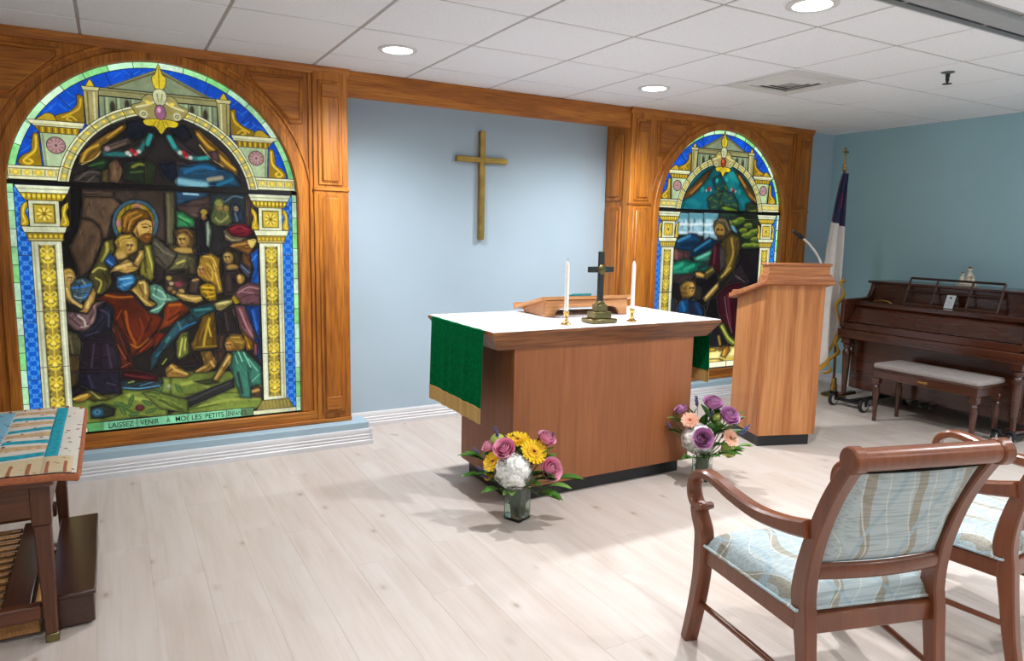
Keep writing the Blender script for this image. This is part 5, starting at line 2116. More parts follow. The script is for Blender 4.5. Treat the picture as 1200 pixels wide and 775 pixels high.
    P('C', [(680, 150), (720, 135), (772, 150), (802, 202), (900, 240), (880, 252), (792, 292), (742, 352), (668, 336), (742, 280), (690, 232)], (92, 138, 116), [([(720, 170), (770, 190), (800, 230)], 9, (160, 200, 176)), ([(710, 210), (760, 240), (830, 245)], 9, (156, 196, 172)), ([(700, 325), (760, 300), (790, 270)], 9, (160, 204, 180)), ([(730, 150), (740, 200)], 6, (44, 80, 66))])
    P('C', [(552, 178), (590, 150), (608, 112), (650, 102), (682, 140), (686, 212), (676, 246), (738, 274), (706, 300), (656, 290), (600, 215)], (160, 130, 60), [([(620, 130), (650, 130), (660, 200)], 16, SKL), ([(580, 180), (630, 240), (690, 282)], 18, (190, 160, 84)), ([(615, 160), (650, 230)], 6, (92, 66, 28))])
    # red robe
    P('C', [(315, 245), (400, 196), (560, 206), (680, 340), (752, 352), (778, 382), (742, 470), (560, 652), (540, 560), (432, 385), (430, 300), (372, 262)], (88, 34, 18),
      [([(380, 215), (470, 230), (570, 225)], 16, (150, 84, 24)), ([(520, 330), (540, 450), (590, 560)], 18, (150, 74, 22)), ([(470, 300), (500, 380), (540, 500)], 10, (44, 16, 10)), ([(560, 560), (610, 580), (680, 520)], 14, (168, 96, 30)), ([(620, 380), (640, 460), (610, 540)], 14, (120, 46, 20)), ([(700, 380), (660, 470)], 12, (50, 18, 12)), ([(460, 380), (490, 320)], 10, (130, 56, 20))])
    P('D', [(72, 312), (95, 268), (180, 255), (252, 312), (130, 420), (30, 468), (72, 372)], (112, 46, 18), [([(110, 285), (190, 280)], 22, (164, 84, 24)), ([(100, 390), (190, 330)], 12, (60, 20, 12))])
    P('C', [(742, 470), (802, 492), (662, 605), (560, 652)], (94, 32, 20), [([(620, 610), (740, 500)], 10, (140, 62, 26))])
    P('D', [(0, 500), (30, 468), (92, 492), (0, 590)], (96, 30, 18))
    P('C', [(402, 402), (436, 388), (532, 562), (582, 742), (480, 742), (472, 640), (420, 480)], (74, 32, 26), [([(460, 560), (520, 660)], 8, (150, 78, 40)), ([(490, 720), (550, 690)], 8, (140, 70, 44)), ([(420, 430), (440, 470)], 12, (110, 64, 50))])
    P('D', [(-20, 640), (150, 412), (262, 342), (312, 400), (252, 442), (182, 482), (102, 572), (0, 722), (-20, 740)], (40, 70, 80), [([(180, 460), (230, 430), (300, 405)], 9, (40, 116, 176)), ([(170, 400), (190, 450)], 16, (66, 110, 112)), ([(90, 540), (110, 510)], 20, (64, 116, 110)), ([(20, 640), (80, 580)], 8, (54, 126, 160)), ([(220, 370), (250, 410)], 14, (24, 40, 48))])
    P('D', [(252, 312), (430, 262), (432, 320), (322, 380), (312, 400), (262, 342)], (38, 74, 78), [([(290, 320), (400, 310)], 18, (56, 120, 118)), ([(320, 300), (380, 285)], 8, (22, 40, 44))])
    P('D', [(60, 600), (150, 545), (165, 660), (90, 690), (20, 720)], (34, 34, 30), [([(60, 700), (90, 660)], 10, (146, 150, 62))])
    P('D', [(158, 540), (190, 482), (240, 470), (248, 622), (182, 668), (158, 640)], (100, 104, 44), [([(200, 520), (180, 640)], 12, (190, 194, 92)), ([(225, 520), (215, 600)], 12, (176, 180, 84)), ([(205, 500), (235, 490)], 8, (40, 42, 18))])
    P('D', [(168, 690), (280, 612), (332, 700), (190, 716)], (36, 27, 25))
    P('D', [(248, 560), (270, 540), (280, 605), (250, 620)], (44, 34, 30))
    P('D', [(80, 730), (128, 688), (182, 720), (262, 772), (230, 790), (90, 790)], (146, 110, 48), [([(120, 710), (160, 740), (230, 765)], 20, (190, 156, 82)), ([(95, 760), (130, 730)], 10, (70, 46, 18))])
    # hem and shadow at the feet
    P('E', [(425, 262), (545, 264), (690, 300), (684, 346), (436, 326)], (62, 22, 26), [([(460, 295), (640, 320)], 14, (96, 36, 40))])
    P('E', [(436, 326), (600, 345), (690, 340), (712, 310), (722, 352), (690, 384), (560, 404), (436, 392)], (46, 60, 64), [([(440, 385), (560, 390), (700, 370)], 10, (84, 142, 176)), ([(480, 350), (520, 340)], 10, (146, 150, 70)), ([(560, 372), (650, 345)], 8, (70, 124, 150))])
    # ---------------- kneeling woman with child
    P('C', [(75, 120), (86, 34), (130, 26), (164, 56), (176, 100), (150, 140), (150, 232), (232, 286), (222, 318), (142, 272), (94, 236)], (168, 136, 72), [([(110, 170), (140, 240), (210, 295)], 18, SKL), ([(90, 220), (130, 270)], 8, (110, 78, 36))])
    Q('C', [(78, 95), (88, 36), (130, 28), (160, 56), (120, 66), (104, 118)], (142, 114, 50))
    face(g, 'C', 128, 98, 34, 1, (190, 156, 88))
    for (x, y) in ((96, 50), (118, 40), (140, 44), (92, 78)):
        O('C', x, y, 10, 8, (190, 160, 76), .8)
    P('C', [(228, 272), (292, 150), (314, 200), (302, 262), (252, 342), (190, 332), (222, 312)], (172, 134, 68), [([(270, 220), (250, 300)], 20, SKL)])
    P('C', [(136, 172), (160, 108), (230, 92), (282, 118), (292, 152), (252, 242), (200, 272), (150, 232)], (70, 94, 106),
      [([(145, 165), (200, 160), (285, 140)], 14, (48, 110, 190)), ([(160, 125), (190, 140), (200, 160)], 9, (34, 44, 48)), ([(150, 190), (200, 205), (250, 200)], 8, (34, 44, 50)), ([(160, 220), (200, 235), (240, 225)], 7, (150, 164, 164)), ([(180, 250), (215, 245)], 6, (36, 46, 52)), ([(215, 110), (240, 140)], 9, (130, 146, 140)), ([(225, 230), (262, 205)], 9, (50, 112, 186))])
    P('C', [(104, 330), (190, 340), (252, 346), (310, 262), (384, 256), (322, 300), (312, 402), (252, 468), (168, 462), (108, 402)], (108, 82, 82),
      [([(190, 360), (230, 390), (240, 430)], 12, (186, 176, 166)), ([(300, 290), (310, 340), (280, 410)], 18, (150, 116, 112)), ([(130, 370), (200, 430)], 10, (60, 42, 44)), ([(210, 440), (260, 430)], 10, (170, 150, 144)), ([(160, 350), (210, 400)], 7, (62, 46, 48))])
    P('C', [(320, 302), (400, 268), (438, 322), (432, 382), (422, 462), (300, 502), (232, 532), (178, 482), (252, 466), (312, 404)], (34, 33, 46), [([(350, 320), (400, 350), (400, 430)], 14, (58, 58, 76)), ([(240, 500), (330, 470)], 8, (62, 62, 74))])
    P('C', [(228, 532), (422, 476), (472, 640), (482, 748), (194, 752), (206, 640)], (42, 33, 44), [([(300, 560), (280, 720)], 14, (58, 46, 62)), ([(390, 560), (420, 720)], 16, (58, 48, 64)), ([(340, 560), (350, 730)], 10, (26, 20, 28))])
    P('E', [(132, 275), (422, 266), (434, 424), (300, 434), (200, 396), (126, 362)], (38, 35, 50), [([(200, 300), (230, 380)], 16, (50, 46, 66)), ([(330, 290), (380, 410)], 16, (24, 22, 34)), ([(330, 352), (390, 366)], 5, (84, 82, 92))])
    P('C', [(96, 460), (178, 484), (218, 548), (196, 642), (106, 632)], (76, 70, 48), [([(130, 500), (150, 620)], 12, (98, 90, 60)), ([(110, 515), (190, 520)], 5, (48, 44, 30))])
    P('C', [(106, 632), (196, 642), (192, 760), (112, 764)], (96, 78, 42), [([(150, 650), (160, 750)], 20, (66, 50, 28))])
    P('E', [(50, 280), (134, 275), (126, 362), (55, 400)], (88, 76, 44), [([(95, 290), (90, 370)], 16, (60, 44, 24))])
    P('E', [(55, 400), (130, 362), (200, 396), (100, 450), (60, 490)], (34, 31, 34))
    P('E', [(198, 396), (300, 434), (434, 430), (330, 472), (240, 480), (170, 440)], (92, 90, 44), [([(220, 415), (280, 460)], 9, (166, 164, 86)), ([(260, 430), (350, 455)], 8, (48, 46, 20))])
    P('E', [(82, 462), (140, 430), (200, 418), (232, 440), (172, 480), (112, 490)], (168, 130, 48), [([(100, 465), (190, 435)], 14, (206, 172, 84))])
    # ---------------- girl in yellow and the others
    P('B', [(360, 478), (392, 456), (470, 466), (494, 540), (470, 602), (380, 622), (372, 560)], (44, 36, 28))
    face(g, 'B', 402, 520, 44, -1, (152, 126, 64))
    O('B', 430, 588, 44, 26, (150, 118, 58))
    P('B', [(374, 612), (462, 600), (500, 650), (506, 720), (440, 780), (380, 780)], (48, 38, 34), [([(400, 640), (420, 740)], 12, (70, 56, 50))])
    O('B', 486, 668, 32, 38, (166, 128, 58))
    O('B', 478, 656, 14, 18, (206, 176, 104), .8)
    P('D', [(488, 60), (572, 60), (584, 160), (552, 206), (494, 202), (470, 120)], (46, 36, 36), [([(520, 80), (530, 180)], 14, (66, 52, 50))])
    P('D', [(438, 340), (560, 288), (592, 480), (460, 492)], (42, 35, 36), [([(500, 340), (520, 460)], 16, (62, 52, 52)), ([(555, 310), (565, 360)], 10, (84, 70, 72))])
    P('D', [(444, 492), (502, 488), (502, 602), (450, 605)], (72, 52, 48))
    P('D', [(420, 600), (500, 600), (480, 700), (440, 680)], (70, 52, 44))
    P('B', [(196, 570), (206, 510), (280, 486), (344, 526), (338, 600), (366, 760), (320, 772), (282, 690), (250, 692), (192, 650), (182, 612)], (146, 112, 38), [([(230, 510), (290, 520), (320, 580)], 11, (206, 172, 78)), ([(250, 560), (290, 600), (290, 680)], 11, (196, 160, 66)), ([(300, 570), (320, 660), (345, 740)], 12, (206, 176, 84)), ([(270, 540), (310, 620)], 6, (84, 58, 20))])
    face(g, 'B', 220, 606, 42, -1, (154, 106, 50))
    P('D', [(318, 152), (380, 126), (436, 150), (440, 252), (392, 258), (330, 212)], (168, 128, 20), [([(340, 160), (420, 165)], 10, (226, 190, 60)), ([(345, 190), (420, 195)], 8, (222, 184, 52)), ([(370, 230), (425, 220)], 9, (214, 176, 48)), ([(330, 175), (410, 180)], 5, (90, 62, 10))])
    P('D', [(160, 190), (202, 206), (330, 216), (348, 250), (300, 272), (210, 254), (156, 218)], (172, 140, 68), [([(190, 215), (260, 238), (330, 235)], 16, SKL), ([(210, 252), (300, 268)], 6, (104, 74, 34))])
    P('D', [(258, 112), (296, 86), (328, 108), (300, 200), (246, 190)], (70, 56, 46), [([(275, 112), (310, 104)], 16, (176, 140, 80))])
    P('D', [(340, 362), (424, 330), (448, 582), (280, 602), (262, 560), (312, 450)], (112, 84, 24), [([(390, 380), (360, 500), (350, 570)], 18, (180, 146, 50)), ([(415, 400), (420, 560)], 10, (70, 48, 14)), ([(320, 470), (300, 570)], 12, (72, 50, 16)), ([(380, 420), (400, 500)], 12, (196, 160, 62)), ([(300, 580), (440, 570)], 9, (150, 116, 40))])
    P('D', [(326, 612), (402, 606), (446, 682), (430, 722), (372, 752), (276, 758), (352, 700)], (140, 104, 46), [([(300, 745), (360, 715)], 16, (186, 150, 78)), ([(400, 680), (420, 710)], 18, (190, 154, 82)), ([(350, 620), (370, 690)], 14, (84, 56, 24))])
    P('D', [(548, 222), (600, 160), (664, 126), (745, 148), (745, 282), (620, 278), (566, 262)], (112, 74, 80), [([(590, 200), (660, 160), (730, 170)], 12, (164, 122, 124)), ([(600, 240), (680, 210), (740, 220)], 10, (66, 40, 46)), ([(620, 190), (700, 200)], 8, (150, 106, 110))])
    P('D', [(536, 244), (560, 212), (606, 266), (572, 280)], (196, 164, 24))
    P('D', [(418, 272), (480, 250), (546, 244), (552, 272), (470, 324), (440, 318)], (172, 160, 88), [([(450, 275), (520, 262)], 12, (214, 202, 134)), ([(440, 300), (490, 285)], 5, (100, 88, 44))])
    P('D', [(636, 288), (745, 288), (745, 505), (722, 505), (668, 400)], (22, 64, 136), [([(690, 320), (720, 460)], 14, (40, 100, 184)), ([(665, 310), (700, 420)], 10, (14, 36, 84))])
    P('D', [(566, 290), (634, 288), (672, 400), (722, 520), (732, 634), (702, 634), (690, 540), (602, 442)], (120, 74, 80), [([(600, 310), (650, 430), (700, 520)], 12, (170, 126, 126)), ([(590, 340), (640, 450)], 8, (70, 40, 46)), ([(712, 560), (716, 620)], 12, (156, 66, 76))])
    P('D', [(600, 446), (692, 540), (694, 596), (648, 600), (628, 500)], (160, 108, 22), [([(640, 510), (670, 580)], 12, (206, 154, 50))])
    P('D', [(698, 512), (748, 505), (748, 690), (726, 640), (732, 560)], (26, 56, 124))
    # crawling child
    P('F', [(428, 192), (500, 176), (572, 240), (632, 300), (636, 420), (566, 440), (560, 516), (490, 512), (438, 352), (406, 290)], (52, 108, 90),
      [([(470, 190), (500, 260)], 10, (140, 206, 172)), ([(510, 200), (560, 300)], 10, (134, 200, 168)), ([(540, 240), (610, 330)], 9, (120, 190, 160)), ([(450, 220), (470, 280)], 9, (110, 176, 146)), ([(470, 340), (500, 480)], 20, (36, 48, 48)), ([(540, 330), (550, 430)], 14, (40, 66, 60)), ([(570, 400), (620, 350)], 10, (110, 176, 150))])
    P('D', [(494, 560), (506, 520), (540, 486), (612, 488), (648, 540), (632, 592), (600, 602), (510, 606)], (132, 100, 36), [([(540, 510), (600, 510)], 10, (186, 152, 68)), ([(570, 540), (620, 550)], 9, (178, 144, 62)), ([(560, 560), (600, 590)], 8, (80, 56, 20))])
    face(g, 'D', 530, 566, 36, -1, (166, 116, 54))
    P('F', [(340, 300), (398, 200), (432, 214), (422, 270), (382, 322), (330, 402), (286, 392)], (156, 122, 58), [([(370, 290), (410, 225)], 16, SKL), ([(310, 385), (350, 320)], 14, (182, 148, 78))])
    P('F', [(560, 446), (600, 426), (636, 446), (636, 512), (566, 508)], (72, 56, 40), [([(575, 470), (610, 460)], 26, (186, 144, 82))])
    # plank, shadow and fallen flowers
    P('F', [(-20, 570), (120, 510), (370, 410), (440, 380), (446, 440), (130, 580), (-20, 628)], (44, 44, 46), [([(40, 570), (250, 480), (410, 410)], 10, (66, 66, 66))])
    P('F', [(165, 400), (290, 385), (330, 408), (250, 425)], (60, 66, 34))
    P('E', [(580, 420), (660, 400), (894, 470), (894, 560), (700, 530)], (104, 120, 52), [([(600, 415), (720, 430), (850, 460)], 5, (40, 46, 24))])
    P('E', [(215, 520), (300, 500), (390, 530), (380, 580), (300, 600), (220, 600)], (36, 44, 36))
    for (x, y, r, c) in ((262, 558, 40, (40, 74, 96)), (262, 556, 24, (62, 116, 140)), (262, 556, 9, (30, 44, 50)), (560, 526, 34, (64, 32, 32)), (562, 522, 18, (96, 44, 44)), (760, 380, 34, (110, 126, 74)), (762, 372, 16, (150, 160, 104))):
        O('E', x, y, r, r * .85, c)
    for (x, y, a) in ((470, 520, .5), (500, 470, 1.2), (610, 490, -.6), (640, 545, .3), (420, 500, -.3), (700, 400, 1.0), (830, 390, -1.0), (520, 570, .2), (440, 545, 2.0)):
        O('E', x, y, 42, 17, (58, 84, 44), 1, a)
        L('E', [(x - 26 * math.cos(a), y + 26 * math.sin(a)), (x + 26 * math.cos(a), y - 26 * math.sin(a))], 4, (112, 138, 78))
    # ---------------- inscription
    zt = .287
    for (a, b_) in ((-.47, -.20), (-.20, .075), (.075, .292), (.292, .455)):
        g.pane([(a, GB), (b_, GB), (b_, zt), (a, zt)], (112, 178, 138), .3)
    g.fill([(-.47, GB), (-.37, GB), (-.37, zt), (-.47, zt)], (70, 128, 70), .8)
    g.fill([(.375, GB), (.455, GB), (.455, zt), (.375, zt)], (74, 96, 66), .9)


def scene_healing(g):
    P, L, Q, O = g.P, g.L, g.Q, g.O
    # ---------------- upper light
    P('G', [(270, 660), (330, 560), (470, 400), (560, 340), (620, 400), (600, 700), (275, 700)], (16, 96, 108), [([(350, 600), (430, 640)], 40, (24, 116, 126)), ([(540, 420), (580, 380)], 30, (20, 84, 92))])
    P('G', [(600, 400), (640, 400), (730, 350), (840, 560), (900, 700), (600, 700)], (18, 104, 108), [([(680, 400), (740, 440)], 44, (30, 140, 136)), ([(770, 600), (800, 660)], 30, (22, 110, 124))])
    P('G', [(540, 440), (600, 410), (640, 470), (620, 540), (560, 520)], (20, 72, 78))
    P('G', [(330, 540), (400, 470), (500, 380), (545, 350), (500, 430), (430, 520), (360, 580), (310, 600)], (96, 64, 28), [([(370, 550), (450, 470)], 14, (150, 104, 44))])
    P('G', [(715, 370), (760, 400), (850, 520), (900, 610), (880, 640), (820, 580), (790, 520), (740, 430)], (100, 68, 30), [([(750, 420), (800, 500)], 14, (164, 116, 46)), ([(830, 560), (880, 610)], 14, (150, 106, 44))])
    for (x, y, r, c) in ((490, 528, 7, (150, 156, 152)), (508, 518, 9, (130, 24, 36)), (526, 526, 7, (146, 152, 148)), (520, 508, 6, (150, 60, 64)), (688, 522, 7, (146, 152, 148)), (704, 532, 9, (130, 24, 36)), (722, 536, 7, (150, 156, 152)), (700, 516, 6, (150, 60, 64)), (460, 520, 14, (30, 128, 128)), (750, 540, 14, (30, 128, 128)), (575, 450, 12, (40, 150, 146)), (650, 440, 12, (40, 150, 146))):
        O('G', x, y, r, r * 1.2, c)
    P('G', [(500, 600), (540, 560), (600, 575), (620, 640), (580, 690), (510, 670)], (34, 62, 62))
    P('G', [(600, 575), (640, 530), (700, 550), (740, 620), (745, 690), (620, 690), (620, 640)], (30, 70, 72))
    for (x, y, a) in ((520, 590, .6), (560, 610, -.5), (590, 560, .2), (640, 560, -.7), (680, 590, .5), (660, 640, 0), (715, 640, -.4), (550, 660, .3), (610, 620, 1.2), (580, 520, .8), (640, 500, -.6)):
        O('G', x, y, 30, 15, (40, 66, 46), 1, a)
        L('G', [(x - 16 * math.cos(a), y + 16 * math.sin(a)), (x + 16 * math.cos(a), y - 16 * math.sin(a))], 5, (86, 116, 66))
    P('G', [(600, 662), (650, 650), (735, 680), (740, 695), (650, 695)], (110, 144, 44))
    P('G', [(800, 640), (850, 620), (895, 660), (900, 705), (800, 705)], (48, 58, 38), [([(830, 695), (880, 690)], 10, (130, 140, 50))])
    # ---------------- lower light: sky, hills, village
    for (a, b_, z0) in ((240, 352, 240), (352, 470, 250), (470, 590, 280)):
        P('H', [(a, 60), (b_, 66), (b_, z0), (a, z0)], (148, 190, 204), [([(a, 90), (b_, 94)], 30, (84, 138, 152)), ([(a, 160), (b_, 150)], 16, (206, 222, 224)), ([(a, 215), (b_, 225)], 14, (196, 218, 224))])
    P('H', [(590, 60), (930, 70), (930, 350), (590, 350)], (40, 56, 46))
    P('H', [(665, 110), (700, 130), (745, 210), (724, 226), (680, 190)], (110, 176, 200))
    P('H', [(240, 290), (290, 260), (370, 228), (412, 232), (455, 290), (372, 372), (240, 350)], (20, 58, 92), [([(270, 285), (360, 245)], 18, (52, 120, 166)), ([(300, 320), (400, 300)], 26, (14, 34, 56))])
    P('H', [(352, 392), (420, 320), (510, 258), (580, 290), (545, 362), (384, 416)], (18, 50, 78), [([(400, 360), (520, 280)], 16, (44, 108, 150)), ([(450, 370), (540, 330)], 20, (12, 30, 48))])
    P('H', [(210, 345), (352, 372), (356, 440), (212, 440)], (84, 54, 54), [([(250, 360), (255, 430)], 18, (124, 78, 72)), ([(310, 380), (312, 430)], 10, (40, 26, 28))])
    P('H', [(384, 420), (530, 352), (545, 400), (500, 450), (400, 452)], (58, 140, 116), [([(420, 425), (520, 380)], 16, (96, 180, 150))])
    P('H', [(206, 460), (330, 428), (400, 452), (500, 450), (520, 520), (380, 552), (206, 556)], (20, 96, 74), [([(240, 500), (300, 470)], 24, (44, 150, 114)), ([(320, 510), (390, 480)], 22, (40, 146, 110)), ([(230, 535), (340, 530)], 16, (36, 132, 100)), ([(430, 500), (490, 470)], 26, (26, 44, 44))])
    P('H', [(206, 556), (400, 545), (300, 660), (206, 710)], (54, 42, 42))
    P('H', [(196, 600), (280, 620), (290, 710), (340, 740), (196, 790)], (24, 20, 20))
    P('H', [(400, 540), (560, 520), (600, 620), (480, 800), (380, 790), (410, 680)], (22, 19, 22))
    # tree at the right
    P('H', [(680, 110), (760, 90), (915, 95), (918, 345), (770, 345), (745, 220)], (30, 44, 32), [([(850, 100), (850, 200), (880, 330)], 26, (36, 28, 24))])
    for (x, y) in ((735, 130), (760, 115), (700, 140), (830, 230), (860, 210), (800, 240), (800, 320), (850, 315), (890, 205), (780, 200), (890, 320), (820, 160), (870, 270)):
        O('H', x, y, 34, 12, (124, 140, 46), .9, .1)
        O('H', x + 8, y + 14, 30, 10, (62, 84, 34), .9)
    P('H', [(745, 350), (918, 346), (918, 620), (800, 650), (700, 540), (750, 420)], (26, 22, 26))
    P('H', [(700, 545), (760, 480), (830, 600), (760, 680), (640, 640)], (46, 38, 42), [([(720, 560), (790, 610)], 8, (86, 78, 84))])
    # standing figure
    P('H', [(545, 170), (556, 130), (600, 98), (646, 108), (682, 180), (694, 232), (650, 276), (600, 282), (562, 230)], (72, 62, 44), [([(590, 120), (640, 130), (670, 200)], 14, (104, 92, 66))])
    Q('H', [(558, 180), (590, 150), (626, 170), (634, 220), (612, 262), (584, 266), (564, 228)], (136, 106, 50))
    O('H', 584, 196, 14, 6, (34, 22, 12))
    O('H', 612, 200, 10, 5, (34, 22, 12))
    L('H', [(572, 200), (568, 228), (582, 232)], 6, (80, 54, 24))
    Q('H', [(572, 240), (600, 236), (624, 248), (600, 276), (580, 268)], (64, 42, 18))
    P('H', [(505, 476), (530, 380), (562, 300), (604, 306), (620, 420), (600, 560), (545, 510)], (58, 20, 30), [([(560, 340), (550, 460)], 18, (88, 34, 44))])
    P('H', [(600, 310), (626, 278), (692, 222), (752, 262), (758, 332), (700, 520), (604, 606), (578, 584), (640, 500), (618, 420)], (92, 76, 34), [([(690, 270), (700, 400), (640, 540)], 18, (150, 124, 54)), ([(640, 300), (650, 400)], 18, (56, 46, 26)), ([(730, 290), (720, 400)], 14, (56, 44, 20)), ([(610, 570), (680, 500)], 14, (160, 140, 62))])
    P('H', [(596, 330), (630, 350), (640, 480), (600, 520)], (78, 70, 66))
    P('H', [(474, 532), (540, 478), (560, 530), (486, 592)], (84, 78, 36), [([(490, 540), (540, 510)], 12, (136, 126, 60))])
    P('H', [(400, 535), (440, 526), (484, 550), (472, 582), (408, 574)], (156, 118, 56), [([(415, 545), (460, 560)], 12, (200, 162, 92))])
    P('H', [(462, 742), (500, 694), (590, 602), (584, 660), (545, 712), (480, 770)], (152, 122, 60), [([(490, 730), (570, 640)], 16, (196, 166, 96))])
    P('I', [(484, 152), (560, 80), (660, 60), (662, 440), (600, 430), (520, 320), (490, 230)], (58, 18, 30), [([(560, 150), (580, 340)], 16, (86, 30, 44)), ([(540, 160), (560, 300), (590, 400)], 5, (110, 96, 104)), ([(620, 200), (630, 400)], 18, (38, 10, 20))])
    P('I', [(440, 180), (486, 160), (492, 240), (510, 330), (480, 320), (410, 280)], (24, 19, 22))
    P('I', [(425, 470), (470, 350), (530, 420), (560, 480), (520, 540), (440, 520)], (30, 28, 36), [([(500, 430), (510, 480)], 16, (150, 120, 50))])
    P('I', [(498, 352), (532, 338), (572, 420), (628, 462), (614, 502), (558, 470)], (120, 130, 46), [([(520, 360), (560, 430), (600, 470)], 10, (176, 182, 88))])
    # child
    P('H', [(280, 650), (326, 600), (380, 608), (410, 660), (400, 712), (350, 742), (300, 740), (286, 700)], (108, 82, 34), [([(310, 640), (350, 615)], 12, (150, 118, 52))])
    face(g, 'H', 370, 664, 40, 1, (168, 130, 60))
    P('H', [(405, 640), (450, 660), (440, 740), (380, 760), (400, 710)], (44, 40, 30))
    P('I', [(216, 246), (240, 195), (272, 172), (305, 185), (300, 270), (222, 274)], (20, 66, 110), [([(255, 200), (270, 250)], 18, (34, 96, 150))])
    P('I', [(305, 185), (340, 182), (402, 230), (408, 300), (300, 290)], (26, 36, 56), [([(350, 210), (380, 270)], 20, (24, 58, 96))])
    P('I', [(160, 150), (216, 180), (215, 260), (165, 260)], (40, 44, 56))
    # feet and bright ground
    P('I', [(405, 622), (425, 560), (432, 500), (640, 490), (660, 610)], (236, 206, 96), [([(460, 560), (600, 530)], 40, (250, 236, 160)), ([(430, 580), (510, 580), (560, 605)], 6, (96, 74, 24)), ([(500, 575), (530, 600)], 5, (96, 74, 24))])
    P('I', [(425, 530), (440, 505), (485, 505), (480, 525)], (196, 156, 54))
    P('I', [(490, 516), (540, 486), (548, 500), (510, 524)], (190, 132, 46))
    P('I', [(512, 560), (535, 500), (562, 490), (578, 520), (545, 568)], (192, 136, 48), [([(540, 520), (530, 555)], 10, (226, 176, 84))])
    for (a, b_) in ((-.47, -.03), (-.03, .18), (.18, .455)):
        g.pane([(a, GB), (b_, GB), (b_, .287), (a, .287)], (246, 240, 206), .1)


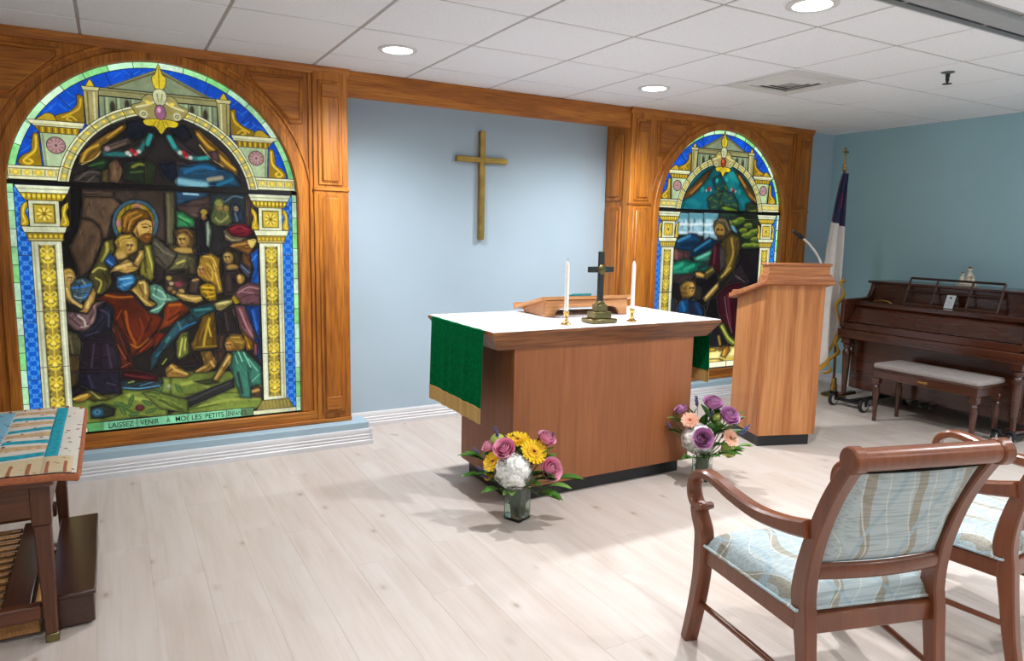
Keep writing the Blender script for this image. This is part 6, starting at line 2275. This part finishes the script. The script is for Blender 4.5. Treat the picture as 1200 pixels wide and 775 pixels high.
def build_window(idx, xc, su, gem, interior, backing, step, lead_w, glow, seed, label):
    g = Glass(xc, su, seed)
    ornament(g, gem, interior, backing)
    root = empty('window_%d' % idx, (xc, GY_, 0), 0, label, 'stained glass', kind='structure')
    inside = lambda u, z: (abs(u) < GR and GB < z < GZ) or (z >= GZ and u * u + (z - GZ) ** 2 < GR * GR)
    verts, faces = [], []
    for p in g.panes:
        q = [p[0]]
        for a in p[1:]:
            if math.hypot(a[0] - q[-1][0], a[1] - q[-1][1]) > .002:
                q.append(a)
        if math.hypot(q[0][0] - q[-1][0], q[0][1] - q[-1][1]) < .002:
            q.pop()
        ar = sum(q[i][0] * q[(i + 1) % len(q)][1] - q[(i + 1) % len(q)][0] * q[i][1] for i in range(len(q)))
        if ar < 0:
            q = q[::-1]
        faces.append(list(range(len(verts), len(verts) + len(q))))
        verts += [Vector(v) for v in q]
    nz = int(2.1 / step)
    for j in range(nz):
        for i in range(int(1.5 / step) + 1):
            u, z = -.75 + (i + .5 * (j % 2)) * step, GB + .003 + j * step
            if inside(u, z):
                verts.append(Vector((u, z)))
    V, E, F, ov, oe, of = delaunay_2d_cdt(verts, [], faces, 1, 1e-5)
    top = [max(f) if f else -1 for f in of]
    V = np.array([(v.x, v.y) for v in V])
    groups = {}
    for t, f in zip(top, F):
        if t >= 0:
            c = V[list(f)].mean(axis=0)
            if inside(c[0], c[1]):
                groups.setdefault(t, []).append(f)
    edge = {}
    for t, fl_ in groups.items():
        for f in fl_:
            for i in range(len(f)):
                a, b_ = f[i], f[(i + 1) % len(f)]
                edge.setdefault((min(a, b_), max(a, b_)), []).append(t)
    lutx = np.arange(256) / 255.0
    lut = np.where(lutx <= .04045, lutx / 12.92, ((lutx + .055) / 1.055) ** 2.4)
    mat_ = stained_mat('stained_glass_%d' % idx, glow)
    for t in sorted(groups):
        fl_ = groups[t]
        if sum(abs((V[f[1]][0] - V[f[0]][0]) * (V[f[2]][1] - V[f[0]][1]) - (V[f[2]][0] - V[f[0]][0]) * (V[f[1]][1] - V[f[0]][1])) for f in fl_) < 6e-5:
            continue
        ids = sorted({i for f in fl_ for i in f})
        m = {k: n for n, k in enumerate(ids)}
        n = len(ids)
        vs = [(V[k][0] * su, 0.0, V[k][1]) for k in ids]
        fs = [tuple(m[i] for i in f) for f in fl_]
        nf = len(fs)
        # rim: give the pane its thickness
        cnt = {}
        for f in fs:
            for i in range(len(f)):
                a, b_ = f[i], f[(i + 1) % len(f)]
                cnt[(a, b_)] = 1
        rim = [(a, b_) for (a, b_) in cnt if (b_, a) not in cnt]
        back = {}
        for a, b_ in rim:
            for k in (a, b_):
                if k not in back:
                    back[k] = len(vs)
                    vs.append((vs[k][0], .004, vs[k][2]))
        for a, b_ in rim:
            fs.append((b_, a, back[a], back[b_]))
        me = bpy.data.meshes.new('pane')
        me.from_pydata(vs, [], fs)
        ca = me.color_attributes.new('glass', 'FLOAT_COLOR', 'CORNER')
        li = np.zeros(len(me.loops), int)
        me.loops.foreach_get('vertex_index', li)
        co = np.array(vs)[:, [0, 2]]
        uz = co[li].copy()
        uz[:, 0] /= su
        cen = np.zeros_like(uz)
        k = 0
        for f in fs:
            c = co[list(f)].mean(axis=0)
            cen[k:k + len(f)] = (c[0] / su, c[1])
            k += len(f)
        uz = uz * .75 + cen * .25
        fx = np.clip((uz[:, 0] - g.u0) / RES - .5, 0, g.w - 1.01)
        fz = np.clip((uz[:, 1] - g.z0) / RES - .5, 0, g.h - 1.01)
        ix, iz = fx.astype(int), fz.astype(int)
        ax, az = (fx - ix)[:, None], (fz - iz)[:, None]
        cc = (g.c[iz, ix] * (1 - ax) + g.c[iz, ix + 1] * ax) * (1 - az) + (g.c[iz + 1, ix] * (1 - ax) + g.c[iz + 1, ix + 1] * ax) * az
        rgba = np.ones((len(li), 4), np.float32)
        rgba[:, :3] = lut[np.clip(cc, 0, 255).astype(int)]
        ca.data.foreach_set('color', rgba.ravel())
        me.materials.append(mat_)
        link('pane', me, root)
    # lead cames along every joint between panes
    vs, fs = [], []
    for (a, b_), ts in edge.items():
        if len(ts) == 2 and ts[0] == ts[1]:
            continue
        p, q = V[a], V[b_]
        d = q - p
        L = np.linalg.norm(d)
        if L < 1e-5:
            continue
        d /= L
        nn = np.array([-d[1], d[0]]) * lead_w / 2
        e = d * lead_w * .15
        p0, q0 = p - e, q + e
        k = len(vs)
        for (r, w, y) in ((p0, 1, .001), (p0, .45, -.0035), (p0, -.45, -.0035), (p0, -1, .001), (q0, 1, .001), (q0, .45, -.0035), (q0, -.45, -.0035), (q0, -1, .001)):
            s_ = r + nn * w
            vs.append((s_[0] * su, y, s_[1]))
        fs += [(k, k + 1, k + 5, k + 4), (k + 1, k + 2, k + 6, k + 5), (k + 2, k + 3, k + 7, k + 6)]
    me = bpy.data.meshes.new('lead_came')
    me.from_pydata(vs, [], fs)
    me.materials.append(M['lead'])
    link('lead_came', me, root)
    b = B()
    b.box(-GR * su - .002, GR * su + .002, -.012, .0, 1.614, 1.638, .002)
    b.build('saddle_bar', M['bar'], root)
    b = B()
    zz = [(-GR, GB - .01), (GR, GB - .01)] + [(GR * math.cos(a), GZ + GR * math.sin(a)) for a in np.linspace(0, PI, 40)]
    b.prism([(p[0] * su * 1.003, p[1]) for p in zz], 'y', .006, .012)
    b.build('light_box', M['white_plastic'], root)
    return root


w1 = build_window(1, BAY1, 1.0, (150, 96, 124), scene_children, (44, 40, 42), .0042, .0040, 1.10, 3, 'left stained glass window of a seated figure among children, with an inscription')
w2 = build_window(2, BAY2, 1.0, (150, 52, 34), scene_healing, (16, 84, 94), .0074, .0066, 1.15, 5, 'right stained glass window of a standing figure touching a child')


def lettering(word, u, z, size, parent, wid):
    cu = bpy.data.curves.new('t', 'FONT')
    cu.body = word
    cu.size = size
    cu.offset = .0003
    cu.extrude = .0004
    cu.align_x = 'CENTER'
    o = bpy.data.objects.new('t', cu)
    COL.objects.link(o)
    dg = bpy.context.evaluated_depsgraph_get()
    me = bpy.data.meshes.new_from_object(o.evaluated_get(dg))
    bpy.data.objects.remove(o)
    xs_ = [v.co.x for v in me.vertices]
    k = wid / (max(xs_) - min(xs_))
    for v in me.vertices:
        v.co.x *= k
    me.materials.clear()
    me.materials.append(M['ink'])
    return link('lettering', me, parent, (u, -.0015, z), (PI / 2, 0, 0))


for (wd, u, wid) in (('LAISSEZ', -.283, .128), ('VENIR', -.135, .098), ('À', -.036, .018), ('MOI', .037, .064), ('LES', .120, .055), ('PETITS', .222, .105), ('ENFANTS', .352, .108)):
    lettering(wd, u, .246, .043, w1, wid)
# ================================================================== FLOWERS
def petal_mat(name, c_in, c_out, rough=.6):
    t = NT(name)
    at = t.n('ShaderNodeAttribute', attribute_name='tip')
    mx = t.n('ShaderNodeMix', data_type='RGBA')
    mx.inputs[6].default_value = lin(c_in)
    mx.inputs[7].default_value = lin(c_out)
    t.l(at.outputs['Fac'], mx.inputs[0])
    v = t.coords((1, 1, 1), 2.0)
    n = t.n('ShaderNodeTexNoise')
    n.inputs['Scale'].default_value = 90
    t.l(v, n.inputs['Vector'])
    rp = t.ramp([(.3, (.88, .88, .88, 1)), (.7, (1, 1, 1, 1))])
    t.l(n.outputs[0], rp.inputs[0])
    m2 = t.n('ShaderNodeMix', data_type='RGBA', blend_type='MULTIPLY')
    m2.inputs[0].default_value = 1
    t.l(mx.outputs[2], m2.inputs[6])
    t.l(rp.outputs[0], m2.inputs[7])
    t.l(m2.outputs[2], t.b.inputs['Base Color'])
    t.b.inputs['Roughness'].default_value = rough
    t.b.inputs['Subsurface Weight'].default_value = .0
    return t.m


M['rose_pink'] = petal_mat('pink_rose_petal', (232, 84, 152), (250, 186, 210))
M['rose_purple'] = petal_mat('mauve_rose_petal', (170, 84, 158), (220, 164, 208))
M['gerb_yellow'] = petal_mat('yellow_gerbera_petal', (246, 176, 8), (255, 214, 20))
M['gerb_peach'] = petal_mat('peach_gerbera_petal', (238, 150, 112), (250, 200, 172))
M['hydr_white'] = petal_mat('white_hydrangea_petal', (240, 243, 232), (252, 252, 250))
M['hydr_green'] = petal_mat('green_hydrangea_petal', (150, 176, 60), (206, 220, 120))
M['lav'] = petal_mat('lavender_bud', (60, 60, 110), (112, 112, 160))
M['leaf'] = petal_mat('glossy_leaf', (34, 84, 24), (84, 140, 52), .4)
M['leaf_light'] = petal_mat('pale_leaf', (70, 112, 50), (140, 180, 84), .45)
M['stem'] = plain('green_stem', (74, 110, 44), .6)
M['stem_pale'] = plain('pale_cut_stem', (150, 160, 70), .6)
M['disc'] = plain('gerbera_disc', (70, 46, 20), .8, vary=.2, scale=200)
M['glass'] = glass_mat('clear_glass')
M['water'] = glass_mat('vase_water', (226, 240, 228))


class F:
    """petal collector: quads strips with a base-to-tip factor"""
    def __init__(self):
        self.v, self.f, self.t = [], [], []

    def strip(self, fn, nu, nv):
        k = len(self.v)
        for j in range(nv + 1):
            for i in range(nu + 1):
                p, t = fn(i / nu, j / nv)
                self.v.append(tuple(p))
                self.t.append(t)
        for j in range(nv):
            for i in range(nu):
                a = k + j * (nu + 1) + i
                self.f.append((a, a + 1, a + nu + 2, a + nu + 1))

    def mesh(self, name, mat_):
        me = bpy.data.meshes.new(name)
        me.from_pydata(self.v, [], self.f)
        at = me.attributes.new('tip', 'FLOAT', 'POINT')
        at.data.foreach_set('value', self.t)
        me.polygons.foreach_set('use_smooth', [True] * len(me.polygons))
        me.materials.append(mat_)
        return me


def rose_mesh(mat_, r=.034, seed=1):
    rd = random.Random(seed)
    f = F()
    k = 0
    for ring, (n, rad, hgt, open_) in enumerate(((2, .14, 1.16, -.06), (3, .27, 1.12, -.02), (4, .44, 1.06, .02), (5, .64, .98, .10), (6, .82, .80, .22))):
        for i in range(n):
            a0 = 2 * PI * i / n + ring * .7 + rd.uniform(-.15, .15)
            span = 2 * PI / n * 1.45
            hh = hgt * rd.uniform(.95, 1.05)

            def fn(u, v, a0=a0, span=span, rad=rad, hh=hh, op=open_):
                a = a0 + (u - .5) * span
                edge = 1 - (2 * u - 1) ** 4 * .28
                rr = r * (.10 + rad * math.sin(min(1, v * 1.1) * PI / 2) ** .6 + op * v ** 3)
                z = r * 1.35 * (hh * v * edge - .18 * op * max(0, v - .75) * 6) - r * .2
                return (rr * math.cos(a), rr * math.sin(a), z), v
            f.strip(fn, 8, 6)
    return f.mesh('petals', mat_)


def gerbera_mesh(mat_, r=.044, seed=1):
    rd = random.Random(seed)
    f = F()
    for ring, (n, ro, lift) in enumerate(((20, 1.0, .02), (18, .82, .10), (14, .52, .20))):
        for i in range(n):
            a = 2 * PI * (i + .5 * ring) / n + rd.uniform(-.05, .05)
            L = r * ro * rd.uniform(.93, 1.05)
            w = r * .145 * (1 if ring < 2 else .7)

            def fn(u, v, a=a, L=L, w=w, lift=lift):
                s = (u - .5) * 2 * w * (.35 + .65 * math.sin(min(1, v * 1.05) * PI * .8 + .2))
                rr = r * .12 + (L - r * .12) * v
                z = r * (lift * (1 - v) + .30 * v * v * .4 + .10 * v) + abs(u - .5) * .12 * r
                return (rr * math.cos(a) - s * math.sin(a), rr * math.sin(a) + s * math.cos(a), z), v
            f.strip(fn, 2, 5)
    return f.mesh('petals', mat_)


def hydrangea_mesh(mat_, r=.075, n=150, seed=1):
    rd = random.Random(seed)
    f = F()
    for i in range(n):
        z = 1 - 1.5 * (i + .5) / n
        ph = i * 2.39996
        q = math.sqrt(max(0, 1 - z * z))
        d = Vector((q * math.cos(ph), q * math.sin(ph), z))
        rr = r * rd.uniform(.90, 1.08)
        t1 = d.cross(Vector((0.3, .1, 1))).normalized()
        t2 = d.cross(t1)
        d2 = (d + Vector((rd.uniform(-.35, .35), rd.uniform(-.35, .35), rd.uniform(-.35, .35)))).normalized()
        t1 = d2.cross(Vector((0.3, .1, 1))).normalized()
        t2 = d2.cross(t1)
        spin = rd.uniform(0, 2)
        for k in range(4):
            a = spin + k * PI / 2

            def fn(u, v, a=a, d=d, t1=t1, t2=t2, rr=rr):
                s = (u - .5) * .019 * math.sin(min(1, v + .12) * PI * .82)
                e = t1 * math.cos(a) + t2 * math.sin(a)
                g_ = -t1 * math.sin(a) + t2 * math.cos(a)
                p = d * (rr + .009 * v - .010 * v * v) + e * (.0140 * v) + g_ * s
                return p, .35 + .65 * v
            f.strip(fn, 2, 2)
    def core(u, v):
        th, ph = u * 2 * PI, v * PI * .8
        return (r * .88 * math.sin(ph) * math.cos(th), r * .88 * math.sin(ph) * math.sin(th), r * .88 * math.cos(ph)), .3
    f.strip(core, 16, 10)
    return f.mesh('florets', mat_)


def leaf_mesh(mat_, L=.07, w=.034, bend=.25):
    f = F()

    def fn(u, v):
        s = (u - .5) * 2
        ww = w / 2 * math.sin(min(1, v * .98 + .02) * PI) ** .75 * (1 - .25 * v)
        return (s * ww, v * L, -bend * L * v * v + abs(s) * ww * .35), .25 + .6 * v * (1 - .3 * abs(s))
    f.strip(fn, 4, 8)
    return f.mesh('leaf', mat_)


def sprig_mesh(mat_, n=16, L=.06, seed=2):
    rd = random.Random(seed)
    b = F()
    for i in range(n):
        v = (i + 1) / n
        a = i * 2.4
        c = Vector((.006 * math.cos(a), .006 * math.sin(a), L * v))
        s = .0055 * (1.1 - .4 * v)
        for (k0, k1) in ((0, 1), (1, 0)):
            def fn(u, w, c=c, s=s):
                th, ph = u * 2 * PI, w * PI
                return (c.x + s * math.sin(ph) * math.cos(th), c.y + s * math.sin(ph) * math.sin(th), c.z + 1.4 * s * math.cos(ph)), rd.random()
            b.strip(fn, 6, 4)
            break
    return b.mesh('buds', mat_)


def bouquet(loc, rz, which, vase_w, vase_h, items, sprigs, wisps, label_v):
    base = np.array(loc)
    vz = empty('glass_vase', tuple(loc), rz, label_v, 'vase', 'square glass vases')
    w = vase_w / 2
    t = .004
    b = B()
    # square glass: outer skin, inner skin, thick bottom
    b.box(-w, w, -w, w, 0, .012, .002)
    for s in (-1, 1):
        xa, xb = sorted((s * w, s * (w - t)))
        b.box(xa, xb, -w, w, .012, vase_h, .001)
        ya, yb = sorted((s * w, s * (w - t)))
        b.box(-w + t, w - t, ya, yb, .012, vase_h, .001)
    b.build('glass_walls', M['glass'], vz)
    b = B()
    b.box(-w + t + .001, w - t - .001, -w + t + .001, w - t - .001, .0125, vase_h * .62, .001)
    b.build('water', M['water'], vz)
    # broad leaf wrapped round the inside of the vase
    b = B()
    rr = w * .80
    b.grid(lambda a, tt: (rr * math.cos(a * 5.2), rr * math.sin(a * 5.2), vase_h * (.42 + .5 * tt) - .010 * math.sin(a * 9)), 30, 4, .001)
    o = b.build('wrapped_leaf', M['leaf'], vz)
    # camera-side axes at the bouquet, used once to turn measured offsets into metres
    dist = float(np.dot(base + np.array((0, 0, vase_h)) - CAM, _f))
    mpp = dist / FPX
    rt = Vector(RIGHT)
    back = Vector((-_f[0], -_f[1], 0)).normalized()
    neck = Vector((base[0], base[1], vase_h))
    org = Vector((base[0], base[1], base[2] + vase_h * .5))

    def world(dx, dy, dep):
        return neck + rt * (dx * mpp) + Vector((0, 0, 1)) * (dy * mpp * 1.03) + back * dep

    def aim(p, extra=.55):
        d = (p - (neck + Vector((0, 0, -.02)))).normalized() + back * extra
        return d.normalized()

    def stem_to(p, d, root, r=.0028):
        bb = B()
        q0 = Vector((base[0] + (p.x - base[0]) * .12, base[1] + (p.y - base[1]) * .12, .022))
        q1 = Vector((base[0] + (p.x - base[0]) * .25, base[1] + (p.y - base[1]) * .25, vase_h * .95))
        L = [tuple(Vector(x) - p) for x in spline([q0, q1, p - d * .03, p - d * .002], 5)]
        bb.tube(L, r, 7)
        return bb.build('stem', M['stem'], root)
    for (kind, name, lab, cat, mk, dx, dy, dep, sc, ex) in items:
        p = world(dx, dy, dep)
        d = aim(p, ex)
        root = empty(name, tuple(p), 0, lab, cat, which)
        q = d.to_track_quat('Z', 'Y').to_euler()
        o = link('petals' if kind != 'hydrangea' else 'florets', mk, root, (0, 0, 0), q)
        sc = sc * {'rose': 1.28, 'gerbera': 1.06, 'hydrangea': 1.06}[kind]
        o.scale = (sc,) * 3
        if kind == 'gerbera':
            bb = B()
            bb.lathe([(.0005, .0105), (.005, .010), (.0085, .007), (.0095, .002)], n=16)
            dc = bb.build('flower_centre', M['disc'], root, (0, 0, 0), q)
            dc.scale = (sc,) * 3
        if kind == 'rose':
            bb = B()
            bb.lathe([(.004, -.012), (.010, -.006), (.014, .002), (.010, .006)], n=12)
            dc = bb.build('sepals', M['stem'], root, (0, 0, 0), q)
            dc.scale = (sc,) * 3
        stem_to(p, d, root)
    for (dx, dy, dep, ang, n, sc, mk) in sprigs:
        if dep < 0:          # keep clear of the altar behind
            dep, sc = max(dep, -.025), sc * .75
        p = world(dx, dy, dep)
        d = (p - (neck + Vector((0, 0, -.05)))).normalized()
        root = empty('leaf_sprig', tuple(p), 0, 'spray of green leaves among the ' + label_v.split(' holding ')[-1], 'leaf', which)
        for k in range(n):
            o = link('leaf', mk, root)
            spread = (k - (n - 1) / 2) * .8 + ang
            dd = (d + rt * math.sin(spread) * .7 + back * .15).normalized()
            o.rotation_euler = dd.to_track_quat('Y', 'Z').to_euler()
            o.scale = (sc * 1.2 * (1 - .1 * k),) * 3
        stem_to(p, d, root, .002)
    for (dx, dy, dep, mk, sc) in wisps:
        p = world(dx, dy, dep)
        d = (p - (neck + Vector((0, 0, -.06)))).normalized()
        root = empty('lavender_sprig', tuple(p), 0, 'tiny blue violet sprig poking out of the ' + label_v.split(' holding ')[-1], 'flower', which)
        o = link('buds', mk, root, (0, 0, 0), d.to_track_quat('Z', 'Y').to_euler())
        o.scale = (sc,) * 3
        stem_to(p, d, root, .0012)


rp_, rv_ = rose_mesh(M['rose_pink'], .036, 1), rose_mesh(M['rose_purple'], .038, 2)
gy_, gp_ = gerbera_mesh(M['gerb_yellow'], .050, 3), gerbera_mesh(M['gerb_peach'], .046, 4)
hw_, hg_ = hydrangea_mesh(M['hydr_white'], .072, 190, 5), hydrangea_mesh(M['hydr_green'], .046, 80, 6)
lf_, ll_ = leaf_mesh(M['leaf'], .110, .066), leaf_mesh(M['leaf_light'], .095, .054)
sp_ = sprig_mesh(M['lav'])
G1, G2 = 'flowers in the left bouquet', 'flowers in the right bouquet'
# offsets in picture pixels from the neck of the vase
bouquet((1.700, -1.640, 0), R(24), G1, .094, .176, [
    ('hydrangea', 'hydrangea', 'big round white hydrangea in the bouquet with yellow flowers', 'flower', hw_, -6, 22, .070, 1.12, .9),
    ('gerbera', 'gerbera', 'yellow gerbera with dark eye, largest in the left bouquet', 'flower', gy_, 17, 42, .060, 1.25, .6),
    ('gerbera', 'gerbera', 'yellow gerbera behind, between the pink rose and the largest gerbera', 'flower', gy_, -1, 51, .0, 1.15, .35),
    ('gerbera', 'gerbera', 'yellow gerbera turned sideways left of the white hydrangea', 'flower', gy_, -28, 30, .050, 1.05, .35),
    ('gerbera', 'gerbera', 'small low yellow gerbera at the left rim of the bouquet', 'flower', gy_, -33, 17, .055, .65, .5),
    ('rose', 'rose', 'pink rose at the upper left, above the white hydrangea', 'flower', rp_, -15, 44, .065, 1.05, .65),
    ('rose', 'rose', 'pink rose with pale outer petals at the right side of the left bouquet', 'flower', rp_, 34, 22, .065, 1.15, .75),
    ('rose', 'rose', 'pink rose half hidden behind the largest yellow gerbera', 'flower', rp_, 30, 50, .0, .95, .3),
    ('rose', 'rose', 'dark pink rosebud half hidden at the left behind the pink rose', 'flower', rp_, -32, 40, -.02, .75, .2),
    ('hydrangea', 'hydrangea', 'small pale green hydrangea head behind the upper left pink rose', 'flower', hg_, -24, 50, -.02, .7, .3),
    ('hydrangea', 'hydrangea', 'pale green hydrangea head under the right pink rose', 'flower', hg_, 44, 18, .01, .6, .4),
], [(-40, 28, .0, -.9, 3, 1.0, lf_), (-38, 12, .04, -1.3, 3, .9, lf_), (36, 2, .05, 1.2, 3, 1.0, ll_), (46, 6, .0, 1.3, 3, 1.0, lf_), (24, -2, .08, 2.6, 3, .9, lf_), (18, 16, .08, .6, 3, .8, lf_),
    (-20, 2, .09, -2.4, 3, .9, lf_), (8, 28, .03, .2, 3, .8, lf_), (-8, 0, .10, 3.0, 2, .8, ll_), (30, -8, .05, 2.9, 2, .9, ll_), (0, 30, -.06, 0, 3, 1.0, lf_), (-20, 24, -.05, -.6, 3, 1.1, lf_), (25, 24, -.05, .6, 3, 1.1, lf_), (10, 8, .10, 1.2, 3, .8, lf_), (12, 22, .02, .9, 3, .9, ll_), (-22, 14, .06, -1.0, 3, .9, lf_), (4, 20, .0, 0, 3, 1.0, lf_), (26, 30, .03, .5, 3, .9, ll_), (20, 10, .07, .9, 3, 1.0, lf_), (-16, 40, -.03, -.3, 3, .9, lf_), (-4, 44, -.04, 0, 3, .9, ll_), (24, 44, -.03, .4, 3, .9, lf_)],
    [(36, 52, .0, sp_, .7), (-24, 56, .0, sp_, .9), (-38, 20, .07, sp_, .8), (-34, 14, .08, sp_, .7), (-46, 36, .0, sp_, .7)],
    'clear square glass vase on the floor by the altar corner, holding yellow and pink flowers')
bouquet((2.955, -1.625, 0), R(30), G2, .096, .142, [
    ('hydrangea', 'hydrangea', 'big white hydrangea around a mauve rose in the right bouquet', 'flower', hw_, -10, 23, .055, 1.12, .8),
    ('rose', 'rose', 'mauve rose set in front of the white hydrangea', 'flower', rv_, -9, 27, .135, 1.1, .95),
    ('rose', 'rose', 'mauve rose on top of the right bouquet', 'flower', rv_, 6, 58, .02, 1.05, .25),
    ('rose', 'rose', 'mauve rose at the upper right of the right bouquet', 'flower', rv_, 22, 46, .055, 1.1, .6),
    ('rose', 'rose', 'mauve rosebud tucked behind the upper left peach gerbera', 'flower', rv_, -26, 50, -.02, .7, .2),
    ('gerbera', 'gerbera', 'peach gerbera at the upper left of the right bouquet', 'flower', gp_, -20, 44, .060, 1.05, .6),
    ('gerbera', 'gerbera', 'peach gerbera with dark eye at the right of the right bouquet', 'flower', gp_, 25, 25, .075, 1.1, .8),
    ('hydrangea', 'hydrangea', 'yellow green hydrangea head low at the right of the right bouquet', 'flower', hg_, 26, 11, .05, .9, .6),
    ('hydrangea', 'hydrangea', 'small lime green bud cluster between the two right mauve roses', 'flower', hg_, 12, 47, .04, .5, .5),
], [(-2, 4, .09, 3.0, 3, .9, lf_), (-14, 2, .08, -2.6, 3, 1.0, lf_), (14, 6, .08, 2.6, 3, 1.0, lf_), (38, 12, .03, 1.3, 3, .8, ll_), (2, 46, .02, .2, 3, .8, lf_), (12, 32, .06, .3, 3, .8, ll_),
    (-28, 38, .0, -.7, 3, .8, ll_), (30, 38, .0, .8, 3, .8, lf_), (6, 16, .10, .4, 3, .8, lf_), (0, 30, -.03, 0, 3, 1.1, lf_), (-22, 22, -.02, -.7, 3, 1.1, lf_), (20, 20, .0, .7, 3, 1.1, lf_), (8, 24, .04, .2, 3, 1.0, lf_), (16, 14, .04, 1.0, 3, .9, lf_), (10, 36, .0, .3, 3, .9, ll_), (-6, 12, .0, 0, 3, 1.1, lf_), (16, 40, -.02, .3, 3, .9, lf_), (-12, 44, -.03, -.3, 3, .9, lf_), (22, 8, .06, .9, 3, .9, lf_), (16, 26, .02, .6, 3, .9, ll_)],
    [(-10, 58, .0, sp_, 1.0), (4, 48, .05, sp_, .7), (40, 26, .03, sp_, 1.0), (46, 30, .0, sp_, .8), (-40, 34, .02, sp_, .7)],
    'clear square glass vase on the floor between altar and pulpit, holding mauve and peach flowers')
